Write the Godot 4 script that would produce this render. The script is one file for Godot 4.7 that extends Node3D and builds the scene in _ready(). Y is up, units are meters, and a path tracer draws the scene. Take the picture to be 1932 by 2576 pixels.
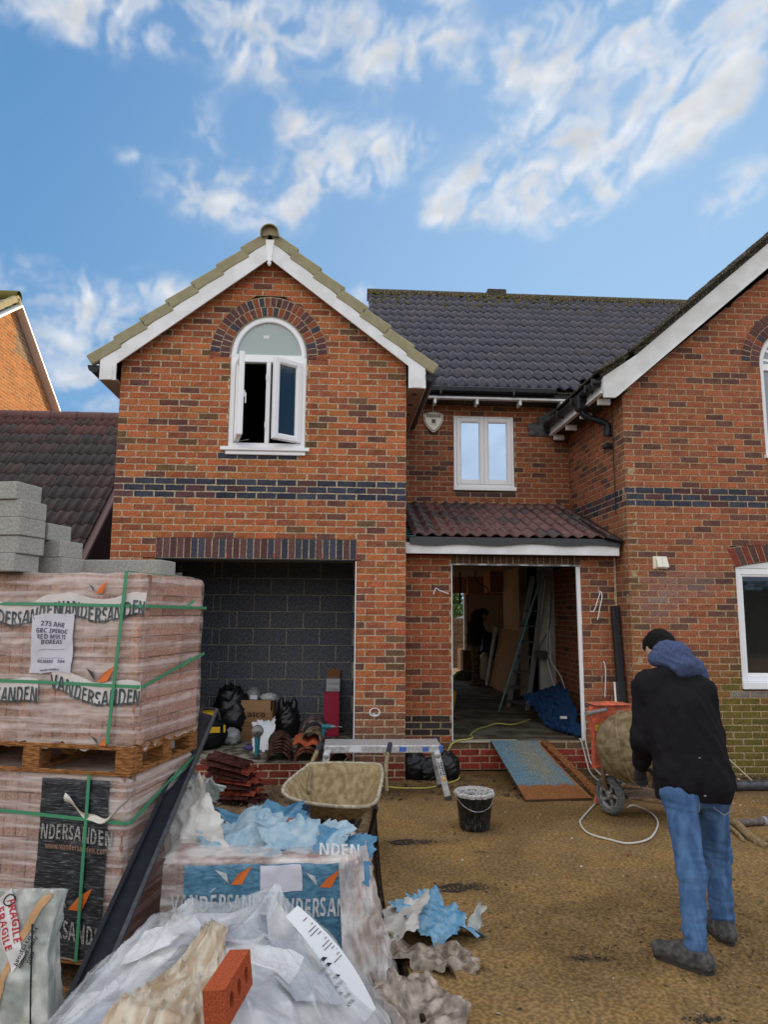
extends Node3D
# A house being extended: brick gables, packs of bricks, plastic sheeting, a labourer at the mixer.

var rng := RandomNumberGenerator.new()
var N1 := FastNoiseLite.new()
var N2 := FastNoiseLite.new()
var N3 := FastNoiseLite.new()
var tex := {}
var mt := {}
var taken := {}
var house: Node3D

class MB:
	var st := SurfaceTool.new()
	var sm := -1
	var col := Color.WHITE
	var n := 0
	var mott := 0.0
	func _init() -> void:
		st.begin(Mesh.PRIMITIVE_TRIANGLES)
	func v(p: Vector3, uv: Vector2) -> void:
		st.set_smooth_group(sm)
		st.set_color(col)
		st.set_uv(uv)
		st.add_vertex(p)
	# corners run anticlockwise seen from outside
	func tri(a: Vector3, b: Vector3, c: Vector3, ua := Vector2(), ub := Vector2(), uc := Vector2()) -> void:
		v(a, ua); v(c, uc); v(b, ub)
		n += 1
	func quad(a: Vector3, b: Vector3, c: Vector3, d: Vector3, ua := Vector2(0, 1), ub := Vector2(1, 1), uc := Vector2(1, 0), ud := Vector2(0, 0)) -> void:
		tri(a, b, c, ua, ub, uc)
		tri(a, c, d, ua, uc, ud)
	func box(t: Transform3D, s: Vector3, bev := 0.0) -> void:
		var h := s * 0.5
		if bev <= 0.0:
			var c := []
			for i in 8:
				c.append(t * Vector3(h.x * (1 if i & 1 else -1), h.y * (1 if i & 2 else -1), h.z * (1 if i & 4 else -1)))
			quad(c[4], c[5], c[7], c[6]); quad(c[1], c[0], c[2], c[3])
			quad(c[5], c[1], c[3], c[7]); quad(c[0], c[4], c[6], c[2])
			quad(c[6], c[7], c[3], c[2]); quad(c[0], c[1], c[5], c[4])
			return
		# each corner becomes three points, one on each of its faces
		var p := {}
		for i in 8:
			var sg := Vector3(1 if i & 1 else -1, 1 if i & 2 else -1, 1 if i & 4 else -1)
			for a in 3:
				var q := h - Vector3(bev, bev, bev)
				q[a] = h[a]
				p[i * 3 + a] = t * (q * sg)
		var f := [[4, 5, 7, 6, 2], [1, 0, 2, 3, 2], [5, 1, 3, 7, 0], [0, 4, 6, 2, 0], [6, 7, 3, 2, 1], [0, 1, 5, 4, 1]]
		for q in f:
			quad(p[q[0] * 3 + q[4]], p[q[1] * 3 + q[4]], p[q[2] * 3 + q[4]], p[q[3] * 3 + q[4]])
		var e := [[0, 1, 1, 2], [2, 3, 2, 1], [4, 5, 2, 1], [6, 7, 1, 2], [0, 2, 2, 0], [1, 3, 0, 2], [4, 6, 0, 2], [5, 7, 2, 0], [0, 4, 0, 1], [1, 5, 1, 0], [2, 6, 1, 0], [3, 7, 0, 1]]
		var mid := t.origin
		for q in e:
			face([p[q[0] * 3 + q[2]], p[q[1] * 3 + q[2]], p[q[1] * 3 + q[3]], p[q[0] * 3 + q[3]]], mid)
		for i in 8:
			face([p[i * 3], p[i * 3 + 1], p[i * 3 + 2]], mid)
	func face(a: Array, mid: Vector3) -> void:
		var nn: Vector3 = (a[1] - a[0]).cross(a[2] - a[0])
		if nn.dot(a[0] - mid) < 0.0:
			a.reverse()
		if a.size() == 3:
			tri(a[0], a[1], a[2])
		else:
			quad(a[0], a[1], a[2], a[3])
	func bx(c: Vector3, s: Vector3, bev := 0.0, r := Vector3.ZERO) -> void:
		box(Transform3D(Basis.from_euler(r), c), s, bev)
	func lohi(a: Vector3, b: Vector3, bev := 0.0) -> void:
		box(Transform3D(Basis(), (a + b) * 0.5), (b - a).abs(), bev)
	# a straight bar of w x h between two points
	func bar(a: Vector3, b: Vector3, w: float, h: float, bev := 0.0, up := Vector3.UP) -> void:
		var z := (b - a).normalized()
		var x := up.cross(z)
		x = (Vector3.RIGHT if x.length() < 0.01 else x).normalized()
		var y := z.cross(x).normalized()
		box(Transform3D(Basis(x, y, z), (a + b) * 0.5), Vector3(w, h, a.distance_to(b)), bev)
	func tube(p: Array, r, sides := 8, caps := true, closed := false) -> void:
		var old := sm
		sm = 1
		var rings := []
		var up := Vector3.UP
		for i in p.size():
			var t: Vector3 = (p[mini(i + 1, p.size() - 1)] - p[maxi(i - 1, 0)]).normalized()
			if closed:
				t = (p[(i + 1) % p.size()] - p[(i - 1 + p.size()) % p.size()]).normalized()
			var x := up.cross(t)
			if x.length() < 0.05:
				x = Vector3.RIGHT.cross(t)
			x = x.normalized()
			up = t.cross(x).normalized()
			var rr: float = r[i] if r is Array else r
			var ring := []
			for k in sides:
				var a := TAU * k / sides
				ring.append(p[i] + (x * cos(a) + up * sin(a)) * rr)
			rings.append(ring)
		if closed:
			rings.append(rings[0])
		for i in rings.size() - 1:
			for k in sides:
				var k2 := (k + 1) % sides
				quad(rings[i][k], rings[i][k2], rings[i + 1][k2], rings[i + 1][k], Vector2(float(k) / sides, i), Vector2(float(k + 1) / sides, i), Vector2(float(k + 1) / sides, i + 1), Vector2(float(k) / sides, i + 1))
		sm = -1
		if caps and not closed:
			for k in range(1, sides - 1):
				tri(rings[0][0], rings[0][k + 1], rings[0][k])
				var l: Array = rings[rings.size() - 1]
				tri(l[0], l[k], l[k + 1])
		sm = old
	# turn a profile of (radius, height) about the y axis of t
	func lathe(pr: Array, seg: int, t := Transform3D(), smooth := true, a0 := 0.0, a1 := TAU) -> void:
		var old := sm
		sm = 1 if smooth else -1
		for k in seg:
			var b0 := a0 + (a1 - a0) * k / seg
			var b1 := a0 + (a1 - a0) * (k + 1) / seg
			for i in pr.size() - 1:
				var p: Vector2 = pr[i]
				var q: Vector2 = pr[i + 1]
				var c0 := Vector3(cos(b0), 0, -sin(b0))
				var c1 := Vector3(cos(b1), 0, -sin(b1))
				var P := t * (c0 * p.x + Vector3(0, p.y, 0))
				var Q := t * (c1 * p.x + Vector3(0, p.y, 0))
				var R := t * (c1 * q.x + Vector3(0, q.y, 0))
				var S := t * (c0 * q.x + Vector3(0, q.y, 0))
				if p.x < 1e-5:
					tri(P, R, S)
				elif q.x < 1e-5:
					tri(P, Q, R)
				else:
					quad(P, Q, R, S)
		sm = old
	# an outline in the xy plane of t (anticlockwise), from z = 0 back to z = -d
	func prism(pl: Array, d: float, t := Transform3D()) -> void:
		var a := PackedVector2Array(pl)
		if Geometry2D.is_polygon_clockwise(a):
			a.reverse()
		var ix := Geometry2D.triangulate_polygon(a)
		for i in range(0, ix.size(), 3):
			var p := [a[ix[i]], a[ix[i + 1]], a[ix[i + 2]]]
			if (p[1] - p[0]).cross(p[2] - p[0]) < 0:
				p.reverse()
			tri(t * Vector3(p[0].x, p[0].y, 0), t * Vector3(p[1].x, p[1].y, 0), t * Vector3(p[2].x, p[2].y, 0), p[0], p[1], p[2])
			tri(t * Vector3(p[2].x, p[2].y, -d), t * Vector3(p[1].x, p[1].y, -d), t * Vector3(p[0].x, p[0].y, -d))
		for i in a.size():
			var b := a[i]
			var c := a[(i + 1) % a.size()]
			quad(t * Vector3(b.x, b.y, -d), t * Vector3(c.x, c.y, -d), t * Vector3(c.x, c.y, 0), t * Vector3(b.x, b.y, 0))
	# a sheet: f(u, v) gives the point; tint(u, v, p) its colour
	func grid(nu: int, nv: int, f: Callable, tint = null, smooth := true, keep = null) -> void:
		var P := []
		var C := []
		for j in nv + 1:
			for i in nu + 1:
				var u := float(i) / nu
				var w := float(j) / nv
				var q: Vector3 = f.call(u, w)
				P.append(q)
				C.append(tint.call(u, w, q) if tint else col)
		var old := sm
		var oc := col
		sm = 1 if smooth else -1
		for j in nv:
			for i in nu:
				if keep and not keep.call((i + 0.5) / nu, (j + 0.5) / nv):
					continue
				var k := [j * (nu + 1) + i, j * (nu + 1) + i + 1, (j + 1) * (nu + 1) + i + 1, (j + 1) * (nu + 1) + i]
				for s in [[0, 1, 2], [0, 2, 3]]:
					for m in [s[0], s[2], s[1]]:
						col = C[k[m]]
						v(P[k[m]], Vector2(float(i + (1 if m == 1 or m == 2 else 0)) / nu, float(j + (1 if m >= 2 else 0)) / nv))
					n += 1
		sm = old
		col = oc
	# one brick, block or tile: its front outline q (four corners in u, v) on the wall o, U, V, N
	func brick(o: Vector3, U: Vector3, V: Vector3, Nn: Vector3, q: Array, proud: float, back: float, rg: RandomNumberGenerator, jit := 0.0015, bev := 0.004) -> void:
		var c := (q[0] + q[1] + q[2] + q[3]) * 0.25 as Vector2
		var o2 := []
		for e in [[0, 1, 0.0], [0, 1, 0.33], [0, 1, 0.67], [0, 1, 1.0], [3, 2, 1.0], [3, 2, 0.67], [3, 2, 0.33], [3, 2, 0.0]]:
			o2.append((q[e[0]] as Vector2).lerp(q[e[1]], e[2]) + Vector2(rg.randf_range(-jit, jit), rg.randf_range(-jit, jit)))
		var R := [[], [], []]
		for p in o2:
			var dir: Vector2 = (c - p)
			var inn: Vector2 = p + Vector2(signf(dir.x) * minf(bev, absf(dir.x)), signf(dir.y) * minf(bev, absf(dir.y)))
			R[0].append(o + U * p.x + V * p.y - Nn * back)
			R[1].append(o + U * p.x + V * p.y + Nn * (proud - bev))
			R[2].append(o + U * inn.x + V * inn.y + Nn * (proud + rg.randf_range(-jit, jit)))
		for r in 2:
			for i in 8:
				var j := (i + 1) % 8
				quad(R[r][i], R[r][j], R[r + 1][j], R[r + 1][i])
		var F: Array = R[2]
		# fired unevenly: each face point a little darker or redder
		var base := col
		var C := []
		for i in 8:
			var k := 1.0 - mott * rg.randf() * rg.randf()
			C.append(Color(base.r * k, base.g * lerpf(1.0, k, 0.9), base.b * lerpf(1.0, k, 0.6)))
		for t in [[0, 1, 6], [0, 6, 7], [1, 2, 5], [1, 5, 6], [2, 3, 4], [2, 4, 5]]:
			for m in [0, 2, 1]:
				col = C[t[m]]
				v(F[t[m]], Vector2())
			n += 1
		col = base
	func mesh() -> ArrayMesh:
		st.generate_normals()
		return st.commit()

func numbered(par: Node, called: String) -> String:
	var k := str(par.get_instance_id()) + called
	taken[k] = taken.get(k, -1) + 1
	return called if taken[k] == 0 else "%s_%03d" % [called, taken[k]]

func put(par: Node, called: String, m: Mesh, mat: Material) -> MeshInstance3D:
	var o := MeshInstance3D.new()
	o.name = numbered(par, called)
	o.mesh = m
	for i in m.get_surface_count():
		o.set_surface_override_material(i, mat)
	par.add_child(o, true)
	return o

func part(par: Node, called: String, b: MB, mat: Material, label := "") -> MeshInstance3D:
	var o := put(par, called, b.mesh(), mat)
	if label:
		o.set_meta("label", label)
	return o

func tag(o: Node, label: String, cat: String, group := "") -> Node:
	o.set_meta("label", label)
	o.set_meta("category", cat)
	if group:
		o.set_meta("group", group)
	return o

func thing(called: String, label: String, cat: String, at := Vector3.ZERO, turn := 0.0, group := "") -> Node3D:
	var o := Node3D.new()
	o.name = numbered(self, called)
	o.position = at
	o.rotation.y = turn
	add_child(o, true)
	tag(o, label, cat, group)
	return o

func setting(o: Node) -> Node:
	o.set_meta("kind", "structure")
	return o

func stuff(o: Node) -> Node:
	o.set_meta("kind", "stuff")
	return o

func L(r: float, g: float, b: float, a := 1.0) -> Color:
	return Color(r, g, b, a)

func noise(freq: float, oct := 4, sd := 1, kind := FastNoiseLite.TYPE_SIMPLEX_SMOOTH) -> FastNoiseLite:
	var f := FastNoiseLite.new()
	f.seed = sd
	f.noise_type = kind
	f.frequency = freq
	f.fractal_octaves = oct
	return f

func ntex(key: String, freq: float, lo: Color, hi: Color, oct := 4, sd := 1, kind := FastNoiseLite.TYPE_SIMPLEX_SMOOTH, a := 0.3, b := 0.7, size := 512, ridged := false) -> NoiseTexture2D:
	if tex.has(key):
		return tex[key]
	var t := NoiseTexture2D.new()
	t.width = size
	t.height = size
	t.seamless = true
	t.noise = noise(freq, oct, sd, kind)
	if ridged:
		t.noise.fractal_type = FastNoiseLite.FRACTAL_RIDGED
	var g := Gradient.new()
	g.set_color(0, lo); g.set_color(1, hi)
	g.set_offset(0, a); g.set_offset(1, b)
	t.color_ramp = g
	tex[key] = t
	return t

# a material from a linear base colour; tiled through space by world position
func mk(key: String, c: Color, rough := 0.85, t: Texture2D = null, sc := Vector3.ONE, bump: Texture2D = null, bs := 0.3, metal := 0.0, vc := false) -> StandardMaterial3D:
	if mt.has(key):
		return mt[key]
	var m := StandardMaterial3D.new()
	m.resource_name = key
	m.albedo_color = c.linear_to_srgb()
	m.roughness = rough
	m.metallic = metal
	m.metallic_specular = 0.22 if rough > 0.65 else 0.5
	m.vertex_color_use_as_albedo = vc
	if t:
		m.albedo_texture = t
	if bump:
		m.heightmap_enabled = true
		m.heightmap_texture = bump
		m.heightmap_scale = bs * 0.16
	m.uv1_triplanar = true
	m.uv1_world_triplanar = true
	m.uv1_scale = sc
	mt[key] = m
	return m

func lettering(par: Node, text: String, h: float, f: Callable, mat: Material, called := "lettering", wide := 1.0, serif := false) -> MeshInstance3D:
	var t := TextMesh.new()
	var ft := SystemFont.new()
	ft.font_names = PackedStringArray(["Droid Serif" if serif else "Droid Sans"])
	ft.font_weight = 700
	t.font = ft
	t.text = text
	t.font_size = 32
	t.pixel_size = 0.01
	t.depth = 0.0
	t.curve_step = 2.0
	var arr := t.get_mesh_arrays()
	var vs: PackedVector3Array = arr[Mesh.ARRAY_VERTEX]
	var ix: PackedInt32Array = arr[Mesh.ARRAY_INDEX]
	var b := MB.new()
	var k := h / 0.235
	for i in range(0, ix.size(), 3):
		var q := []
		for j in 3:
			var p := vs[ix[i + j]]
			q.append(f.call(Vector2(p.x * k * wide, p.y * k)))
		b.tri(q[0], q[2], q[1])
	return part(par, called, b, mat)

func sky_picture() -> ImageTexture:
	var W := 2048
	var H := 1024
	var rows := 540
	var mask := PackedFloat32Array()
	mask.resize(W * rows)
	# wisps: azimuth, elevation, half width, half height in degrees
	var rows_of := ["-12.2 41.4 5.9 2.1 -17.9 41.2 5.3 1.5 -7.8 41.7 2.1 3 -23.7 39.3 3.9 1.3 -0.5 42.2 3.8 2.2 2 41 1.4 1.9 8.3 42.2 2.1 2.2 6.6 40.7 .7 .9",
		"16.4 40.3 3.9 1.7 20.3 41.1 4.6 2.2 26.6 40 5.3 2.2 32.1 39.5 4.2 2.2 32.1 35.7 1.8 2.2 29.1 35.6 2.1 1.1 -4 36.6 1.8 1 -12.2 35.2 1.1 1.5",
		"-13.5 31.8 2.9 1.5 -10.4 30.9 2.5 1.5 -5.8 30.8 3.2 1.9 -3.9 33.1 1.4 1.5 .1 34.8 3.2 1.9 4.6 34.8 2.5 1.5 -1.9 32.6 2.9 1.1 8.6 31.1 1.8 .9",
		"11.8 32.5 3.2 1.9 16.2 35.1 3.2 1.7 19.2 33 4.3 2.2 22.9 33.4 4.7 2.2 26.5 34.2 2.5 1.5 18.7 30 2.5 1.5 13.7 31.1 2.5 1.1 32.5 29.5 2.2 1.7",
		"30.5 28.2 1.5 1.1 -25.2 23.4 2.6 1.3 -21.5 20.7 5.5 2.2 -20.2 16.6 4.4 2.6 -15.5 23.6 4.8 1.3 -16.4 20.8 2.9 2.6 1.5 24.9 1.5 1.1 -18.1 32.8 1.1 .6"]
	for line in rows_of:
		var f: PackedFloat64Array = (line as String).split_floats(" ", false)
		for i in range(0, f.size(), 4):
			var cx := f[i] / 360.0 * W
			var cy := (90.0 - f[i + 1]) / 180.0 * H
			var rx := f[i + 2] / 360.0 * W / cos(deg_to_rad(f[i + 1])) * 1.05
			var ry := f[i + 3] / 180.0 * H * 1.1
			for y in range(maxi(0, int(cy - ry * 2.5)), mini(rows, int(cy + ry * 2.5))):
				for x in range(int(cx - rx * 2.5), int(cx + rx * 2.5)):
					var ax := (x - cx) / rx
					var ay := (y - cy) / ry
					# lean each wisp a little up to the right
					ay += ax * 0.22
					mask[y * W + posmod(x, W)] += 0.8 * exp(-(ax * ax + ay * ay) * 0.75)
	var im := Image.create(W, H, false, Image.FORMAT_RGBF)
	im.fill(Color(0.26, 0.25, 0.24))
	var n := noise(1.0, 5, 11)
	var nl := noise(1.0, 3, 23)
	var sun := Vector3(0.5, 0.27, -0.82).normalized()
	for y in rows:
		var el := PI * (0.5 - (y + 0.5) / H)
		var ce := cos(el)
		var se := sin(el)
		for x in W:
			var az := wrapf(TAU * (x + 0.5) / W, -PI, PI)
			var d := Vector3(sin(az) * ce, se, -cos(az) * ce)
			var t := clampf(se / 0.75, 0.0, 1.0)
			var toward := maxf(0.0, d.dot(sun))
			var c := Color(0.155, 0.36, 0.62).lerp(Color(0.042, 0.175, 0.42), pow(t, 0.75))
			c = c.lerp(Color(0.5, 0.7, 0.92), 0.55 * pow(toward, 3.0))
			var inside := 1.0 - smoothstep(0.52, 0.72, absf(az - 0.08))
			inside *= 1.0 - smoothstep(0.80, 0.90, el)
			var q := d * Vector3(3.2, 6.0, 3.2)
			var w := n.get_noise_3dv(q * 2.6)
			var cov := minf(mask[y * W + x] * 0.9, 0.95)
			var edge := 0.0
			if cov > 0.01:
				# wisps combed up to the right, torn finer and finer
				var X := az * ce * 9.0
				var Y := el * 9.0
				var P := Vector3(X * 0.82 + Y * 0.57, (Y * 0.82 - X * 0.57) * 1.45, 4.0)
				P += Vector3(n.get_noise_3dv(P * 0.7), n.get_noise_3dv(P * 0.7 + Vector3(9, 2, 0)), 0) * 0.6
				var dt := n.get_noise_3dv(P * 1.1) * 1.0 + n.get_noise_3dv(P * 2.9) * 0.5 + n.get_noise_3dv(P * 8.0) * 0.25
				edge = clampf(cov * (0.60 + 1.05 * dt) - 0.13, 0.0, 1.0) + 0.12 * cov
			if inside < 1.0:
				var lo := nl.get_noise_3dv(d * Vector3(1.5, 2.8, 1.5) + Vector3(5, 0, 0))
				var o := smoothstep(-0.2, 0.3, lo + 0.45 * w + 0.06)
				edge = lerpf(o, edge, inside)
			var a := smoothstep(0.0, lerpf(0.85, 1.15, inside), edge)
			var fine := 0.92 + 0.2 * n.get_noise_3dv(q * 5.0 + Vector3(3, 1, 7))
			var lit := lerpf(2.05, 0.82, inside)  # clouds out of view are made brighter to light the facade
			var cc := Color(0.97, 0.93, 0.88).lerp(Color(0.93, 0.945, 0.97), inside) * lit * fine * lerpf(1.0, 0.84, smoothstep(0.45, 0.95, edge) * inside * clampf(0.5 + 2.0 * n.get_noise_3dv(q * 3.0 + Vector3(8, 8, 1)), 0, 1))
			c = c.lerp(cc, a * 0.93)
			im.set_pixel(x, y, c)
	return ImageTexture.create_from_image(im)

func surroundings() -> void:
	var cam := Camera3D.new()
	cam.name = "camera"
	cam.position = Vector3(-0.743, 1.80, 7.915)
	cam.rotation_degrees = Vector3(7.97, -3.57, 0.42)
	cam.fov = 71.65
	cam.near = 0.05
	cam.far = 400.0
	add_child(cam)
	cam.current = true
	var env := Environment.new()
	env.background_mode = Environment.BG_SKY
	var sk := Sky.new()
	var ps := PanoramaSkyMaterial.new()
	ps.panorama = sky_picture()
	sk.sky_material = ps
	env.sky = sk
	env.background_energy_multiplier = 1.0
	env.tonemap_mode = Environment.TONE_MAPPER_LINEAR
	env.tonemap_exposure = 1.2
	env.sdfgi_enabled = true
	env.ssao_enabled = true
	env.ssil_enabled = true
	var we := WorldEnvironment.new()
	we.name = "world_environment"
	we.environment = env
	add_child(we)
	var sunl := DirectionalLight3D.new()
	sunl.name = "sun"
	sunl.light_energy = 1.6
	sunl.light_color = Color(1.0, 0.86, 0.66)
	sunl.light_angular_distance = 0.5
	sunl.shadow_enabled = true
	add_child(sunl)
	sunl.look_at_from_position(Vector3(0.5, 0.27, -0.82) * 50.0, Vector3.ZERO)

func materials() -> void:
	var grain := ntex("grain", 0.03, Color(0.76, 0.76, 0.76), Color(1, 1, 1), 5, 3)
	var blotch := ntex("blotch", 0.008, Color(0.55, 0.52, 0.5), Color(1, 1, 1), 4, 5)
	var rough := ntex("rough", 0.05, Color(0, 0, 0), Color(1, 1, 1), 5, 9, FastNoiseLite.TYPE_SIMPLEX_SMOOTH, 0.2, 0.8)
	var pits := ntex("pits", 0.04, Color(0, 0, 0), Color(1, 1, 1), 3, 12, FastNoiseLite.TYPE_CELLULAR, 0.0, 0.5)
	ntex("wood", 0.02, Color(0.55, 0.5, 0.45), Color(1, 1, 1), 4, 17)
	ntex("wrinkle", 0.012, Color(0, 0, 0), Color(1, 1, 1), 4, 21, FastNoiseLite.TYPE_SIMPLEX_SMOOTH, 0.1, 0.9, 512, true)
	ntex("soilbump", 0.11, Color(0, 0, 0), Color(1, 1, 1), 4, 47, FastNoiseLite.TYPE_SIMPLEX_SMOOTH, 0.25, 0.75)
	ntex("specks", 0.06, Color(0.33, 0.33, 0.33), Color(1, 1, 1), 2, 43, FastNoiseLite.TYPE_SIMPLEX, 0.76, 0.82)
	mk("brick", Color(1, 1, 1), 0.9, grain, Vector3.ONE * 3.0, rough, 0.35, 0.0, true)
	mk("mortar", L(0.62, 0.52, 0.35), 0.95, grain, Vector3.ONE * 2.0, rough, 0.4)
	mk("old_mortar", L(0.54, 0.40, 0.245), 0.95, grain, Vector3.ONE * 2.0, rough, 0.4)
	mk("upvc", L(0.88, 0.89, 0.91), 0.3)
	mk("fascia", L(0.8, 0.81, 0.83), 0.4, ntex("dust", 0.006, Color(0.95, 0.95, 0.94), Color(1, 1, 1), 4, 31), Vector3.ONE)
	mk("seal", L(0.03, 0.03, 0.03), 0.6)
	mk("black_plastic", L(0.018, 0.02, 0.026), 0.38, ntex("dusty", 0.012, Color(0.7, 0.7, 0.7), Color(1, 1, 1), 5, 33), Vector3.ONE * 2)
	mk("tile", Color(1, 1, 1), 0.55, grain, Vector3.ONE * 2.0, rough, 0.25, 0.0, true)
	mk("verge", L(0.34, 0.31, 0.195), 0.8, tex["dust"], Vector3.ONE * 2.0, rough, 0.2)
	mk("dark_verge", L(0.26, 0.24, 0.17), 0.9, ntex("lichen", 0.03, Color(0.42, 0.41, 0.42), Color(1, 1, 1), 4, 41, FastNoiseLite.TYPE_SIMPLEX, 0.58, 0.75), Vector3.ONE * 2, rough, 0.5)
	mk("lead", L(0.09, 0.1, 0.11), 0.6, blotch, Vector3.ONE)
	mk("block", L(0.19, 0.205, 0.24), 0.95, grain, Vector3.ONE * 2.0, pits, 0.3)
	mk("block_mortar", L(0.6, 0.55, 0.42), 0.95, grain, Vector3.ONE * 2.0, rough, 0.4)
	mk("concrete", L(0.36, 0.33, 0.26), 0.95, blotch, Vector3.ONE, rough, 0.3)
	mk("concrete_block", L(0.40, 0.395, 0.36), 0.95, ntex("aggregate", 0.05, Color(0.86, 0.86, 0.86), Color(1, 1, 1), 5, 37), Vector3.ONE * 2.0, tex["rough"], 0.12)
	mk("plaster", L(0.40, 0.33, 0.265), 0.9, tex["dust"], Vector3.ONE * 0.6)
	mk("pink_plaster", L(0.36, 0.2, 0.155), 0.9, tex["dust"], Vector3.ONE * 0.6)
	mk("shade_black", L(0.03, 0.028, 0.03), 0.95)  # near-black colour stands in for the darkness of unlit interiors
	mk("white_wall", L(0.4, 0.4, 0.39), 0.9, tex["dust"], Vector3.ONE)
	mk("hall_floor", L(0.19, 0.16, 0.12), 0.8, ntex("damp", 0.006, Color(0.68, 0.66, 0.62), Color(1, 1, 1), 5, 45), Vector3.ONE * 0.6, rough, 0.3)
	mk("galvanised", L(0.5, 0.52, 0.54), 0.45, blotch, Vector3.ONE * 2, null, 0.3, 0.7)
	mk("alloy", L(0.62, 0.63, 0.64), 0.42, ntex("scuff", 0.02, Color(0.87, 0.86, 0.84), Color(1, 1, 1), 5, 51), Vector3.ONE * 2, null, 0.3, 0.35)
	mk("pallet", L(0.43, 0.2, 0.075), 0.85, tex["wood"], Vector3(1.2, 14, 1.2), tex["wood"], 0.2)
	mk("strap", L(0.055, 0.26, 0.13), 0.4)
	mk("white_cable", L(0.62, 0.6, 0.55), 0.5)
	mk("glove", L(0.03, 0.03, 0.033), 0.9)
	mk("cream", L(0.8, 0.76, 0.63), 0.5)
	mk("blue_tarp", L(0.014, 0.05, 0.13), 0.4, null, Vector3.ONE, tex["wrinkle"], 1.2)
	mk("black_bag", L(0.012, 0.012, 0.014), 0.35, null, Vector3.ONE * 2, tex["wrinkle"], 1.5)
	mk("paper", L(0.72, 0.73, 0.75), 0.8)
	mk("ink", L(0.03, 0.03, 0.035), 0.8)
	var gl := StandardMaterial3D.new()
	gl.resource_name = "glass"
	gl.albedo_color = Color(0.3, 0.34, 0.34, 0.04)
	gl.transparency = BaseMaterial3D.TRANSPARENCY_ALPHA
	gl.roughness = 0.03
	gl.metallic_specular = 0.6
	mt["glass"] = gl
	for k in ["black_plastic", "dark_verge"]:
		(mt[k] as StandardMaterial3D).metallic_specular = 0.35

func shade(c: Color, k: float) -> Color:
	return Color(c.r * k, c.g * k, c.b * k)

func new_brick(rg: RandomNumberGenerator) -> Color:
	var r := rg.randf()
	var k := rg.randf_range(0.86, 1.16)
	if r < 0.64:
		return shade(Color(0.62, 0.180 + rg.randf() * 0.045, 0.084), k)
	if r < 0.84:
		return shade(Color(0.44, 0.15, 0.08), k)
	if r < 0.94:
		return shade(Color(0.24, 0.11, 0.082), k)
	return shade(Color(0.25, 0.14, 0.075), k)

func old_brick(rg: RandomNumberGenerator) -> Color:
	var r := rg.randf()
	var k := rg.randf_range(0.88, 1.12)
	if r < 0.6:
		return shade(Color(0.53, 0.182, 0.09), k)
	if r < 0.86:
		return shade(Color(0.42, 0.16, 0.09), k)
	return shade(Color(0.22, 0.11, 0.085), k)

func blue_brick(rg: RandomNumberGenerator, share := 0.75) -> Color:
	var k := rg.randf_range(0.8, 1.25)
	return shade(Color(0.082, 0.085, 0.112), k) if rg.randf() < share else shade(Color(0.17, 0.085, 0.085), k)

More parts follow.
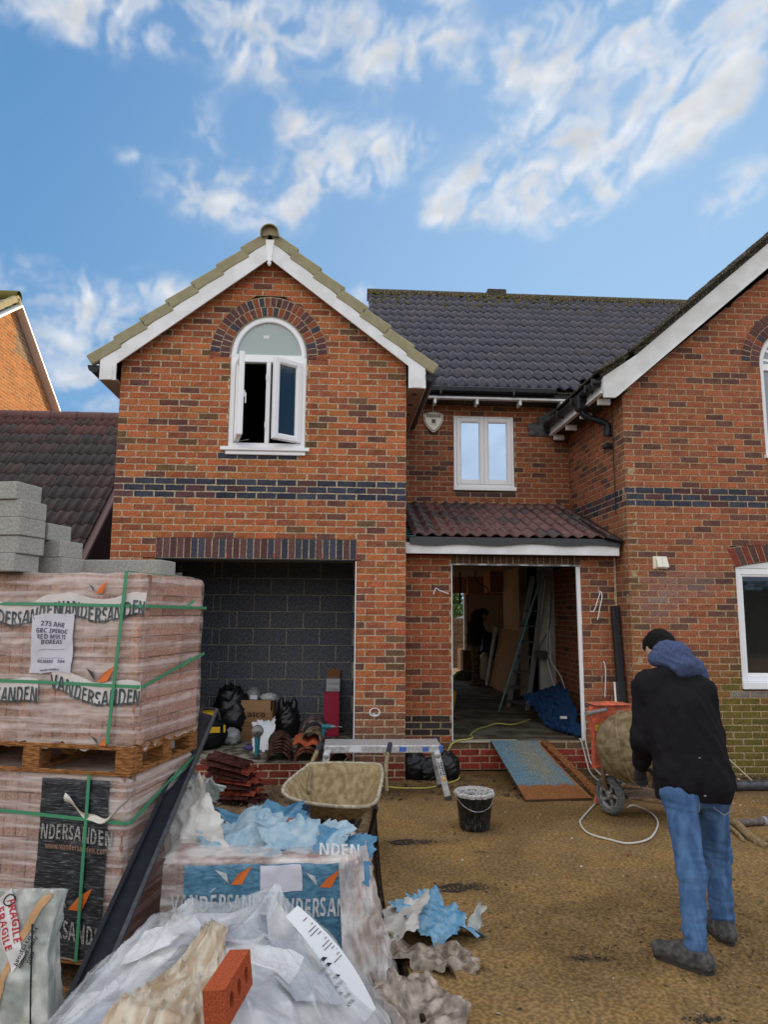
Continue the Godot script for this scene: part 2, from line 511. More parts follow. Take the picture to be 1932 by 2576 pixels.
# lays stretcher bond on a plane; spans(v) lists the solid stretches at height v
func lay(par: Node3D, o: Vector3, U: Vector3, Nn: Vector3, spans: Callable, i0: int, i1: int, y0: float, pal: Callable, mortar: Material, single = null, phase := 0.0, back := 0.1, rest_name := "brick", jit := 0.0016) -> void:
	var rg := RandomNumberGenerator.new()
	rg.seed = 77 + i0 * 13 + int(o.z * 100)
	var mo := MB.new()
	var rest := MB.new()
	for i in range(i0, i1):
		var v0 := y0 + i * 0.075 + 0.0055
		var v1 := v0 + 0.064
		var sm: Array = spans.call((v0 + v1) * 0.5)
		var sb: Array = spans.call(v0)
		var st: Array = spans.call(v1)
		if sb.size() != sm.size(): sb = sm
		if st.size() != sm.size(): st = sm
		for k in sm.size():
			var a0: float = sb[k][0]
			var b0: float = sb[k][1]
			var a1: float = st[k][0]
			var b1: float = st[k][1]
			if maxf(b0 - a0, b1 - a1) < 0.02:
				continue
			b0 = maxf(a0 + 0.002, b0); b1 = maxf(a1 + 0.002, b1)
			var q := [Vector2(a0 + 0.001, v0 - 0.006), Vector2(b0 - 0.001, v0 - 0.006), Vector2(b1 - 0.001, v1 + 0.006), Vector2(a1 + 0.001, v1 + 0.006)]
			var f := []
			for p in q: f.append(o + U * p.x + Vector3.UP * p.y - Nn * 0.0035)
			var g := []
			for p in q: g.append(o + U * p.x + Vector3.UP * p.y - Nn * back)
			mo.quad(f[0], f[1], f[2], f[3])
			for e in 4:
				mo.quad(g[e], g[(e + 1) % 4], f[(e + 1) % 4], f[e])
			mo.quad(g[1], g[0], g[3], g[2])
			var n := floori((minf(a0, a1) - phase) / 0.225) - 1
			while true:
				var u := phase + (0.1125 if i % 2 else 0.0) + n * 0.225
				n += 1
				if u > maxf(b0, b1):
					break
				var e0 := u + 0.0065 + rg.randf_range(-0.0025, 0.0025)
				var e1 := u + 0.2185 + rg.randf_range(-0.0025, 0.0025)
				var c: Color = pal.call(i, u + 0.11, v0 + 0.03, rg)
				var proud := rg.randf_range(-0.001, 0.002)
				var p0 := Vector2(clampf(e0, a0, b0), v0)
				var p1 := Vector2(clampf(e1, a0, b0), v0)
				var p2 := Vector2(clampf(e1, a1, b1), v1)
				var p3 := Vector2(clampf(e0, a1, b1), v1)
				if maxf(p1.x - p0.x, p2.x - p3.x) < 0.018:
					continue
				if p1.x - p0.x < 0.006: p1.x = p0.x + 0.006
				if p2.x - p3.x < 0.006: p2.x = p3.x + 0.006
				var alone: bool = single != null and single.call(i, u + 0.11)
				var b := MB.new() if alone else rest
				b.col = c
				b.mott = 0.5
				b.brick(o, U, Vector3.UP, Nn, [p0, p1, p2, p3], proud, 0.03, rg, jit)
				if alone:
					part(par, "brick", b, mt.brick)
	part(par, "mortar", mo, mortar)
	if rest.n:
		stuff(part(par, rest_name, rest, mt.brick))

func soldiers(par: Node3D, o: Vector3, U: Vector3, Nn: Vector3, n: int, pitch: float, v0: float, v1: float, mortar: Material, pal: Callable, rise := 0.0) -> void:
	var rg := RandomNumberGenerator.new()
	rg.seed = 5 + n
	var mo := MB.new()
	var wid := n * pitch
	for k in n:
		var s := []
		for e in [0.0, 1.0]:
			var x: float = (k + e) / n * 2.0 - 1.0
			var fan := x * rise * 0.9
			s.append([Vector2((k + e) * pitch - fan * 0.0, v0 + rise * (1 - x * x)), Vector2((k + e) * pitch + fan, v1 + rise * (1 - x * x))])
		var q := [s[0][0] + Vector2(0.005, 0.004), s[1][0] + Vector2(-0.005, 0.004), s[1][1] + Vector2(-0.005, -0.004), s[0][1] + Vector2(0.005, -0.004)]
		var b := MB.new()
		b.col = pal.call(k, 0.0, 0.0, rg)
		b.brick(o, U, Vector3.UP, Nn, q, rg.randf_range(0, 0.002), 0.03, rg)
		part(par, "soldier_brick", b, mt.brick)
		var f := []
		for p in [s[0][0], s[1][0], s[1][1] + Vector2(0, 0.005), s[0][1] + Vector2(0, 0.005)]: f.append(p)
		mo.quad(o + U * f[0].x + Vector3.UP * f[0].y - Nn * 0.0045, o + U * f[1].x + Vector3.UP * f[1].y - Nn * 0.0045, o + U * f[2].x + Vector3.UP * f[2].y - Nn * 0.0045, o + U * f[3].x + Vector3.UP * f[3].y - Nn * 0.0045)
		mo.quad(o + U * f[0].x + Vector3.UP * f[0].y - Nn * 0.1, o + U * f[1].x + Vector3.UP * f[1].y - Nn * 0.1, o + U * f[1].x + Vector3.UP * f[1].y - Nn * 0.0045, o + U * f[0].x + Vector3.UP * f[0].y - Nn * 0.0045)
	part(par, "soldier_mortar", mo, mortar)

# two rings of half bricks round a semi-elliptical window head
func arch(par: Node3D, c: Vector3, rx: float, ry: float, a0: float, a1: float, mortar: Material, count := 25) -> void:
	var rg := RandomNumberGenerator.new()
	rg.seed = 91
	var mo := MB.new()
	for ring in 2:
		var i0 := 0.004 + ring * 0.115
		var i1 := i0 + 0.107
		var n := count + ring * 5
		for k in n:
			var t0 := lerpf(a0, a1, float(k) / n)
			var t1 := lerpf(a0, a1, float(k + 1) / n)
			var g := 0.0045 / (rx + i0)
			var q := []
			for e in [[t1 - g, i0], [t0 + g, i0], [t0 + g, i1], [t1 - g, i1]]:
				q.append(Vector2(cos(e[0]) * (rx + e[1]), sin(e[0]) * (ry + e[1])))
			var r := rg.randf()
			var b := MB.new()
			b.col = shade(Color(0.15, 0.075, 0.075), rg.randf_range(0.85, 1.3)) if r < 0.6 else (Color(0.36, 0.11, 0.065) if r < 0.82 else Color(0.09, 0.09, 0.115))
			b.brick(c, Vector3.RIGHT, Vector3.UP, Vector3.BACK, q, rg.randf_range(0, 0.002), 0.03, rg, 0.0016, 0.004)
			part(par, "arch_brick", b, mt.brick)
	for k in 40:
		var t0 := lerpf(a0 - 0.02, a1 + 0.02, k / 40.0)
		var t1 := lerpf(a0 - 0.02, a1 + 0.02, (k + 1) / 40.0)
		var p := []
		for e in [[t1, 0.0], [t0, 0.0], [t0, 0.235], [t1, 0.235]]:
			p.append(c + Vector3(cos(e[0]) * (rx + e[1]), sin(e[0]) * (ry + e[1]), -0.0045))
		mo.quad(p[0], p[1], p[2], p[3])
		mo.quad(p[1], p[0], p[0] - Vector3(0, 0, 0.1), p[1] - Vector3(0, 0, 0.1))
	part(par, "arch_mortar", mo, mortar)

# a framed opening of casement profile: outer size w x h with rails r, depth d, in the xy plane of t from its lower left corner
func frame_box(b: MB, t: Transform3D, w: float, h: float, r: float, d: float, bev := 0.006) -> void:
	b.box(t * Transform3D(Basis(), Vector3(r * 0.5, h * 0.5, -d * 0.5)), Vector3(r, h, d), bev)
	b.box(t * Transform3D(Basis(), Vector3(w - r * 0.5, h * 0.5, -d * 0.5)), Vector3(r, h, d), bev)
	b.box(t * Transform3D(Basis(), Vector3(w * 0.5, r * 0.5, -d * 0.5)), Vector3(w - 2 * r - 0.001, r, d), bev)
	b.box(t * Transform3D(Basis(), Vector3(w * 0.5, h - r * 0.5, -d * 0.5)), Vector3(w - 2 * r - 0.001, r, d), bev)

func casement(par: Node3D, t: Transform3D, w: float, h: float, handle := false, glass: Material = null) -> void:
	var b := MB.new()
	frame_box(b, t, w, h, 0.062, 0.06, 0.008)
	frame_box(b, t * Transform3D(Basis(), Vector3(0.05, 0.05, -0.012)), w - 0.1, h - 0.1, 0.022, 0.03, 0.004)
	var c := part(par, "casement", b, mt.upvc)
	var g := MB.new()
	g.box(t * Transform3D(Basis(), Vector3(w * 0.5, h * 0.5, -0.03)), Vector3(w - 0.13, h - 0.13, 0.006))
	part(par, "pane", g, glass if glass else mt.glass)
	if handle:
		var k := MB.new()
		k.box(t * Transform3D(Basis(), Vector3(w - 0.031, h * 0.5, -0.068)), Vector3(0.022, 0.07, 0.014), 0.003)
		k.box(t * Transform3D(Basis(), Vector3(w - 0.031, h * 0.5 - 0.05, -0.082)), Vector3(0.018, 0.12, 0.014), 0.004)
		part(par, "handle", k, mt.upvc)

func node(par: Node, called: String, at := Vector3.ZERO) -> Node3D:
	var o := Node3D.new()
	o.name = numbered(par, called)
	o.position = at
	par.add_child(o, true)
	return o

func arched_frame(b: MB, c: Vector3, rx: float, ry: float, bottom: float, r: float, d: float) -> void:
	# uprights, cill rail and the curved head
	b.lohi(Vector3(c.x - rx, bottom, c.z - d), Vector3(c.x - rx + r, c.y, c.z), 0.006)
	b.lohi(Vector3(c.x + rx - r, bottom, c.z - d), Vector3(c.x + rx, c.y, c.z), 0.006)
	b.lohi(Vector3(c.x - rx + r, bottom, c.z - d), Vector3(c.x + rx - r, bottom + r, c.z - 0.001), 0.006)
	var n := 28
	b.sm = 1
	for k in n:
		var q := []
		for t in [PI * k / n, PI * (k + 1) / n]:
			q.append([Vector3(cos(t) * rx, sin(t) * ry, 0) + c, Vector3(cos(t) * (rx - r + 0.006), sin(t) * (ry - r + 0.006), 0) + c, Vector3(cos(t) * (rx - r), sin(t) * (ry - r), -0.006) + c])
		var e := Vector3(0, 0, d)
		b.quad(q[0][1], q[0][0], q[1][0], q[1][1])
		b.quad(q[0][2], q[0][1], q[1][1], q[1][2])
		b.quad(q[0][2] - e, q[0][2], q[1][2], q[1][2] - e)
		b.quad(q[0][0], q[0][0] - e, q[1][0] - e, q[1][0])
	b.sm = -1

func fan(b: MB, c: Vector3, rx: float, ry: float) -> void:
	for k in 28:
		var t0 := PI * k / 28
		var t1 := PI * (k + 1) / 28
		b.tri(c, c + Vector3(cos(t0) * rx, sin(t0) * ry, 0), c + Vector3(cos(t1) * rx, sin(t1) * ry, 0))

func tile_mesh(sd: int, len := 0.42) -> ArrayMesh:
	# double pantile, 300 wide with two rolls; its lower edge at the origin, running up along -z
	var b := MB.new()
	var n := 20
	var rg := RandomNumberGenerator.new()
	rg.seed = sd
	var prof := func(x: float) -> float:
		var p := fposmod(x / 0.15, 1.0)
		return 0.034 * pow(0.5 - 0.5 * cos(TAU * pow(p, 0.85)), 1.15)
	b.sm = 1
	var w := rg.randf_range(-0.002, 0.002)
	for i in n:
		var x0 := 0.302 * i / n
		var x1 := 0.302 * (i + 1) / n
		var y0: float = prof.call(x0) + 0.02 + w
		var y1: float = prof.call(x1) + 0.02 + w
		b.quad(Vector3(x0, y0, 0.006), Vector3(x1, y1, 0.006), Vector3(x1, y1 - 0.014, -len), Vector3(x0, y0 - 0.014, -len))
		b.quad(Vector3(x0, y0 - 0.018, 0), Vector3(x1, y1 - 0.018, 0), Vector3(x1, y1, 0.006), Vector3(x0, y0, 0.006))
	b.sm = -1
	b.quad(Vector3(0.302, 0.002, 0), Vector3(0.302, 0.0, -len), Vector3(0.302, 0.02, -len), Vector3(0.302, 0.02, 0))
	return b.mesh()

# tiles a slope: from the lower left corner up the slope; rows, columns, tones
func tiled(par: Node3D, corner: Vector3, right: Vector3, up: Vector3, rows: int, cols: int, gauge: float, tones: Array, sd: int, keep = null) -> void:
	var rg := RandomNumberGenerator.new()
	rg.seed = sd
	var ms := [tile_mesh(sd), tile_mesh(sd + 1), tile_mesh(sd + 2)]
	var nrm := right.cross(up).normalized()
	for r in rows:
		for c in cols:
			var p := corner + up * (r * gauge) + right * (c * 0.3)
			if keep and not keep.call(p, r, c):
				continue
			var o := put(par, "roof_tile", ms[rg.randi() % 3], tones[mini(rg.randi() % tones.size(), tones.size() - 1)])
			var tilt := Basis(right, rg.randf_range(-0.006, 0.006)) * Basis(nrm, rg.randf_range(-0.004, 0.004))
			o.transform = Transform3D(tilt * Basis(right, nrm, -up), p + nrm * rg.randf_range(0.0, 0.003))

func slab(par: Node, called: String, a: Vector3, b: Vector3, m: Material, bev := 0.0) -> MeshInstance3D:
	var q := MB.new()
	q.lohi(a, b, bev)
	return part(par, called, q, m)

func build_house() -> void:
	house = thing("brick_house", "red brick house with two white-trimmed gables, a tiled porch roof and an open garage", "house")
	gable_front()
	middle_part()
	right_wing()
	insides()

func gable_front() -> void:
	var Y0 := -0.04
	var w := node(house, "gable_wall")
	var spans := func(v: float) -> Array:
		var a := -3.25 + maxf(0.0, (v - 4.62) / 0.8)
		var b := -maxf(0.0, (v - 4.65) / 0.8)
		if v > 0.2 and v < 2.595:
			return [[a, -2.765], [-0.553, b]]
		if v > 3.585 and v < 4.70:
			return [[a, -2.03], [-1.155, b]]
		if v >= 4.70 and v < 5.42:
			var hw := 0.675 * sqrt(maxf(0.0, 1.0 - pow((v - 4.70) / 0.72, 2)))
			return [[a, -1.593 - hw], [-1.593 + hw, b]]
		return [[a, b]]
	var pal := func(i: int, u: float, v: float, rg: RandomNumberGenerator) -> Color:
		if i >= 41 and i <= 43:
			return blue_brick(rg)
		if (i == 47 or (i == 46 and false)) and u > -2.03 and u < -1.15:
			return blue_brick(rg, 0.9)
		if i < 3:
			return shade(Color(0.32, 0.075, 0.05), rg.randf_range(0.8, 1.15))
		var c := new_brick(rg)
		# pier bricks turn dull brown towards the foot
		if v < 0.95 and u > -0.6:
			var t := clampf((0.95 - v) / 0.5, 0.0, 1.0) * 0.75
			c = c.lerp(Color(0.25, 0.155, 0.11), t)
		return c
	# the bricks that show largest: garage pier and the wall above the opening
	var pick := func(i: int, u: float) -> bool:
		return (u > -0.6 and i >= 6 and i < 35) or (i >= 35 and i < 46) or (i >= 46 and i < 53 and u > -1.2)
	lay(w, Vector3.ZERO, Vector3.RIGHT, Vector3.BACK, spans, 0, 79, Y0, pal, mt.mortar, pick, 0.0)
	var spal := func(i: int, u: float, v: float, rg: RandomNumberGenerator) -> Color:
		return blue_brick(rg, 0.62)
	soldiers(w, Vector3(-2.765, 0, 0.001), Vector3.RIGHT, Vector3.BACK, 29, 0.07627, 2.368, 2.593, mt.mortar, spal)
	arch(w, Vector3(-1.593, 4.70, 0.001), 0.445, 0.485, -0.06, PI + 0.06, mt.mortar)
	# steel lintel under the soldiers, red weep vents between them
	slab(w, "lintel", Vector3(-2.9, 2.352, -0.1), Vector3(-0.5, 2.366, -0.003), mt.black_plastic)
	for x in [-2.74, -1.99, -1.47, -0.93, -0.557]:
		slab(w, "weep_vent", Vector3(x - 0.005, 2.372, -0.01), Vector3(x + 0.005, 2.43, 0.003), mk("weep", L(0.5, 0.07, 0.04), 0.5))
	slab(w, "corner_bead", Vector3(-0.563, 0.2, -0.09), Vector3(-0.554, 2.35, 0.002), mt.upvc)
	# arched window
	var win := node(house, "arched_window")
	var f := MB.new()
	var c := Vector3(-1.593, 4.70, -0.02)
	arched_frame(f, c, 0.436, 0.482, 3.62, 0.062, 0.07)
	f.lohi(Vector3(-2.02, 4.635, -0.089), Vector3(-1.166, 4.725, -0.022), 0.005)
	f.lohi(Vector3(-1.618, 3.68, -0.089), Vector3(-1.568, 4.635, -0.022), 0.005)
	part(win, "frame", f, mt.upvc)
	var pf := MB.new()
	for k in 30:
		var x := -2.04 if k % 2 else -1.146
		var y := 3.66 + k * 0.035
		pf.bx(Vector3(x, y, -0.012 + 0.004 * sin(k * 3.7)), Vector3(0.022, 0.06, 0.02), 0.006, Vector3(0, 0, sin(k * 1.7) * 0.3))
	part(win, "foam_seal", pf, mk("foam", L(0.62, 0.52, 0.33), 0.9))
	var gp := MB.new()
	fan(gp, Vector3(-1.593, 4.71, -0.05), 0.385, 0.43)
	part(win, "fanlight_pane", gp, mk("frosted", L(0.33, 0.40, 0.40), 0.12))
	slab(win, "sticker", Vector3(-1.665, 4.93, -0.049), Vector3(-1.60, 4.97, -0.047), mt.paper)
	slab(win, "sill", Vector3(-2.10, 3.578, -0.02), Vector3(-1.105, 3.62, 0.055), mt.upvc, 0.006)
	slab(win, "sill_apron", Vector3(-2.045, 3.535, -0.01), Vector3(-1.15, 3.577, 0.03), mt.upvc, 0.004)
	# both lights stand open towards us
	casement(win, Transform3D(Basis(Vector3.UP, -deg_to_rad(76)), Vector3(-1.962, 3.685, 0.0)), 0.365, 0.945, true)
	casement(win, Transform3D(Basis(Vector3.UP, deg_to_rad(36)), Vector3(-1.20, 3.685, 0.0)) * Transform3D(Basis(), Vector3(-0.365, 0, 0)), 0.365, 0.945)
	var st := MB.new()
	st.bar(Vector3(-1.93, 3.69, -0.01), Vector3(-1.78, 3.69, 0.1), 0.012, 0.006)
	st.bar(Vector3(-1.24, 3.69, -0.01), Vector3(-1.4, 3.69, 0.07), 0.012, 0.006)
	part(win, "stay", st, mt.galvanised)
	var hg := MB.new()
	for y in [3.86, 4.42]:
		hg.lohi(Vector3(-1.622, y, -0.02), Vector3(-1.60, y + 0.07, -0.012), 0.003)
	part(win, "hinge_keep", hg, mt.upvc)
	# roof of this gable
	var rf := node(house, "gable_roof")
	var ap := Vector3(-1.605, 6.055, 0.14)
	for s in [-1, 1]:
		var low := Vector3(-3.44, 4.55, 0.14) if s < 0 else Vector3(0.205, 4.555, 0.14)
		var d := (low - ap).normalized()
		var perp := Vector3(-d.y * s, d.x * s, 0)
		if perp.y > 0: perp = -perp
		var bb := MB.new()
		var P := [ap, low + Vector3(0, 0.0, 0), Vector3(low.x, 4.325, 0.14), Vector3(-3.262 if s < 0 else 0.012, 4.325, 0.14), Vector3(-3.262 if s < 0 else 0.012, 4.515 if s < 0 else 4.585, 0.14), Vector3(-1.605, 5.825, 0.14)]
		var pl := []
		for p in P: pl.append(Vector2(p.x, p.y))
		bb.prism(pl, 0.022 + 0.001 * s, Transform3D(Basis(), Vector3(0, 0, 0.14)))
		part(rf, "bargeboard", bb, mt.fascia)
		# box end and soffit
		var sx0: float = low.x if s < 0 else 0.008
		var sx1: float = -3.256 if s < 0 else low.x
		var so := MB.new()
		so.lohi(Vector3(sx0 + 0.003, 4.33, -3.0), Vector3(sx1 - 0.003, 4.345, 0.116))
		part(rf, "soffit", so, mk("soffit", L(0.42, 0.30, 0.26), 0.6))  # brown tone stands in for shade on the white soffit
		slab(rf, "box_end", Vector3(sx0 + 0.045, 4.328, 0.141), Vector3(sx1 - 0.045, 4.44, 0.147), mt.fascia, 0.002)
		slab(rf, "eaves_board", Vector3(low.x - 0.01, 4.33, -3.0), Vector3(low.x + 0.01, 4.53, 0.115), mt.fascia)
		if s > 0:
			for z in [-0.12, -0.55, -0.98, -1.4]:
				var v := MB.new()
				v.lathe([Vector2(0.0, 0.0), Vector2(0.034, 0.0), Vector2(0.034, 0.006)], 14, Transform3D(Basis(Vector3.RIGHT, PI), Vector3(0.105, 4.329, z)))
				part(rf, "soffit_vent", v, mk("vent_brown", L(0.16, 0.09, 0.07), 0.7))
		# verge caps stepping up the slope
		var len := ap.distance_to(low) + 0.12
		var nn := 7
		for k in nn:
			var t0 := len * k / nn
			var t1 := len * (k + 1) / nn
			var base := low - d * -0.10
			var a := base - d * t0
			var b2 := base - d * (t1 + 0.03)
			var lift := -perp * 0.040
			var v := MB.new()
			v.bar(a + lift + -perp * 0.034 + Vector3(0, 0, -0.03), b2 + lift - -perp * 0.004 + Vector3(0, 0, -0.03), 0.13, 0.075, 0.012, Vector3(0, 0, 1))
			part(rf, "verge_cap", v, mt.verge)
		# tiled slope behind the verge
		var sl := MB.new()
		sl.bar(low - perp * 0.05 + d * 0.05 + Vector3(0, 0, -2.0), ap - perp * 0.05 + Vector3(0, 0, -2.0), 3.9, 0.03, 0.0, Vector3(0, 0, 1).cross(d))
		part(rf, "slope", sl, mt.dark_verge)
		# gutter
		var gx: float = low.x + 0.07 * s
		var gu := MB.new()
		gu.sm = 1
		for k in 10:
			var a0 := PI + PI * k / 10
			var a1 := PI + PI * (k + 1) / 10
			for rr in [0.062, 0.056]:
				var p0 := Vector3(gx + cos(a0) * rr, 4.475 + sin(a0) * rr, 0.13)
				var p1 := Vector3(gx + cos(a1) * rr, 4.475 + sin(a1) * rr, 0.13)
				if rr > 0.06:
					gu.quad(p0, p1, p1 - Vector3(0, 0, 2.2), p0 - Vector3(0, 0, 2.2))
				else:
					gu.quad(p1, p0, p0 - Vector3(0, 0, 2.2), p1 - Vector3(0, 0, 2.2))
		gu.sm = -1
		for k in 10:
			var a0 := PI + PI * k / 10
			var a1 := PI + PI * (k + 1) / 10
			gu.tri(Vector3(gx, 4.475, 0.131), Vector3(gx + cos(a0) * 0.066, 4.475 + sin(a0) * 0.066, 0.131), Vector3(gx + cos(a1) * 0.066, 4.475 + sin(a1) * 0.066, 0.131))
		gu.lohi(Vector3(gx - 0.068, 4.470, 0.08), Vector3(gx + 0.068, 4.492, 0.135), 0.004)
		part(rf, "gutter", gu, mt.black_plastic)
	# ridge end and finial
	var rc := MB.new()
	rc.lathe([Vector2(0.098, 0.0), Vector2(0.098, 3.2)], 18, Transform3D(Basis(Vector3.RIGHT, -PI / 2), ap + Vector3(0, 0.035, 0.03)), true, PI - 0.2, TAU + 0.2)
	rc.lathe([Vector2(0.0, 0.0), Vector2(0.106, 0.0), Vector2(0.106, -0.06), Vector2(0.094, -0.06)], 20, Transform3D(Basis(Vector3.RIGHT, -PI / 2), ap + Vector3(0, 0.035, 0.05)), false, PI - 0.2, TAU + 0.2)
	part(rf, "ridge_cap", rc, mt.verge)
	var fi := MB.new()
	fi.prism([Vector2(-0.05, 0.24), Vector2(-0.022, -0.02), Vector2(0.022, -0.02), Vector2(0.05, 0.24)], 0.012, Transform3D(Basis(), Vector3(-1.606, 5.81, 0.153)))
	fi.lathe([Vector2(0.0, -0.05), Vector2(0.012, -0.042), Vector2(0.026, -0.012), Vector2(0.02, 0.003), Vector2(0.008, 0.008)], 14, Transform3D(Basis(), Vector3(-1.606, 5.775, 0.147)))
	part(rf, "finial", fi, mt.upvc)

func middle_part() -> void:
	# upper wall behind the porch
	var w := node(house, "upper_wall")
	var spans := func(v: float) -> Array:
		if v > 3.535 and v < 4.66:
			return [[-0.1, 0.885], [1.78, 2.6]]
		return [[-0.1, 2.6]]
	var pal := func(i: int, u: float, v: float, rg: RandomNumberGenerator) -> Color:
		if i == 46 and u > 0.8 and u < 1.8:
			return shade(Color(0.15, 0.085, 0.08), rg.randf_range(0.8, 1.2))
		return shade(old_brick(rg), 0.88)
	lay(w, Vector3(0, 0, -2.06), Vector3.RIGHT, Vector3.BACK, spans, 38, 68, -0.015, pal, mt.old_mortar)
	var win := node(house, "casement_window")
	var f := MB.new()
	frame_box(f, Transform3D(Basis(), Vector3(0.89, 3.585, -2.075)), 0.885, 1.08, 0.05, 0.07)
	f.lohi(Vector3(1.31, 3.636, -2.144), Vector3(1.355, 4.614, -2.08), 0.004)
	part(win, "frame", f, mt.upvc)
	slab(win, "sill", Vector3(0.875, 3.53, -2.1), Vector3(1.795, 3.584, -2.02), mt.upvc, 0.006)
	slab(win, "trickle_vent", Vector3(1.14, 4.61, -2.075), Vector3(1.51, 4.63, -2.06), mt.upvc, 0.004)
	for x in [0.928, 1.333]:
		casement(win, Transform3D(Basis(), Vector3(x, 3.625, -2.058)), 0.404, 0.985, false, mk("sky_tint_pane", L(0.22, 0.30, 0.42), 0.04, null, Vector3.ONE, null, 0.3, 1.0))  # blue sky reflection put into a tinted mirror instead of clear glass
	var bl := MB.new()
	for k in 7:
		bl.lohi(Vector3(0.95, 4.40 + k * 0.026, -2.19), Vector3(1.72, 4.422 + k * 0.026, -2.178))
	part(win, "raised_blind", bl, mt.upvc)
	# main roof: eaves at z -1.7, 40 degrees, ridge at z -5.1
	var rf := node(house, "main_roof")
	var up := Vector3(0, sin(deg_to_rad(41)), -cos(deg_to_rad(41)))
	var tones := []
	for k in 4:
		tones.append(mk("slate_tile_%d" % k, [L(0.17, 0.155, 0.27), L(0.22, 0.19, 0.31), L(0.15, 0.145, 0.26), L(0.25, 0.20, 0.28)][k], 0.34, tex["specks"], Vector3.ONE * 2.2, tex["rough"], 0.2))
	tiled(rf, Vector3(-0.28, 4.93, -1.68), Vector3.RIGHT, up, 13, 22, 0.346, tones, 300, func(p: Vector3, r: int, c: int) -> bool:
		return p.x < 2.4 + 0.30 * (r + 1) and (p.x > -0.5))
	var sl := MB.new()
	sl.prism([Vector2(-1.68, 4.885), Vector2(-5.08, 7.84), Vector2(-9.0, 4.5), Vector2(-9.0, 4.6), Vector2(-2.1, 4.82)], 11.25, Transform3D(Basis(Vector3.BACK, Vector3.UP, Vector3.RIGHT), Vector3(11.0, 0, 0)))
	part(rf, "roof_core", sl, mt.dark_verge)
	for k in 24:
		var rd := MB.new()
		rd.lathe([Vector2(0.12, 0.0), Vector2(0.122, 0.44)], 12, Transform3D(Basis(Vector3.FORWARD, PI / 2), Vector3(-0.29 + k * 0.45, 7.86, -5.09)), true, 0.0, PI * 2)
		part(rf, "ridge_tile", rd, mk("ridge", L(0.36, 0.31, 0.2), 0.9, tex["lichen"], Vector3.ONE * 1.5, tex["rough"], 0.5))
	slab(rf, "roof_vent", Vector3(2.05, 7.9, -5.15), Vector3(2.42, 8.03, -4.98), mt.dark_verge, 0.01)
	# moss cushions under the ridge
	var rg := RandomNumberGenerator.new()
	rg.seed = 8
	var ms := MB.new()
	for k in 190:
		var x := rg.randf_range(-0.28, 5.6)
		if rg.randf() < 0.4: x = rg.randf_range(-0.28, 0.6) if rg.randf() < 0.5 else rg.randf_range(1.6, 3.6)
		var s := pow(rg.randf(), 2.0) * 0.75
		var p := Vector3(x, 7.83, -5.0) - up * s
		var r := rg.randf_range(0.012, 0.035)
		ms.col = Color(0.10, 0.105, 0.025).lerp(Color(0.22, 0.17, 0.03), rg.randf())
		ms.lathe([Vector2(r, 0.0), Vector2(r * 0.8, r * 0.5), Vector2(0.0, r * 0.7)], 6, Transform3D(Basis(Vector3.RIGHT, 0.7) * Basis(Vector3.UP, rg.randf() * 6), p + Vector3(0, 0.03, 0.03)))
	stuff(part(rf, "moss", ms, mk("moss", Color(1, 1, 1), 1.0, tex["grain"], Vector3.ONE * 5, tex["rough"], 0.6, 0.0, true)))
	var gu := MB.new()
	gu.lohi(Vector3(0.27, 4.85, -1.7), Vector3(2.3, 4.945, -1.6), 0.02)
	part(rf, "gutter", gu, mt.black_plastic)
	for x in [0.62, 1.66]:
		slab(rf, "gutter_joint", Vector3(x, 4.82, -1.705), Vector3(x + 0.03, 4.95, -1.594), mt.seal, 0.004)
	slab(rf, "dark_board", Vector3(0.2, 4.80, -1.76), Vector3(2.55, 4.87, -1.70), mt.black_plastic)  # black strip between gutter and fascia
	slab(rf, "fascia", Vector3(0.2, 4.785, -1.775), Vector3(2.55, 4.812, -1.69), mt.fascia)
	for x in [0.55, 1.15, 1.77, 2.37]:
		slab(rf, "rafter_foot", Vector3(x, 4.71, -1.86), Vector3(x + 0.038, 4.784, -1.70), mt.fascia, 0.003)
	slab(rf, "soffit", Vector3(-0.2, 4.795, -2.2), Vector3(2.58, 4.815, -1.78), mt.dark_verge)
	# porch
	var pr := node(house, "porch_roof")
	var pt := []
	for k in 4:
		pt.append(mk("porch_tile_%d" % k, [L(0.45, 0.2, 0.18), L(0.62, 0.25, 0.21), L(0.30, 0.17, 0.17), L(0.72, 0.29, 0.25)][k], 0.5, tex["specks"], Vector3.ONE * 2.5, tex["rough"], 0.3))
	var pu := Vector3(0, 0.66, -1.88).normalized()
	tiled(pr, Vector3(0.1, 2.655, -0.17), Vector3.RIGHT, pu, 6, 9, 0.335, pt, 410, func(p: Vector3, r: int, c: int) -> bool: return p.x < 2.4)
	var half := MB.new()
	half.bar(Vector3(1.29, 2.60, -0.2), Vector3(1.29, 3.26, -2.08), 2.55, 0.03)
	part(pr, "roof_core", half, mt.dark_verge)
	var mem := MB.new()
	for k in 4:
		mem.bar(Vector3(0.01, 2.66 + k * 0.05, -0.2 - k * 0.2), Vector3(0.13, 2.66 + k * 0.05, -0.2 - k * 0.2), 0.12, 0.008)
	part(pr, "membrane_strip", mem, mk("teal", L(0.05, 0.16, 0.19), 0.6))
	var fe := MB.new()
	fe.grid(40, 2, func(u: float, v: float) -> Vector3: return Vector3(0.06 + u * 2.47, 2.655 - v * 0.085 - 0.012 * sin(u * 19.0) * v - 0.01 * v * sin(u * 7.0), -0.165 + 0.01 * v))
	part(pr, "eaves_felt", fe, mt.black_bag)
	slab(pr, "fascia", Vector3(0.012, 2.462, -0.21), Vector3(2.535, 2.59, -0.19), mt.fascia, 0.004)
	slab(pr, "soffit", Vector3(0.02, 2.465, -0.43), Vector3(2.53, 2.48, -0.212), mt.shade_black)
	var fl := MB.new()
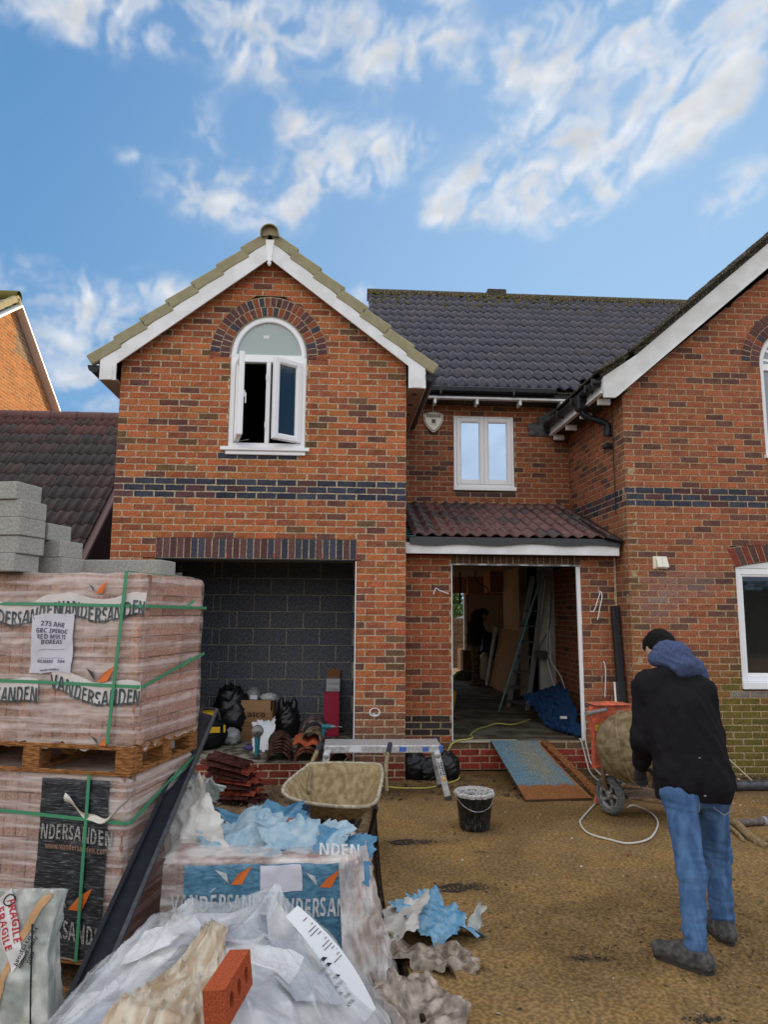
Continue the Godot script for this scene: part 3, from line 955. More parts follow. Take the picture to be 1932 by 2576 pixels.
	for k in 6:
		fl.bx(Vector3(2.44 + rng.randf() * 0.06, 2.70 + k * 0.1, -0.25 - k * 0.3), Vector3(0.22, 0.03, 0.32), 0.01, Vector3(0.35, 0, -0.25))
	part(pr, "flashing", fl, mt.black_bag)
	# porch wall with the doorway
	var pw := node(house, "porch_wall")
	var sp := func(v: float) -> Array:
		if v > 0.33 and v < 2.47:
			return [[-0.02, 0.58], [2.147, 2.57]]
		return [[-0.02, 2.57]]
	var ppal := func(i: int, u: float, v: float, rg: RandomNumberGenerator) -> Color:
		if i < 3:
			return shade(Color(0.38, 0.065, 0.045), rg.randf_range(0.85, 1.15))
		if i == 3:
			return shade(Color(0.2, 0.125, 0.075), rg.randf_range(0.85, 1.1))
		if i >= 5 and i <= 7 and u < 0.6:
			return shade(Color(0.075, 0.055, 0.05), rg.randf_range(0.8, 1.6))
		var c := shade(old_brick(rg), 0.98)
		return Color(c.r * 1.02, c.g * 0.88, c.b * 0.82) if u < 0.6 else c
	lay(pw, Vector3(0, 0, -0.43), Vector3.RIGHT, Vector3.BACK, sp, 0, 33, 0.018, ppal, mt.old_mortar, null, 0.0)
	var spal := func(i: int, u: float, v: float, rg: RandomNumberGenerator) -> Color:
		return shade(Color(0.16, 0.1, 0.075), rg.randf_range(0.7, 1.2))
	soldiers(pw, Vector3(0.58, 0, -0.429), Vector3.RIGHT, Vector3.BACK, 21, 0.0746, 2.368, 2.59, mt.old_mortar, spal)
	slab(pw, "lintel", Vector3(0.5, 2.35, -0.53), Vector3(2.2, 2.366, -0.432), mt.galvanised)
	var fr := MB.new()
	fr.bar(Vector3(2.135, 0.33, -0.46), Vector3(2.12, 2.345, -0.46), 0.05, 0.03, 0.003, Vector3(0, 0, 1))
	part(pw, "door_frame_strip", fr, mt.upvc)
	slab(pw, "corner_bead", Vector3(0.582, 0.33, -0.53), Vector3(0.592, 2.35, -0.428), mt.upvc)
	slab(pw, "threshold", Vector3(0.6, 0.318, -0.53), Vector3(1.35, 0.334, -0.41), mk("sill_stone", L(0.42, 0.38, 0.31), 0.9), 0.003)
	slab(pw, "mortar_fillet", Vector3(2.548, 0.7, -0.44), Vector3(2.582, 2.46, -0.425), mt.mortar, 0.008)
	slab(pw, "air_brick", Vector3(0.22, 0.19, -0.432), Vector3(0.345, 0.25, -0.422), mk("air", L(0.42, 0.13, 0.1), 0.8))

func right_wing() -> void:
	var w := node(house, "wing_wall")
	var ox := 2.583
	var spans := func(v: float) -> Array:
		var a := ox + maxf(0.0, (v - 4.40) / 0.82)
		var b := 6.92 - maxf(0.0, (v - 4.40) / 0.82)
		if v > 0.95 and v < 2.58:
			var lo := 3.85
			if v > 2.34:
				lo = 3.85 - (v - 2.34) * 0.2
			return [[a, lo], [5.75 + (3.85 - lo), b]]
		if v > 3.64 and v < 4.80:
			return [[a, 4.315], [5.185, b]]
		if v >= 4.80 and v < 5.52:
			var hw := 0.665 * sqrt(maxf(0.0, 1.0 - pow((v - 4.80) / 0.7, 2)))
			return [[a, 4.75 - hw], [4.75 + hw, b]]
		return [[a, b]]
	var pal := func(i: int, u: float, v: float, rg: RandomNumberGenerator) -> Color:
		if i >= 41 and i <= 43:
			return blue_brick(rg, 0.5)
		if i == 12 and u > 3.8:
			return shade(Color(0.33, 0.29, 0.25), rg.randf_range(0.8, 1.1))
		var c := old_brick(rg)
		# algae where the downpipe leaked and under the window, lime bloom by the vent
		var g := exp(-pow((u - 3.75) / 0.35, 2)) * clampf((1.45 - v) / 0.5, 0.0, 1.0) + clampf((u - 3.55) / 0.3, 0.0, 1.0) * clampf((1.0 - v) / 0.25, 0.0, 1.0) * 0.9
		g += 0.55 * exp(-pow((u - 2.63) / 0.09, 2)) * clampf((3.2 - v) / 0.6, 0.0, 1.0)
		g *= rg.randf_range(0.55, 1.1)
		c = c.lerp(Color(0.21, 0.185, 0.045), clampf(g, 0.0, 0.9))
		var e := exp(-pow((u - 3.3) / 0.3, 2) - pow((v - 2.15) / 0.14, 2)) + 1.1 * exp(-pow((u - 2.92) / 0.22, 2) - pow((v - 1.95) / 0.25, 2))
		e *= rg.randf_range(0.3, 1.0)
		return c.lerp(Color(0.38, 0.30, 0.29), clampf(e * 0.7, 0.0, 0.75))
	lay(w, Vector3(0, 0, -0.05), Vector3.RIGHT, Vector3.BACK, spans, 0, 84, -0.04, pal, mt.old_mortar, null, ox, 0.1, "brick", 0.0012)
	arch(w, Vector3(4.75, 4.80, -0.049), 0.44, 0.47, -0.06, PI + 0.06, mt.old_mortar)
	var spal := func(i: int, u: float, v: float, rg: RandomNumberGenerator) -> Color:
		return shade(Color(0.30, 0.08, 0.06), rg.randf_range(0.7, 1.2)) if i % 2 == 0 else shade(Color(0.15, 0.09, 0.085), rg.randf_range(0.7, 1.1))
	soldiers(w, Vector3(3.85, 0, -0.049), Vector3.RIGHT, Vector3.BACK, 25, 0.076, 2.342, 2.55, mt.old_mortar, spal, 0.1)
	# return wall, facing the porch, and on into the hall
	var rw := node(house, "return_wall")
	var rs := func(v: float) -> Array:
		return [[-2.9, 0.0]] if v < 2.45 else [[-2.06, 0.0]]
	var rpal := func(i: int, u: float, v: float, rg: RandomNumberGenerator) -> Color:
		if i >= 41 and i <= 43:
			return blue_brick(rg, 0.5)
		var c := shade(old_brick(rg), 0.95)
		return c.lerp(Color(0.26, 0.2, 0.11), clampf(0.55 - absf(u) * 1.2, 0.0, 0.5) * rg.randf_range(0.3, 1.0))
	lay(rw, Vector3(ox, 0, -0.05), Vector3.BACK, Vector3.LEFT, rs, 0, 62, -0.04, rpal, mt.old_mortar, null, -0.1075, 0.12)
	# windows
	var wi := node(house, "arched_window")
	var f := MB.new()
	arched_frame(f, Vector3(4.75, 4.80, -0.09), 0.43, 0.462, 3.68, 0.062, 0.07)
	f.lohi(Vector3(4.33, 4.74, -0.158), Vector3(5.17, 4.82, -0.092), 0.004)
	f.lohi(Vector3(4.725, 3.74, -0.158), Vector3(4.775, 4.74, -0.092), 0.004)
	part(wi, "frame", f, mt.upvc)
	var ray := MB.new()
	for k in 9:
		var a := PI * (k + 0.5) / 9
		ray.bar(Vector3(4.75, 4.83, -0.12), Vector3(4.75 + cos(a) * 0.39, 4.82 + sin(a) * 0.4, -0.12), 0.03, 0.006, 0.0, Vector3(0, 0, 1))
	part(wi, "pleated_blind", ray, mt.upvc)
	var gp := MB.new()
	fan(gp, Vector3(4.75, 4.80, -0.125), 0.385, 0.41)
	gp.lohi(Vector3(4.37, 3.72, -0.13), Vector3(5.13, 4.76, -0.125))
	part(wi, "pane", gp, mk("bright_pane", L(0.3, 0.34, 0.36), 0.1))
	slab(wi, "sill", Vector3(4.29, 3.63, -0.1), Vector3(5.2, 3.679, 0.0), mt.upvc, 0.006)
	var wl := node(house, "lower_window")
	f = MB.new()
	frame_box(f, Transform3D(Basis(), Vector3(3.857, 1.035, -0.08)), 1.886, 1.29, 0.072, 0.07)
	frame_box(f, Transform3D(Basis(), Vector3(3.922, 1.10, -0.094)), 1.75, 1.16, 0.03, 0.04)
	part(wl, "frame", f, mt.upvc)
	slab(wl, "sill", Vector3(3.845, 0.955, -0.1), Vector3(5.76, 1.034, -0.02), mt.upvc, 0.006)
	slab(wl, "pane", Vector3(3.945, 1.12, -0.12), Vector3(5.66, 2.24, -0.114), mt.glass)
	slab(wl, "shade_black", Vector3(3.8, 0.9, -0.9), Vector3(5.8, 2.5, -0.85), mt.shade_black)  # near-black sheet stands in for the unlit room behind the pane
	var hd := MB.new()
	var pts := [Vector2(3.857, 2.327), Vector2(5.743, 2.327)]
	for k in 11:
		var x := 1.0 - k / 5.0
		pts.append(Vector2(4.8 + x * 0.943, 2.335 + 0.1 * (1 - x * x)))
	hd.prism(pts, 0.03, Transform3D(Basis(), Vector3(0, 0, -0.075)))
	part(wl, "head_board", hd, mt.fascia)
	# roof trim
	var rf := node(house, "wing_roof")
	var ap := Vector3(4.75, 6.56, 0.14)
	for s in [-1, 1]:
		var lo := Vector3(4.75 + s * 2.46, 4.50, 0.14)
		var tip: float = 4.75 + s * 2.46
		var bb := MB.new()
		var pl := [Vector2(4.75, 6.56), Vector2(tip + s * -0.42, 4.81), Vector2(tip, 4.52), Vector2(tip, 4.275), Vector2(tip - s * 0.14, 4.275), Vector2(4.75, 6.26)]
		bb.prism(pl, 0.03, Transform3D(Basis(), Vector3(0, 0, 0.14 + 0.0015 * s)))
		part(rf, "bargeboard", bb, mk("old_white", L(0.7, 0.71, 0.70), 0.5, tex["dust"], Vector3.ONE))
		var be := MB.new()
		be.bar(Vector3(tip - s * 0.15, 4.29, 0.148), Vector3(4.75, 6.275, 0.148), 0.012, 0.028, 0.003, Vector3(0, 0, 1))
		part(rf, "bargeboard_bead", be, mt.fascia)
		var ld := (Vector3(tip - s * 0.42, 4.81, 0.14) - ap)
		var d := ld.normalized()
		var up := Vector3(-d.y * s, d.x * s, 0)
		if up.y < 0: up = -up
		for k in 10:
			var e0 := Vector3(tip, 4.53, 0.14) + (Vector3(tip - s * 0.42, 4.81, 0.14) - Vector3(tip, 4.53, 0.14)) * minf(k, 1.0)
			if k > 1:
				e0 -= d * 0.33 * (k - 1)
			var dd: Vector3 = -d if k > 0 else Vector3(-s * 0.42, 0.28, 0).normalized()
			if e0.y > 6.5:
				continue
			var mo := MB.new()
			mo.bar(e0 + up * 0.035 + Vector3(0, 0, -0.05), e0 + dd * 0.36 + up * 0.03 + Vector3(0, 0, -0.05), 0.16, 0.06, 0.012, Vector3(0, 0, 1))
			part(rf, "verge_mortar", mo, mt.dark_verge)
			var ti := MB.new()
			ti.bar(e0 + up * 0.082 - dd * 0.03 + Vector3(0, 0, -0.9), e0 + dd * 0.36 + up * 0.07 + Vector3(0, 0, -0.9), 1.95, 0.026, 0.006, Vector3(0, 0, 1).cross(dd) if s < 0 else dd.cross(Vector3(0, 0, 1)))
			part(rf, "verge_tile", ti, mt.dark_verge)
		var sl := MB.new()
		sl.bar(Vector3(tip, 4.54, -2.8), ap + Vector3(0, 0.01, -2.94), 5.6, 0.03, 0.0, Vector3(0, 0, 1).cross(d))
		part(rf, "slope", sl, mt.dark_verge)
	# eaves over the return wall
	var gu := MB.new()
	gu.bar(Vector3(2.235, 4.475, 0.10), Vector3(2.235, 4.475, -1.95), 0.1, 0.075, 0.02)
	part(rf, "gutter", gu, mt.black_plastic)
	for z in [0.06, -0.18, -0.72, -1.3]:
		slab(rf, "gutter_joint", Vector3(2.178, 4.425, z - 0.03), Vector3(2.292, 4.522, z), mt.seal, 0.006)
	slab(rf, "fascia", Vector3(2.285, 4.36, -1.95), Vector3(2.305, 4.50, 0.115), mt.fascia)
	slab(rf, "fascia_edge", Vector3(2.265, 4.335, -1.95), Vector3(2.32, 4.359, 0.1), mt.fascia)
	for z in [-0.1, -0.72, -1.3, -1.85]:
		slab(rf, "rafter_foot", Vector3(2.31, 4.26, z - 0.04), Vector3(2.46, 4.334, z), mt.fascia, 0.003)
	slab(rf, "soffit", Vector3(2.3, 4.37, -2.0), Vector3(2.6, 4.385, 0.1), mt.dark_verge)
	var sw := MB.new()
	sw.lohi(Vector3(2.17, 4.28, -0.55), Vector3(2.30, 4.47, -0.40), 0.02)
	sw.tube([Vector3(2.235, 4.33, -0.48), Vector3(2.25, 4.25, -0.48), Vector3(2.33, 4.19, -0.46), Vector3(2.47, 4.14, -0.42), Vector3(2.53, 4.10, -0.41), Vector3(2.535, 3.98, -0.41)], 0.042, 12)
	sw.tube([Vector3(2.535, 4.06, -0.41), Vector3(2.535, 3.96, -0.41)], 0.052, 12)
	part(rf, "swan_neck", sw, mt.black_plastic)
	slab(rf, "pipe_clip", Vector3(2.48, 3.80, -0.47), Vector3(2.578, 3.86, -0.36), mt.black_plastic, 0.01)
	var cb := MB.new()
	var pc := []
	for k in 12:
		pc.append(Vector3(2.574, 4.35 - k * 0.125, -0.36 + 0.006 * sin(k * 1.9)))
	cb.tube(pc, 0.006, 6)
	part(rf, "black_cable", cb, mt.seal)
	var ls := MB.new()
	ls.grid(8, 6, func(u: float, v: float) -> Vector3: return Vector3(2.0 + u * 0.42 - 0.1 * v * absf(sin(u * 9.0)), 4.36 + v * 0.42 * (0.25 + u * 0.75), -2.035 + 0.02 * sin(u * 14.0)))
	part(rf, "lead_flashing", ls, mt.lead)

func insides() -> void:
	var r := node(house, "rooms")
	# garage: dense blocks at the back
	var bw := node(house, "garage_back_wall")
	var rg := RandomNumberGenerator.new()
	rg.seed = 4
	var mo := MB.new()
	for i in 10:
		var v0 := 0.21 + i * 0.225
		var us := []
		var x := -3.0 + (0.0 if i % 2 else -0.2)
		var ph := -0.55 + (0.225 if i % 2 == 0 else 0.0)
		var u := ph
		while u > -3.2:
			us.append([u - 0.45, u])
			u -= 0.45
			if absf(u + 2.2) < 0.23:
				us.append([u - 0.1, u])
				u -= 0.1
		for e in us:
			var a := maxf(e[0] + 0.006, -3.05)
			var b := minf(e[1] - 0.006, -0.3)
			if b - a < 0.03: continue
			var m := MB.new()
			m.brick(Vector3(0, 0, -1.95), Vector3.RIGHT, Vector3.UP, Vector3.BACK, [Vector2(a, v0 + 0.005), Vector2(b, v0 + 0.005), Vector2(b, v0 + 0.22), Vector2(a, v0 + 0.22)], 0.003, 0.03, rg, 0.002, 0.006)
			part(bw, "concrete_block", m, mt.block)
	mo.lohi(Vector3(-3.1, 0.15, -2.1), Vector3(-0.28, 2.75, -1.956))
	part(bw, "mortar", mo, mt.block_mortar)
	slab(r, "garage_floor", Vector3(-3.1, 0.05, -2.0), Vector3(-0.3, 0.21, -0.012), mt.concrete, 0.004)
	slab(r, "garage_right_wall", Vector3(-0.5, 0.0, -2.1), Vector3(-0.06, 2.6, -0.1), mt.block)
	slab(r, "garage_left_wall", Vector3(-3.235, 0.0, -5.0), Vector3(-3.0, 4.55, -0.1), mt.block)
	slab(r, "garage_ceiling", Vector3(-3.1, 2.55, -3.0), Vector3(-0.06, 2.72, -0.11), mk("joists", L(0.03, 0.028, 0.025), 0.9))
	# room over the garage
	slab(r, "upper_back_wall", Vector3(-3.1, 2.6, -3.1), Vector3(-0.05, 4.5, -2.95), mt.shade_black)
	slab(r, "upper_back_wall", Vector3(-2.45, 4.505, -3.1), Vector3(-0.75, 5.22, -2.95), mt.shade_black)
	slab(r, "gable_side_wall", Vector3(-0.14, 2.6, -3.0), Vector3(-0.003, 4.5, -0.101), mt.shade_black)
	slab(r, "upper_ceiling", Vector3(-2.5, 5.22, -3.0), Vector3(-0.72, 5.25, -0.15), mt.shade_black)
	slab(r, "upper_inner_skin_left", Vector3(-3.0, 2.75, -0.28), Vector3(-2.04, 4.6, -0.105), mt.shade_black)
	slab(r, "upper_inner_skin_right", Vector3(-1.145, 2.75, -0.28), Vector3(-0.2, 4.6, -0.105), mt.shade_black)
	# the outside of the gable's right flank
	var fl := node(house, "flank_wall")
	var fs := func(v: float) -> Array:
		return [[-3.0, -0.115]]
	var fp := func(i: int, u: float, v: float, g: RandomNumberGenerator) -> Color: return new_brick(g)
	lay(fl, Vector3(0, 0, 0), Vector3.FORWARD, Vector3.RIGHT, func(v: float) -> Array: return [[0.11, 2.1]], 0, 58, -0.04, fp, mt.mortar, null, 0.11, 0.1)
	# room behind the upper casement
	slab(r, "landing_back", Vector3(-0.1, 2.8, -3.3), Vector3(2.7, 5.2, -3.2), mk("landing", L(0.10, 0.11, 0.13), 0.9))
	slab(r, "landing_floor", Vector3(-0.1, 2.95, -3.3), Vector3(2.7, 3.1, -2.15), mt.shade_black)
	# hall behind the porch
	slab(r, "hall_floor", Vector3(-0.3, 0.05, -9.6), Vector3(6.0, 0.325, -0.52), mt.hall_floor)
	slab(r, "hall_ceiling", Vector3(-0.3, 2.62, -8.9), Vector3(6.0, 2.72, -1.3), mk("ceiling_board", L(0.22, 0.18, 0.15), 0.9))
	slab(r, "porch_ceiling", Vector3(-0.05, 2.50, -1.9), Vector3(2.58, 2.56, -0.535), mt.shade_black)
	slab(r, "hall_left_wall", Vector3(-0.28, 0.05, -9.0), Vector3(-0.02, 2.75, -2.1), mt.plaster)
	slab(r, "hall_back_wall", Vector3(2.27, 0.32, -8.95), Vector3(6.0, 2.62, -8.8), mt.plaster)
	slab(r, "hall_back_lintel", Vector3(-0.3, 2.24, -8.951), Vector3(2.268, 2.62, -8.79), mt.pink_plaster)
	slab(r, "back_beam", Vector3(2.27, 2.2, -8.798), Vector3(3.0, 2.615, -8.6), mt.pink_plaster)
	slab(r, "hall_partition", Vector3(2.56, 0.325, -6.28), Vector3(2.72, 2.62, -5.0), mk("lit_plaster", L(0.48, 0.38, 0.28), 0.9, tex["dust"], Vector3.ONE * 0.5))  # lighter plaster colour stands in for light from the garden
	slab(r, "pink_return", Vector3(2.3, 2.2, -6.9), Vector3(2.72, 2.62, -6.285), mt.pink_plaster)
	slab(r, "cupboard_back", Vector3(3.3, 0.325, -5.2), Vector3(3.4, 2.62, -2.8), mt.shade_black)
	slab(r, "cupboard_side", Vector3(2.6, 0.325, -5.1), Vector3(3.4, 2.62, -5.005), mt.shade_black)
	slab(r, "hall_right_wall", Vector3(5.9, 0.3, -9.0), Vector3(6.05, 2.7, -5.1), mt.plaster)
	slab(r, "stud_panel", Vector3(2.32, 0.325, -2.95), Vector3(2.56, 2.5, -2.86), mt.white_wall)
	slab(r, "garden_door_frame", Vector3(2.2, 0.9, -8.85), Vector3(2.262, 2.24, -8.77), mt.upvc)
	# unseen bulk of the house, added to shade the yard
	slab(r, "house_back", Vector3(2.72, 2.75, -9.0), Vector3(11.0, 4.6, -2.4), mt.shade_black)
	slab(r, "house_right", Vector3(6.93, 0.0, -9.0), Vector3(11.0, 4.6, -0.3), mk("plain_brick", L(0.3, 0.11, 0.06), 0.9, tex["grain"], Vector3.ONE * 2))

func slab_edge(z: float) -> float:
	return -0.36 - 0.012 * z - 0.03 * exp(-pow((z - 3.0) / 1.2, 2)) + 0.16 * smoothstep(3.3, 5.2, z) + 0.12 * smoothstep(5.2, 7.5, z)

func ground_at(x: float, z: float) -> float:
	var y := 0.006 * N1.get_noise_2d(x * 2.0, z * 2.0) + 0.004 * N1.get_noise_2d(x * 9.0, z * 9.0)
	var mud := exp(-pow((x - 1.05) / 0.75, 2) - pow((z - 3.75) / 0.7, 2)) + smoothstep(1.6, 2.6, x) * smoothstep(2.0, 3.4, z) + exp(-pow((x - 1.9) / 0.5, 2) - pow((z - 4.6) / 0.8, 2))
	y += clampf(mud, 0.0, 1.3) * (0.012 * N1.get_noise_2d(x * 14.0, z * 14.0) + 0.009 * absf(N2.get_noise_2d(x * 30.0, z * 30.0)))
	if x > 1.7 and z < 0.9:
		y += 0.03 * (0.5 + N1.get_noise_2d(x * 6.0, z * 6.0)) * clampf(0.9 - z, 0.0, 1.0)
	# boot and tyre ruts, lower right
	var rut := smoothstep(1.0, 1.4, x) * smoothstep(4.35, 4.7, z)
	y += rut * 0.018 * sin((x * 0.9 + z * 0.35) * 95.0) * smoothstep(-0.1, 0.3, N2.get_noise_2d(x * 4.0, z * 4.0))
	return y

func ground_tint(x: float, z: float) -> Color:
	var n := N1.get_noise_2d(x * 1.3 + 40, z * 1.3)
	var c := Color(0.43, 0.305, 0.165).lerp(Color(0.34, 0.245, 0.135), clampf(0.5 + n, 0, 1))
	c = c.lerp(Color(0.48, 0.325, 0.15), clampf(N1.get_noise_2d(x * 2.1, z * 2.1 + 30) * 1.6, 0, 0.8))
	var mud := exp(-pow((x - 1.05) / 0.8, 2) - pow((z - 3.7) / 0.75, 2)) + smoothstep(1.7, 2.6, x) * smoothstep(2.4, 3.6, z) * 0.9 + exp(-pow((x - 2.0) / 0.6, 2) - pow((z - 4.6) / 0.8, 2))
	c = c.lerp(Color(0.24, 0.17, 0.09), clampf(mud * (0.55 + 1.1 * N2.get_noise_2d(x * 3.0, z * 3.0)), 0, 0.85))
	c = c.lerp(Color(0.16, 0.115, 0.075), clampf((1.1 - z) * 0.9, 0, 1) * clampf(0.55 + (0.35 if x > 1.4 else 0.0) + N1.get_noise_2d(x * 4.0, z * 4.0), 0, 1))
	# wheel tracks and damp patches
	c = c.lerp(Color(0.27, 0.185, 0.095), 0.7 * clampf(smoothstep(0.05, 0.5, N1.get_noise_2d(x * 0.7 + z * 0.25 + 11.0, z * 0.5)), 0, 1))
	for t in [0.35, 1.75]:
		c = c.lerp(Color(0.22, 0.15, 0.08), 0.45 * exp(-pow((x - t - 0.22 * (z - 3.0) - 0.08 * sin(z * 1.3)) / 0.09, 2)) * smoothstep(2.6, 3.6, z) * (0.6 + N2.get_noise_2d(x * 9.0, z * 5.0)))
	c = c.lerp(Color(0.17, 0.115, 0.062), 0.75 * smoothstep(1.0, 1.5, x) * smoothstep(4.3, 4.8, z) * clampf(0.55 + N1.get_noise_2d(x * 2.5, z * 2.5), 0, 1))
	# dark splashes of slurry
	for s in [[-0.1, 2.05, 0.2, 0.055], [0.12, 2.98, 0.17, 0.06], [0.60, 3.98, 0.1, 0.035], [0.93, 4.55, 0.06, 0.02], [0.35, 2.3, 0.05, 0.02]]:
		var g := exp(-pow((x - s[0]) / s[2], 2) - pow((z - s[1]) / s[3], 2)) * (0.75 + 1.3 * N2.get_noise_2d(x * 22.0, z * 22.0))
		c = c.lerp(Color(0.075, 0.062, 0.05), clampf(g * 1.1, 0, 0.88))
	var sp := N2.get_noise_2d(x * 40.0, z * 40.0)
	return shade(Color(c.r * 0.80, c.g * 0.715, c.b * 0.58), 1.0 + 0.06 * sp + 0.12 * N1.get_noise_2d(x * 8.0, z * 8.0))

func grounds() -> void:
	N1.seed = 3
	N1.frequency = 1.0
	N1.fractal_octaves = 3
	N2.seed = 19
	N2.frequency = 1.0
	N2.fractal_octaves = 2
	var soil := mk("soil", Color(1, 1, 1), 0.95, tex["grain"], Vector3.ONE * 2.0, tex["soilbump"], 0.6, 0.0, true)
	var g := MB.new()
	g.col = Color(0.30, 0.2, 0.11)
	g.grid(24, 24, func(u: float, v: float) -> Vector3: return Vector3(-150 + 300 * u, -0.16, -150 + 300 * v))
	setting(part(self, "ground", g, soil))
	# the lower strip left of the concrete
	var l := MB.new()
	l.grid(70, 110, func(u: float, v: float) -> Vector3:
		var z := -0.3 + v * 7.0
		var x := -3.6 + u * 3.4
		return Vector3(x, -0.07 + 0.05 * clampf(0.5 - z, 0.0, 1.0) + 0.018 * N1.get_noise_2d(x * 5.0, z * 5.0), z),
		func(u: float, v: float, p: Vector3) -> Color: return shade(Color(0.26, 0.175, 0.10), 0.9 + 0.5 * N1.get_noise_2d(p.x * 5.0 + 9, p.z * 5.0) + 0.3 * N2.get_noise_2d(p.x * 25.0, p.z * 25.0)))
	setting(part(self, "dirt_strip", l, soil))
	var s := MB.new()
	s.grid(190, 250, func(u: float, v: float) -> Vector3:
		var z := -0.44 + v * 7.3
		var x := lerpf(slab_edge(z), 4.3, pow(u, 1.15))
		return Vector3(x, ground_at(x, z), z),
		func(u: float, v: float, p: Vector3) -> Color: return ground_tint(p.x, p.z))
	s.col = Color(0.12, 0.085, 0.055)
	for k in 80:
		var z0 := -0.44 + k * 0.09125
		var z1 := z0 + 0.09125
		s.quad(Vector3(slab_edge(z0), -0.2, z0), Vector3(slab_edge(z1), -0.2, z1), Vector3(slab_edge(z1), ground_at(slab_edge(z1), z1), z1), Vector3(slab_edge(z0), ground_at(slab_edge(z0), z0), z0))
	setting(part(self, "concrete_yard", s, soil))
	var s2 := MB.new()
	s2.grid(40, 60, func(u: float, v: float) -> Vector3:
		var z := -0.44 + v * 12.0
		var x := 4.29 + u * 8.0
		return Vector3(x, -0.002 + 0.008 * N1.get_noise_2d(x * 3.0, z * 3.0), z),
		func(u: float, v: float, p: Vector3) -> Color: return ground_tint(p.x, p.z))
	setting(part(self, "concrete_yard", s2, soil))
	var s3 := MB.new()
	s3.grid(30, 30, func(u: float, v: float) -> Vector3:
		var z := 6.85 + v * 5.0
		var x := lerpf(slab_edge(6.86), 4.3, u)
		return Vector3(x, ground_at(x, z) - 0.003, z),
		func(u: float, v: float, p: Vector3) -> Color: return ground_tint(p.x, p.z))
	setting(part(self, "concrete_yard", s3, soil))
	# form board along its edge
	var fb := MB.new()
	for k in 5:
		var z0 := 0.95 + k * 1.15
		fb.bar(Vector3(slab_edge(z0) - 0.02, -0.06, z0), Vector3(slab_edge(z0 + 1.13) - 0.02, -0.06, z0 + 1.13), 0.022, 0.13, 0.003)
	tag(part(self, "form_board", fb, mk("wet_wood", L(0.05, 0.036, 0.026), 0.8, tex["wood"], Vector3(1, 10, 1))), "dark wet timber board along the left edge of the concrete yard", "board")
	boot_print(Vector3(-0.13, 0.0, 2.06), 0.05, "dark slurry boot print on the sand nearest the wheelbarrow")
	boot_print(Vector3(0.10, 0.0, 2.98), 0.25, "dark slurry boot print on the sand between bucket and torn plastic")
	# loose clods, crumbs and chips
	clods("mud_clods", 2600, 61, Color(0.26, 0.18, 0.095), func(r: RandomNumberGenerator) -> Vector2:
		var m := r.randf()
		if m < 0.42: return Vector2(r.randfn(1.05, 0.5), r.randfn(3.7, 0.42))
		if m < 0.92: return Vector2(r.randf_range(1.7, 3.6), r.randf_range(2.8, 5.3))
		return Vector2(r.randf_range(-0.3, 3.2), r.randf_range(0.2, 5.5)), 0.004, 0.014)
	clods("soil_lumps", 1500, 62, Color(0.13, 0.09, 0.062), func(r: RandomNumberGenerator) -> Vector2:
		return Vector2(r.randf_range(1.5, 4.2), r.randf_range(-0.3, 0.55)) if r.randf() < 0.72 else Vector2(r.randf_range(-3, 1.2), r.randf_range(0.05, 0.8)), 0.006, 0.034)
	clods("stone_chips", 420, 63, Color(0.55, 0.5, 0.42), func(r: RandomNumberGenerator) -> Vector2:
		return Vector2(r.randf_range(2.4, 4.2), r.randf_range(-0.2, 1.6)) if r.randf() < 0.55 else Vector2(r.randf_range(-0.3, 3.4), r.randf_range(0.2, 5.5)), 0.003, 0.015)
	clods("brick_chips", 90, 66, Color(0.34, 0.10, 0.05), func(r: RandomNumberGenerator) -> Vector2: return Vector2(r.randf_range(-0.3, 3.4), r.randf_range(0.2, 5.2)), 0.004, 0.016)
	clods("slurry_crumbs", 420, 64, Color(0.075, 0.065, 0.05), func(r: RandomNumberGenerator) -> Vector2:
		var s5: Array = [[-0.1, 2.05, 0.13, 0.035], [0.12, 2.98, 0.11, 0.04], [0.60, 3.98, 0.07, 0.02], [0.93, 4.55, 0.04, 0.012], [0.45, 1.75, 0.2, 0.1]][r.randi() % 5]
		return Vector2(r.randfn(s5[0], s5[2]), r.randfn(s5[1], s5[3])), 0.003, 0.011)

func boot_print(at: Vector3, turn: float, label: String) -> void:
	# cleats of dark slurry left by a boot, the toe to the left
	var r := RandomNumberGenerator.new()
	r.seed = int(at.z * 100)
	var o := thing("boot_print", label, "footprint", Vector3(at.x, ground_at(at.x, at.z) + 0.004, at.z), turn, "slurry boot prints on the yard")
	var m := mk("slurry", L(0.052, 0.044, 0.036), 0.8)
	for row in 9:
		var x := -0.14 + row * 0.034
		var half := 0.050 * sqrt(maxf(0.05, 1.0 - pow((x + 0.02) / 0.17, 2))) * (1.0 if absf(x - 0.04) > 0.03 else 0.75)
		for k in 3:
			if r.randf() < 0.14: continue
			var b := MB.new()
			var z := (k - 1) * half * 0.72
			b.bx(Vector3(x + 0.008 * absf(k - 1), 0.0, z), Vector3(0.018, 0.006, half * 0.5) * r.randf_range(0.8, 1.15), 0.002, Vector3(0, (k - 1) * 0.5 + r.randf_range(-0.2, 0.2), 0))
			part(o, "cleat_mark", b, m)
	var rim := MB.new()
	var p := []
	for k in 15:
		var a := PI * 0.55 + k * 0.07 * PI
		p.append(Vector3(cos(a) * 0.165 - 0.01, 0.0, sin(a) * 0.062))
	rim.tube(p, 0.006, 5)
	part(o, "toe_mark", rim, m)

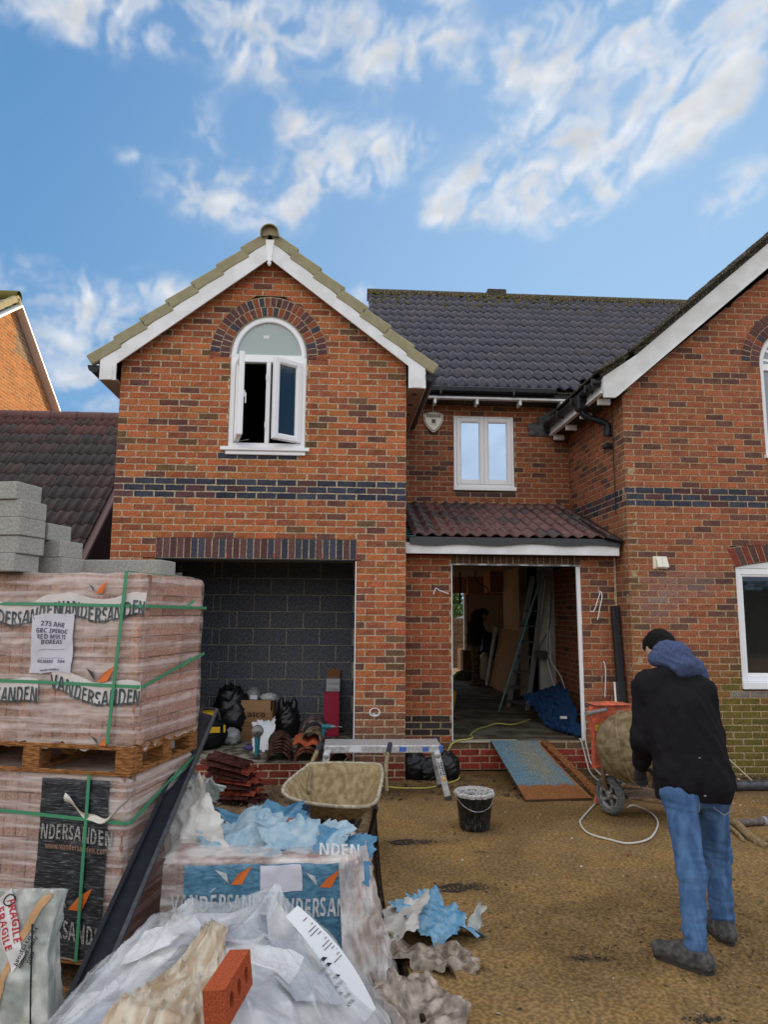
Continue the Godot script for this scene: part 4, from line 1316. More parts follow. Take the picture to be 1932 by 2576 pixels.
func clods(called: String, n: int, sd: int, c: Color, where: Callable, r0: float, r1: float) -> void:
	var r := RandomNumberGenerator.new()
	r.seed = sd
	var b := MB.new()
	b.col = Color(1, 1, 1)
	b.sm = -1
	var pr := [Vector2(0.0, -0.5), Vector2(0.8, -0.4), Vector2(1.0, 0.1), Vector2(0.6, 0.6), Vector2(0.0, 0.75)]
	b.lathe(pr, 6, Transform3D(), false)
	var mm := MultiMesh.new()
	mm.transform_format = MultiMesh.TRANSFORM_3D
	mm.use_colors = true
	mm.mesh = b.mesh()
	mm.instance_count = n
	for i in n:
		var p: Vector2 = where.call(r)
		var s := lerpf(r0, r1, pow(r.randf(), 2.5))
		var y := ground_at(p.x, p.y) if p.x > slab_edge(p.y) else -0.06
		var bs := Basis.from_euler(Vector3(r.randf() * 0.8, r.randf() * 6.3, r.randf() * 0.8)) * Basis.from_scale(Vector3(s, s * r.randf_range(0.4, 0.8), s * r.randf_range(0.6, 1.2)))
		mm.set_instance_transform(i, Transform3D(bs, Vector3(p.x, y + s * 0.2, p.y)))
		mm.set_instance_color(i, shade(c, r.randf_range(0.6, 1.5)))
	var o := MultiMeshInstance3D.new()
	o.name = called
	o.multimesh = mm
	o.material_override = mk("clod", Color(1, 1, 1), 0.95, tex["grain"], Vector3.ONE * 12, null, 0.3, 0.0, true)
	add_child(o, true)
	stuff(o)

func neighbours() -> void:
	# low tiled garage beyond the gable
	var g := thing("neighbour_garage", "low dark brown tiled garage roof beyond the grey block stack", "garage")
	var tones := []
	for k in 3:
		tones.append(mk("brown_tile_%d" % k, [L(0.24, 0.15, 0.14), L(0.32, 0.175, 0.155), L(0.18, 0.125, 0.125)][k], 0.6, tex["specks"], Vector3.ONE * 2.5, tex["rough"], 0.2))
	var red := mk("brown_tile_red", L(0.6, 0.22, 0.18), 0.65, tex["specks"], Vector3.ONE * 2.5, tex["rough"], 0.2)
	var up := Vector3(0, sin(deg_to_rad(42.5)), -cos(deg_to_rad(42.5)))
	tiled(g, Vector3(-9.3, 2.30, -1.5), Vector3.RIGHT, up, 13, 17, 0.325, tones, 520, func(p: Vector3, r: int, c: int) -> bool: return r < 11 and p.x < -4.3)
	tiled(g, Vector3(-9.3, 2.30, -1.5) + up * 0.325 * 11, Vector3.RIGHT, up, 2, 17, 0.325, [red, red, tones[1]], 521, func(p: Vector3, r: int, c: int) -> bool: return p.x < -4.3)
	var c := MB.new()
	c.prism([Vector2(-1.45, 2.22), Vector2(-4.62, 5.13), Vector2(-7.8, 2.2), Vector2(-7.8, 0.0), Vector2(-1.75, 0.0)], 5.1, Transform3D(Basis(Vector3.BACK, Vector3.UP, Vector3.RIGHT), Vector3(-4.25, 0, 0)))
	part(g, "walls", c, mk("dark_brick", L(0.13, 0.05, 0.035), 0.9, tex["grain"], Vector3.ONE * 2))  # walls in one dark brick colour
	var v := MB.new()
	v.bar(Vector3(-4.19, 2.17, -1.42), Vector3(-4.19, 5.05, -4.57), 0.05, 0.17, 0.005, Vector3(1, 0, 0))
	part(g, "bargeboard", v, mk("brown_board", L(0.14, 0.075, 0.065), 0.6))
	for k in 12:
		var r := MB.new()
		r.lathe([Vector2(0.125, 0.0), Vector2(0.128, 0.445)], 12, Transform3D(Basis(Vector3.FORWARD, PI / 2), Vector3(-9.45 + k * 0.45, 5.14, -4.62)))
		part(g, "ridge_tile", r, red)
	# sunlit house further off, its gable end turned to us
	var h := thing("neighbour_house", "sunlit orange brick house at the left edge with a white bargeboard", "house")
	var w := node(h, "gable_end")
	var spans := func(t: float) -> Array:
		var hw := 4.2 - maxf(0.0, (t - 5.45) / 0.70)
		return [[-hw, hw]]
	lay(w, Vector3(-8.0, 0, -7.43), Vector3.FORWARD, Vector3.RIGHT, spans, 68, 111, 0.0, func(i: int, u: float, t: float, q: RandomNumberGenerator) -> Color: return shade(Color(0.62, 0.25, 0.08), q.randf_range(0.8, 1.15)) if not (absf(u - 0.7) < 0.5 and i > 98) else shade(Color(0.4, 0.26, 0.16), q.randf_range(0.8, 1.1)), mt.mortar)
	var bd := MB.new()
	bd.lohi(Vector3(-16, 0, -11.6), Vector3(-8.11, 5.3, -3.2))
	part(h, "walls", bd, mk("plain_brick2", L(0.32, 0.13, 0.06), 0.9, tex["grain"], Vector3.ONE * 2))
	for s in [-1.0, 1.0]:
		var e := Vector3(-7.93, 5.25, -7.43 + s * 4.6)
		var a := Vector3(-7.93, 8.43, -7.43)
		var b := MB.new()
		b.bar(e + Vector3(0.002 * s, 0, 0), a + Vector3(0.002 * s, -0.02, 0), 0.04, 0.24, 0.004, Vector3(1, 0, 0))
		part(h, "bargeboard", b, mt.fascia)
		for k in 14:
			var t0 := k / 14.0
			var vc := MB.new()
			vc.bar(e.lerp(a, t0) + Vector3(-0.02, 0.17, 0), e.lerp(a, t0 + 0.075) + Vector3(-0.02, 0.155, 0), 0.14, 0.09, 0.01, Vector3(1, 0, 0))
			part(h, "verge_cap", vc, mt.verge)
		var rs := MB.new()
		rs.bar(e + Vector3(-4.0, 0.12, 0), a + Vector3(-4.0, 0.12, 0), 8.0, 0.06, 0.0, Vector3(1, 0, 0).cross(a - e))
		part(h, "roof_slope", rs, mt.dark_verge)
	var ri := MB.new()
	ri.lathe([Vector2(0.13, 0.0), Vector2(0.13, 8.0)], 12, Transform3D(Basis(Vector3.FORWARD, -PI / 2), Vector3(-7.9, 8.62, -7.43)))
	part(h, "ridge", ri, mk("moss2", L(0.2, 0.17, 0.05), 1.0, tex["grain"], Vector3.ONE * 4, tex["rough"], 0.5))
	# garden seen through the hall
	var t := thing("garden_tree", "leafy green garden tree seen through the hall's back doorway", "tree", Vector3(2.6, 0, -17))
	var tr := MB.new()
	tr.tube([Vector3(0, 0, 0), Vector3(0.05, 1.2, 0), Vector3(-0.1, 2.6, 0.1), Vector3(0.1, 4.0, 0)], [0.16, 0.13, 0.09, 0.04], 8)
	for k in 6:
		var a := k * 1.1
		tr.tube([Vector3(0, 1.2 + k * 0.35, 0), Vector3(cos(a) * 0.7, 1.9 + k * 0.35, sin(a) * 0.7), Vector3(cos(a) * 1.4, 2.3 + k * 0.4, sin(a) * 1.4)], [0.06, 0.04, 0.015], 6)
	part(t, "trunk", tr, mk("bark", L(0.08, 0.06, 0.04), 0.95, tex["grain"], Vector3.ONE * 3))
	var rg := RandomNumberGenerator.new()
	rg.seed = 71
	var lf := MB.new()
	var cl := []
	for k in 26:
		cl.append(Vector3(rg.randfn(0.2, 0.8), rg.randf_range(0.7, 3.6), rg.randfn(0, 0.6)))
	for k in 11000:
		var q: Vector3 = cl[rg.randi() % 26] + Vector3(rg.randfn(0, 0.26), rg.randfn(0, 0.22), rg.randfn(0, 0.26))
		var bs := Basis.from_euler(Vector3(rg.randf() * 6, rg.randf() * 6, rg.randf() * 6))
		var s := rg.randf_range(0.05, 0.1)
		lf.col = shade(Color(0.075, 0.13, 0.022), rg.randf_range(0.6, 1.7))
		lf.quad(q + bs * Vector3(-s, 0, 0), q + bs * Vector3(0, -s * 0.5, 0.01), q + bs * Vector3(s, 0, 0), q + bs * Vector3(0, s * 0.5, 0.01))
	var lm := mk("leaf", Color(1, 1, 1), 0.6, null, Vector3.ONE, null, 0.3, 0.0, true)
	lm.backlight_enabled = true
	lm.backlight = Color(0.35, 0.45, 0.12)
	stuff(part(t, "crown", lf, lm))
	var sh := thing("garden_shed", "grey shed with a sloping roof at the back of the garden", "shed", Vector3(3.6, 0, -13.6))
	for k in 9:
		slab(sh, "board", Vector3(-0.95, 0.1 + k * 0.16, -0.5), Vector3(0.9, 0.255 + k * 0.16, -0.46), mk("shed_wood", L(0.14, 0.17, 0.2), 0.9, tex["wood"], Vector3(1, 8, 1)))
	var sr := MB.new()
	sr.bar(Vector3(-1.1, 1.42, -0.2), Vector3(0.6, 2.0, -0.2), 1.6, 0.05, 0.0)
	part(sh, "roof", sr, mk("felt", L(0.09, 0.12, 0.15), 0.9))
	var gt := thing("garden_gate", "weathered pale timber gate with diagonal braces beyond the hall", "gate", Vector3(2.6, 0, -12.0))
	for k in 6:
		slab(gt, "board", Vector3(-0.42 + k * 0.115, 0.3, -0.02), Vector3(-0.31 + k * 0.115, 1.62, 0.0), mk("gate_wood", L(0.34, 0.28, 0.21), 0.9, tex["wood"], Vector3(8, 1, 8)), 0.003)
	var br := MB.new()
	for y in [0.5, 0.98, 1.46]: br.lohi(Vector3(-0.42, y, 0.002), Vector3(0.26, y + 0.08, 0.03))
	br.bar(Vector3(-0.4, 0.56, 0.032), Vector3(0.22, 0.98, 0.032), 0.02, 0.07, 0.0)
	br.bar(Vector3(-0.4, 1.02, 0.032), Vector3(0.22, 1.48, 0.032), 0.02, 0.07, 0.0)
	part(gt, "brace", br, mk("gate_brace", L(0.3, 0.24, 0.18), 0.9, tex["wood"], Vector3(1, 8, 1)))
	tag(setting_no(slab(self, "leaning_plank", Vector3(2.42, 0.3, -11.0), Vector3(2.56, 0.85, -10.96), mk("plank", L(0.4, 0.33, 0.25), 0.9))), "short pale plank upright at the foot of the garden gate", "plank")

	hedge()

func hedge() -> void:
	# the planting across the road, which the dark windows mirror
	var rg := RandomNumberGenerator.new()
	rg.seed = 88
	var o := thing("hedge", "tall dark evergreen hedge across the road behind the photographer", "hedge", Vector3(6, 0, 24))
	var core := MB.new()
	core.lohi(Vector3(-16, 0, -0.5), Vector3(16, 2.9, 0.6))
	part(o, "branches", core, mk("hedge_core", L(0.02, 0.022, 0.012), 1.0))
	var lf := MB.new()
	for k in 9000:
		var q := Vector3(rg.randf_range(-16, 16), rg.randf_range(0.0, 3.3), -0.6 + rg.randf_range(-0.25, 0.3))
		var bs := Basis.from_euler(Vector3(rg.randf() * 6, rg.randf() * 6, rg.randf() * 6))
		var s := rg.randf_range(0.10, 0.2)
		lf.col = shade(Color(0.035, 0.06, 0.018), rg.randf_range(0.5, 1.6))
		lf.quad(q + bs * Vector3(-s, 0, 0), q + bs * Vector3(0, -s * 0.5, 0.01), q + bs * Vector3(s, 0, 0), q + bs * Vector3(0, s * 0.5, 0.01))
	stuff(part(o, "leaves", lf, mt["leaf"]))

func setting_no(o: Node) -> Node:
	return o

func film_mat(key: String, a: Color, b: Color, sc: Vector3, sd: int, rough := 0.32) -> StandardMaterial3D:
	var m := mk(key, Color(1, 1, 1), rough, ntex(key, 0.006, a, b, 4, sd, FastNoiseLite.TYPE_SIMPLEX_SMOOTH, 0.3, 0.72), sc, tex["wrinkle"], 1.3)
	m.clearcoat_enabled = true
	m.clearcoat = 0.5
	m.clearcoat_roughness = 0.15
	m.transparency = BaseMaterial3D.TRANSPARENCY_ALPHA
	m.metallic_specular = 0.6
	m.uv1_world_triplanar = false
	return m

# wrinkled skin of a wrapped pack: w wide to the left of the origin, h high, d deep
func skin(p: Vector3, w: float, h: float, d: float, amp: float) -> Vector3:
	var n := Vector3(N1.get_noise_3d(p.x * 7.0, p.y * 5.0, p.z * 7.0), N1.get_noise_3d(p.x * 7.0 + 20, p.y * 5.0, p.z * 7.0), N1.get_noise_3d(p.x * 7.0, p.y * 5.0 + 30, p.z * 7.0))
	var rdg := 1.0 - absf(N2.get_noise_3d(p.x * 5.0 + p.y * 4.0, p.y * 9.0 - p.x * 3.0, p.z * 5.0)) * 2.0
	var q := p + n * amp + Vector3(0, 0, 1) * rdg * amp * 0.5 + Vector3(1, 0, 0) * rdg * amp * 0.4
	# rounded, slumped corners
	var c := Vector3(-w * 0.5, h * 0.5, -d * 0.5)
	var e := (p - c) / (Vector3(w, h, d) * 0.5)
	var k := clampf((absf(e.x) - 0.93) / 0.07, 0, 1) * clampf((absf(e.z) - 0.93) / 0.07, 0, 1) + clampf((e.y - 0.93) / 0.07, 0, 1) * maxf(clampf((absf(e.x) - 0.93) / 0.07, 0, 1), clampf((absf(e.z) - 0.93) / 0.07, 0, 1))
	return q.lerp(c, clampf(k, 0, 1.2) * 0.022)

func wrapped(par: Node3D, called: String, w: float, h: float, d: float, mat: Material, amp: float, lift := 0.0, hem := 0.0) -> void:
	var b := MB.new()
	var f := func(p: Vector3) -> Vector3: return skin(p, w, h, d, amp)
	var low := func(u: float) -> float: return lift + hem * (N1.get_noise_1d(u * 9.0) + 0.6 * absf(N2.get_noise_1d(u * 5.0)))
	b.grid(90, 70, func(u: float, v: float) -> Vector3: return f.call(Vector3(-w + u * w, lerpf(low.call(u * w), h, v), 0.0)))
	b.grid(70, 70, func(u: float, v: float) -> Vector3: return f.call(Vector3(0.0, lerpf(low.call(w + u * d), h, v), -u * d)))
	b.grid(60, 40, func(u: float, v: float) -> Vector3: return f.call(Vector3(-w + u * w, h, -v * d)))
	part(par, called, b, mat)

func pack_of_bricks(par: Node3D, w: float, h: float, d: float, c: Color, sd: int) -> void:
	var rg := RandomNumberGenerator.new()
	rg.seed = sd
	var b := MB.new()
	var rows := int(h / 0.105)
	var ph := h / rows
	for i in rows:
		for side in 2:
			var len := w if side == 0 else d
			var n := int(len / 0.068)
			if side == 1: n = int(len / 0.215)
			var s := len / n
			for k in n:
				b.col = shade(c, rg.randf_range(0.7, 1.25))
				var q := [Vector2(k * s + 0.002, i * ph + 0.002), Vector2((k + 1) * s - 0.002, i * ph + 0.002), Vector2((k + 1) * s - 0.002, (i + 1) * ph - 0.002), Vector2(k * s + 0.002, (i + 1) * ph - 0.002)]
				if side == 0:
					b.brick(Vector3(-w, 0, -0.02), Vector3.RIGHT, Vector3.UP, Vector3.BACK, q, rg.randf_range(-0.004, 0.003), 0.05, rg, 0.0015, 0.004)
				else:
					b.brick(Vector3(-0.02, 0, 0), Vector3.FORWARD, Vector3.UP, Vector3.RIGHT, q, rg.randf_range(-0.004, 0.003), 0.05, rg, 0.0015, 0.004)
	b.col = c
	b.lohi(Vector3(-w + 0.02, 0.0, -d + 0.02), Vector3(-0.06, h - 0.01, -0.06))
	stuff(part(par, "bricks", b, mt.brick))

func logo(par: Node3D, f: Callable, dark: Material) -> void:
	# dark wedge and orange leaning bar; f maps local units (1 = mark height) onto the surface
	var o := MB.new()
	var P := []
	for p in [Vector2(0.1, -0.5), Vector2(0.75, -0.5), Vector2(1.25, 0.5), Vector2(0.55, 0.1)]: P.append(f.call(p))
	o.quad(P[0], P[1], P[2], P[3])
	part(par, "logo_bar", o, mk("logo_orange", L(0.68, 0.15, 0.02), 0.45))
	var k := MB.new()
	P = []
	for p in [Vector2(0.0, -0.45), Vector2(-0.15, -0.2), Vector2(-0.75, 0.3), Vector2(-0.2, 0.12)]: P.append(f.call(p))
	k.quad(P[0], P[1], P[2], P[3])
	part(par, "logo_wedge", k, dark)

func pallet(called: String, label: String, at: Vector3, turn: float, w: float, d: float, h := 0.145) -> void:
	var o := thing(called, label, "pallet", at, turn, "timber pallets under the brick packs")
	for k in 7:
		var z := -0.05 - k * (d - 0.1) / 6
		slab(o, "deck_board", Vector3(-w, h - 0.022, z - 0.048), Vector3(0.005 * (k % 2), h, z + 0.048), mt.pallet, 0.002)
	for x in [-w + 0.05, -w * 0.5, -0.05]:
		slab(o, "stringer", Vector3(x - 0.048, h - 0.045, -d), Vector3(x + 0.048, h - 0.0225, -0.002), mt.pallet, 0.002)
		for z in [-0.052, -d * 0.5, -d + 0.05]:
			slab(o, "block", Vector3(x - 0.05, 0.0225, z - 0.05), Vector3(x + 0.05, h - 0.0455, z + 0.05), mt.pallet, 0.003)
		slab(o, "bottom_board", Vector3(x - 0.049, 0.0, -d), Vector3(x + 0.049, 0.022, -0.001), mt.pallet, 0.002)
	slab(o, "front_rail", Vector3(-w, 0.0, 0.0), Vector3(0.0, 0.02, 0.018), mt.pallet, 0.002)

func strap_round(par: Node3D, w: float, d: float, y0: float, y1: float, sag: float) -> void:
	var b := MB.new()
	var p := [Vector3(-w, y0, 0.014), Vector3(-w * 0.5, lerpf(y0, y1, 0.5) + 0.004, 0.016), Vector3(-0.008, y1, 0.014), Vector3(0.016, y1, -0.008), Vector3(0.018, y1 + sag * 0.6, -d * 0.55), Vector3(0.015, y1 + sag, -d)]
	for i in p.size() - 1:
		b.bar(p[i], p[i + 1], 0.004, 0.017, 0.0)
	part(par, "strap", b, mt.strap)
	var k := MB.new()
	k.bx(Vector3(0.02, y1 + sag * 0.62, -d * 0.58), Vector3(0.008, 0.024, 0.03), 0.002)
	k.bar(Vector3(0.02, y1 + sag * 0.6, -d * 0.6), Vector3(0.05, y1 + sag * 0.6 + 0.04, -d * 0.66), 0.003, 0.015)
	part(par, "strap_clip", k, mt.strap)

func packs() -> void:
	var turn := -deg_to_rad(14)
	var w := 1.15
	var d := 0.74
	var base := Vector3(-1.795, 0, 4.07)
	pallet("pallet", "timber pallet at the bottom of the two stacked brick packs", base + Vector3(0, -0.08, 0), turn, w, d)
	pallet("pallet", "orange timber pallet between the upper and lower brick packs", base + Vector3(0.01, 0.955, 0.0), turn, w + 0.02, d + 0.02)
	# lower pack
	var lo := thing("brick_pack", "lower strapped brick pack in clear film with a black printed panel", "brick pack", base + Vector3(0, 0.066, 0), turn, "wrapped packs of bricks")
	var h := 0.885
	pack_of_bricks(lo, w, h, d, Color(0.55, 0.33, 0.26), 5)
	wrapped(lo, "film_wrap", w + 0.01, h + 0.008, d + 0.01, film_mat("film_lower", Color(0.84, 0.74, 0.69, 0.20), Color(0.93, 0.88, 0.85, 0.58), Vector3(0.35, 5.5, 0.35), 81), 0.006)
	var pp := MB.new()
	var sk := func(p: Vector2, z: float) -> Vector3: return skin(Vector3(p.x, p.y, 0), w, h, d, 0.006) + Vector3(0, 0, z)
	pp.grid(30, 60, func(u: float, v: float) -> Vector3: return sk.call(Vector2(lerpf(-0.49, -0.105, u), lerpf(0.01, h - 0.015, v)), 0.007))
	var dk := mk("dark_print", L(0.15, 0.16, 0.17), 0.28, ntex("scratch", 0.02, Color(0.36, 0.38, 0.4), Color(1, 1, 1), 5, 83, FastNoiseLite.TYPE_SIMPLEX_SMOOTH, 0.58, 0.86), Vector3(1.2, 7, 1.2), tex["wrinkle"], 1.0)
	part(lo, "printed_panel", pp, dk)
	var wm := mk("pale_print", L(0.52, 0.5, 0.47), 0.4, tex["scratch2"] if tex.has("scratch2") else ntex("scratch2", 0.03, Color(0.5, 0.5, 0.5), Color(1, 1, 1), 4, 84), Vector3(2, 8, 2))
	lettering(lo, "NDERSANDEN", 0.075, func(p: Vector2) -> Vector3: return sk.call(Vector2(-0.275 + p.x, 0.60 + p.y - p.x * 0.05 - 0.25 * p.x * p.x), 0.011), wm, "lettering", 0.60)
	lettering(lo, "www.vandersanden.com", 0.03, func(p: Vector2) -> Vector3: return sk.call(Vector2(-0.27 + p.x, 0.53 + p.y - p.x * 0.02), 0.011), mk("rust_ink", L(0.28, 0.16, 0.11), 0.5), "lettering", 0.72)
	lettering(lo, "NDERSANDEN", 0.09, func(p: Vector2) -> Vector3: return sk.call(Vector2(-0.27 + p.x, 0.135 + p.y - p.x * 0.1 - 0.2 * p.x * p.x), 0.011), wm, "lettering", 0.52)
	logo(lo, func(p: Vector2) -> Vector3: return sk.call(Vector2(-0.30, 0.29) + p * 0.11, 0.012), wm)
	strap_round(lo, w, d, 0.70, 0.665, 0.19)
	var vs := MB.new()
	vs.bar(Vector3(-0.225, 0.0, 0.02), Vector3(-0.215, 0.89, 0.02), 0.017, 0.004, 0.0, Vector3(0, 0, 1))
	part(lo, "strap", vs, mt.strap)
	# torn flap of film hanging from the strap
	var fl := MB.new()
	fl.grid(26, 8, func(u: float, v: float) -> Vector3: return Vector3(-0.34 + u * 0.36, 0.80 - 0.14 * sin(u * PI) * (0.6 + 0.4 * u) - v * 0.035 * (1.2 - u) + 0.008 * sin(u * 17), 0.025 + 0.012 * sin(u * 9 + v * 3)))
	part(lo, "torn_flap", fl, mk("flap", L(0.62, 0.57, 0.49), 0.35, null, Vector3.ONE, tex["wrinkle"], 1.5))
	# upper pack
	var up := thing("brick_pack", "upper strapped brick pack with a white paper label, carrying grey blocks", "brick pack", base + Vector3(0.025, 1.102, -0.01), turn, "wrapped packs of bricks")
	pack_of_bricks(up, w, h, d, Color(0.56, 0.31, 0.23), 6)
	wrapped(up, "film_wrap", w + 0.015, h + 0.01, d + 0.015, film_mat("film_upper", Color(0.84, 0.72, 0.66, 0.15), Color(0.94, 0.88, 0.85, 0.56), Vector3(0.3, 4.5, 0.3), 86), 0.010, -0.02, 0.035)
	var su := func(p: Vector2, z: float) -> Vector3: return skin(Vector3(p.x, p.y, 0), w, h, d, 0.010) + Vector3(0, 0, z)
	var ik := mk("logo_ink", L(0.045, 0.07, 0.075), 0.4)
	for e in [[-0.245, 0.255, -0.13], [-0.84, 0.255, -0.13], [-0.24, 0.685, 0.02], [-0.74, 0.66, 0.05]]:
		var halo := MB.new()
		halo.grid(30, 2, func(u: float, v: float) -> Vector3:
			var x: float = (u - 0.5) * 0.52
			return su.call(Vector2(e[0] + x, e[1] + 0.03 + (v - 0.5) * 0.112 + e[2] * x - 0.02 * cos(x * 14.0)), 0.009))
		part(up, "pale_band", halo, mk("halo", L(0.66, 0.6, 0.57), 0.4))
		lettering(up, "VANDERSANDEN", 0.083, func(p: Vector2) -> Vector3: return su.call(Vector2(e[0] + p.x, e[1] + p.y + e[2] * p.x - 0.02 * cos(p.x * 14.0)), 0.013), ik, "lettering", 0.585)
	logo(up, func(p: Vector2) -> Vector3: return su.call(Vector2(-0.245, 0.365) + p * 0.085, 0.014), ik)
	logo(up, func(p: Vector2) -> Vector3: return su.call(Vector2(-0.215, 0.03) + p * 0.06, 0.014), ik)
	logo(up, func(p: Vector2) -> Vector3: return su.call(Vector2(-0.285, 0.815) + p * 0.06, 0.014), ik)
	var lb := MB.new()
	lb.grid(14, 14, func(u: float, v: float) -> Vector3: return su.call(Vector2(lerpf(-0.645, -0.395, u), lerpf(0.355, 0.665, v) + 0.01 * u), 0.014))
	part(up, "paper_label", lb, mk("label_paper", L(0.60, 0.58, 0.64), 0.6))
	for e in [["273 AHR", 0.615, 0.026], ["GRC IPEROC", 0.58, 0.024], ["RED MULTI", 0.55, 0.024], ["BOREAS", 0.522, 0.024], ["00230393    504", 0.42, 0.017], ["_____________", 0.495, 0.02], ["_____________", 0.45, 0.02], ["vandersanden", 0.375, 0.012]]:
		lettering(up, e[0], e[2], func(p: Vector2) -> Vector3: return su.call(Vector2(-0.52 + p.x, e[1] + p.y), 0.017), mk("label_ink", L(0.12, 0.11, 0.16), 0.7))
	strap_round(up, w, d, 0.725, 0.715, -0.005)
	strap_round(up, w, d, 0.315, 0.30, 0.13)
	var v2 := MB.new()
	v2.bar(Vector3(-0.155, 0.01, 0.022), Vector3(-0.1, 0.9, 0.024), 0.018, 0.004, 0.0, Vector3(0, 0, 1))
	v2.bar(Vector3(-0.1, 0.9, 0.02), Vector3(-0.1, 0.902, -d), 0.018, 0.004, 0.0)
	part(up, "strap", v2, mt.strap)
	# grey blocks on top
	var tops := [[Vector3(-2.50, 2.0, 3.97), 5, "stack of five at the left edge"], [Vector3(-2.395, 2.0, 3.70), 3, "stack of three beside the tall one"]]
	var ord := ["bottom", "second", "middle", "fourth", "topmost"]
	var ord3 := ["bottom", "middle", "topmost"]
	var rg := RandomNumberGenerator.new()
	rg.seed = 31
	for t in tops:
		for k in t[1]:
			var jx := [0.0, 0.012, 0.02, 0.018, -0.01][k] as float
			concrete_block((t[0] as Vector3) + Vector3(jx if t[1] == 5 else (0.03 if k < 2 else -0.02) + 0.02 * (1 - k), 0.0985 * k, rg.randf_range(-0.01, 0.01)), turn + rg.randf_range(-0.03, 0.03), "%s grey concrete block of the %s" % [(ord[k] if t[1] == 5 else ord3[k]), t[2]])
	concrete_block(Vector3(-2.235, 2.0, 3.50), turn + 0.06, "single low grey block behind, left of the block by the strap")
	concrete_block(Vector3(-1.815, 2.0, 3.58), turn + 0.05, "single grey concrete block at the right end of the upper pack")

func concrete_block(at: Vector3, turn: float, label: String) -> void:
	var o := MB.new()
	o.lohi(Vector3(-0.44, 0, -0.215), Vector3(0, 0.0975, 0), 0.004)
	var m := part(self, "concrete_block", o, mt.concrete_block)
	m.position = at
	m.rotation.y = turn
	tag(m, label, "block", "grey concrete blocks on the upper pack")

# a rumpled sheet: size in its own plane, ridged folds, torn outline
func sheet(par: Node, called: String, t: Transform3D, w: float, d: float, amp: float, fr: float, sd: float, mat: Material, torn := 0.0, tint = null, bend = null, res := 44) -> MeshInstance3D:
	var b := MB.new()
	b.grid(res, res, func(u: float, v: float) -> Vector3:
		var x := (u - 0.5) * w
		var z := (v - 0.5) * d
		var n := (0.5 - absf(N3.get_noise_3d(x * fr * 0.8, z * fr * 0.8, sd))) * amp + 0.35 * amp * (0.4 - absf(N3.get_noise_3d(x * fr * 1.7 + z * 2.0, z * fr * 1.7, sd + 5)))
		var an := atan2(v - 0.5, u - 0.5)
		var rim := maxf(absf(u - 0.5), absf(v - 0.5)) * 2.0
		var e := 1.0 + rim * rim * ((0.20 + torn) * N1.get_noise_3d(cos(an) * 1.6, sin(an) * 1.6, sd + 11) + (0.12 + torn) * N1.get_noise_3d(cos(an) * 6.0, sin(an) * 6.0, sd + 19))
		# the rim curls
		var p := Vector3(x * e, n + rim * rim * rim * amp * 0.9 * N3.get_noise_3d(cos(an) * 1.3, sin(an) * 1.3, sd + 2), z * e)
		if bend: p = bend.call(p, u, v)
		return t * p, tint)
	return part(par, called, b, mat)

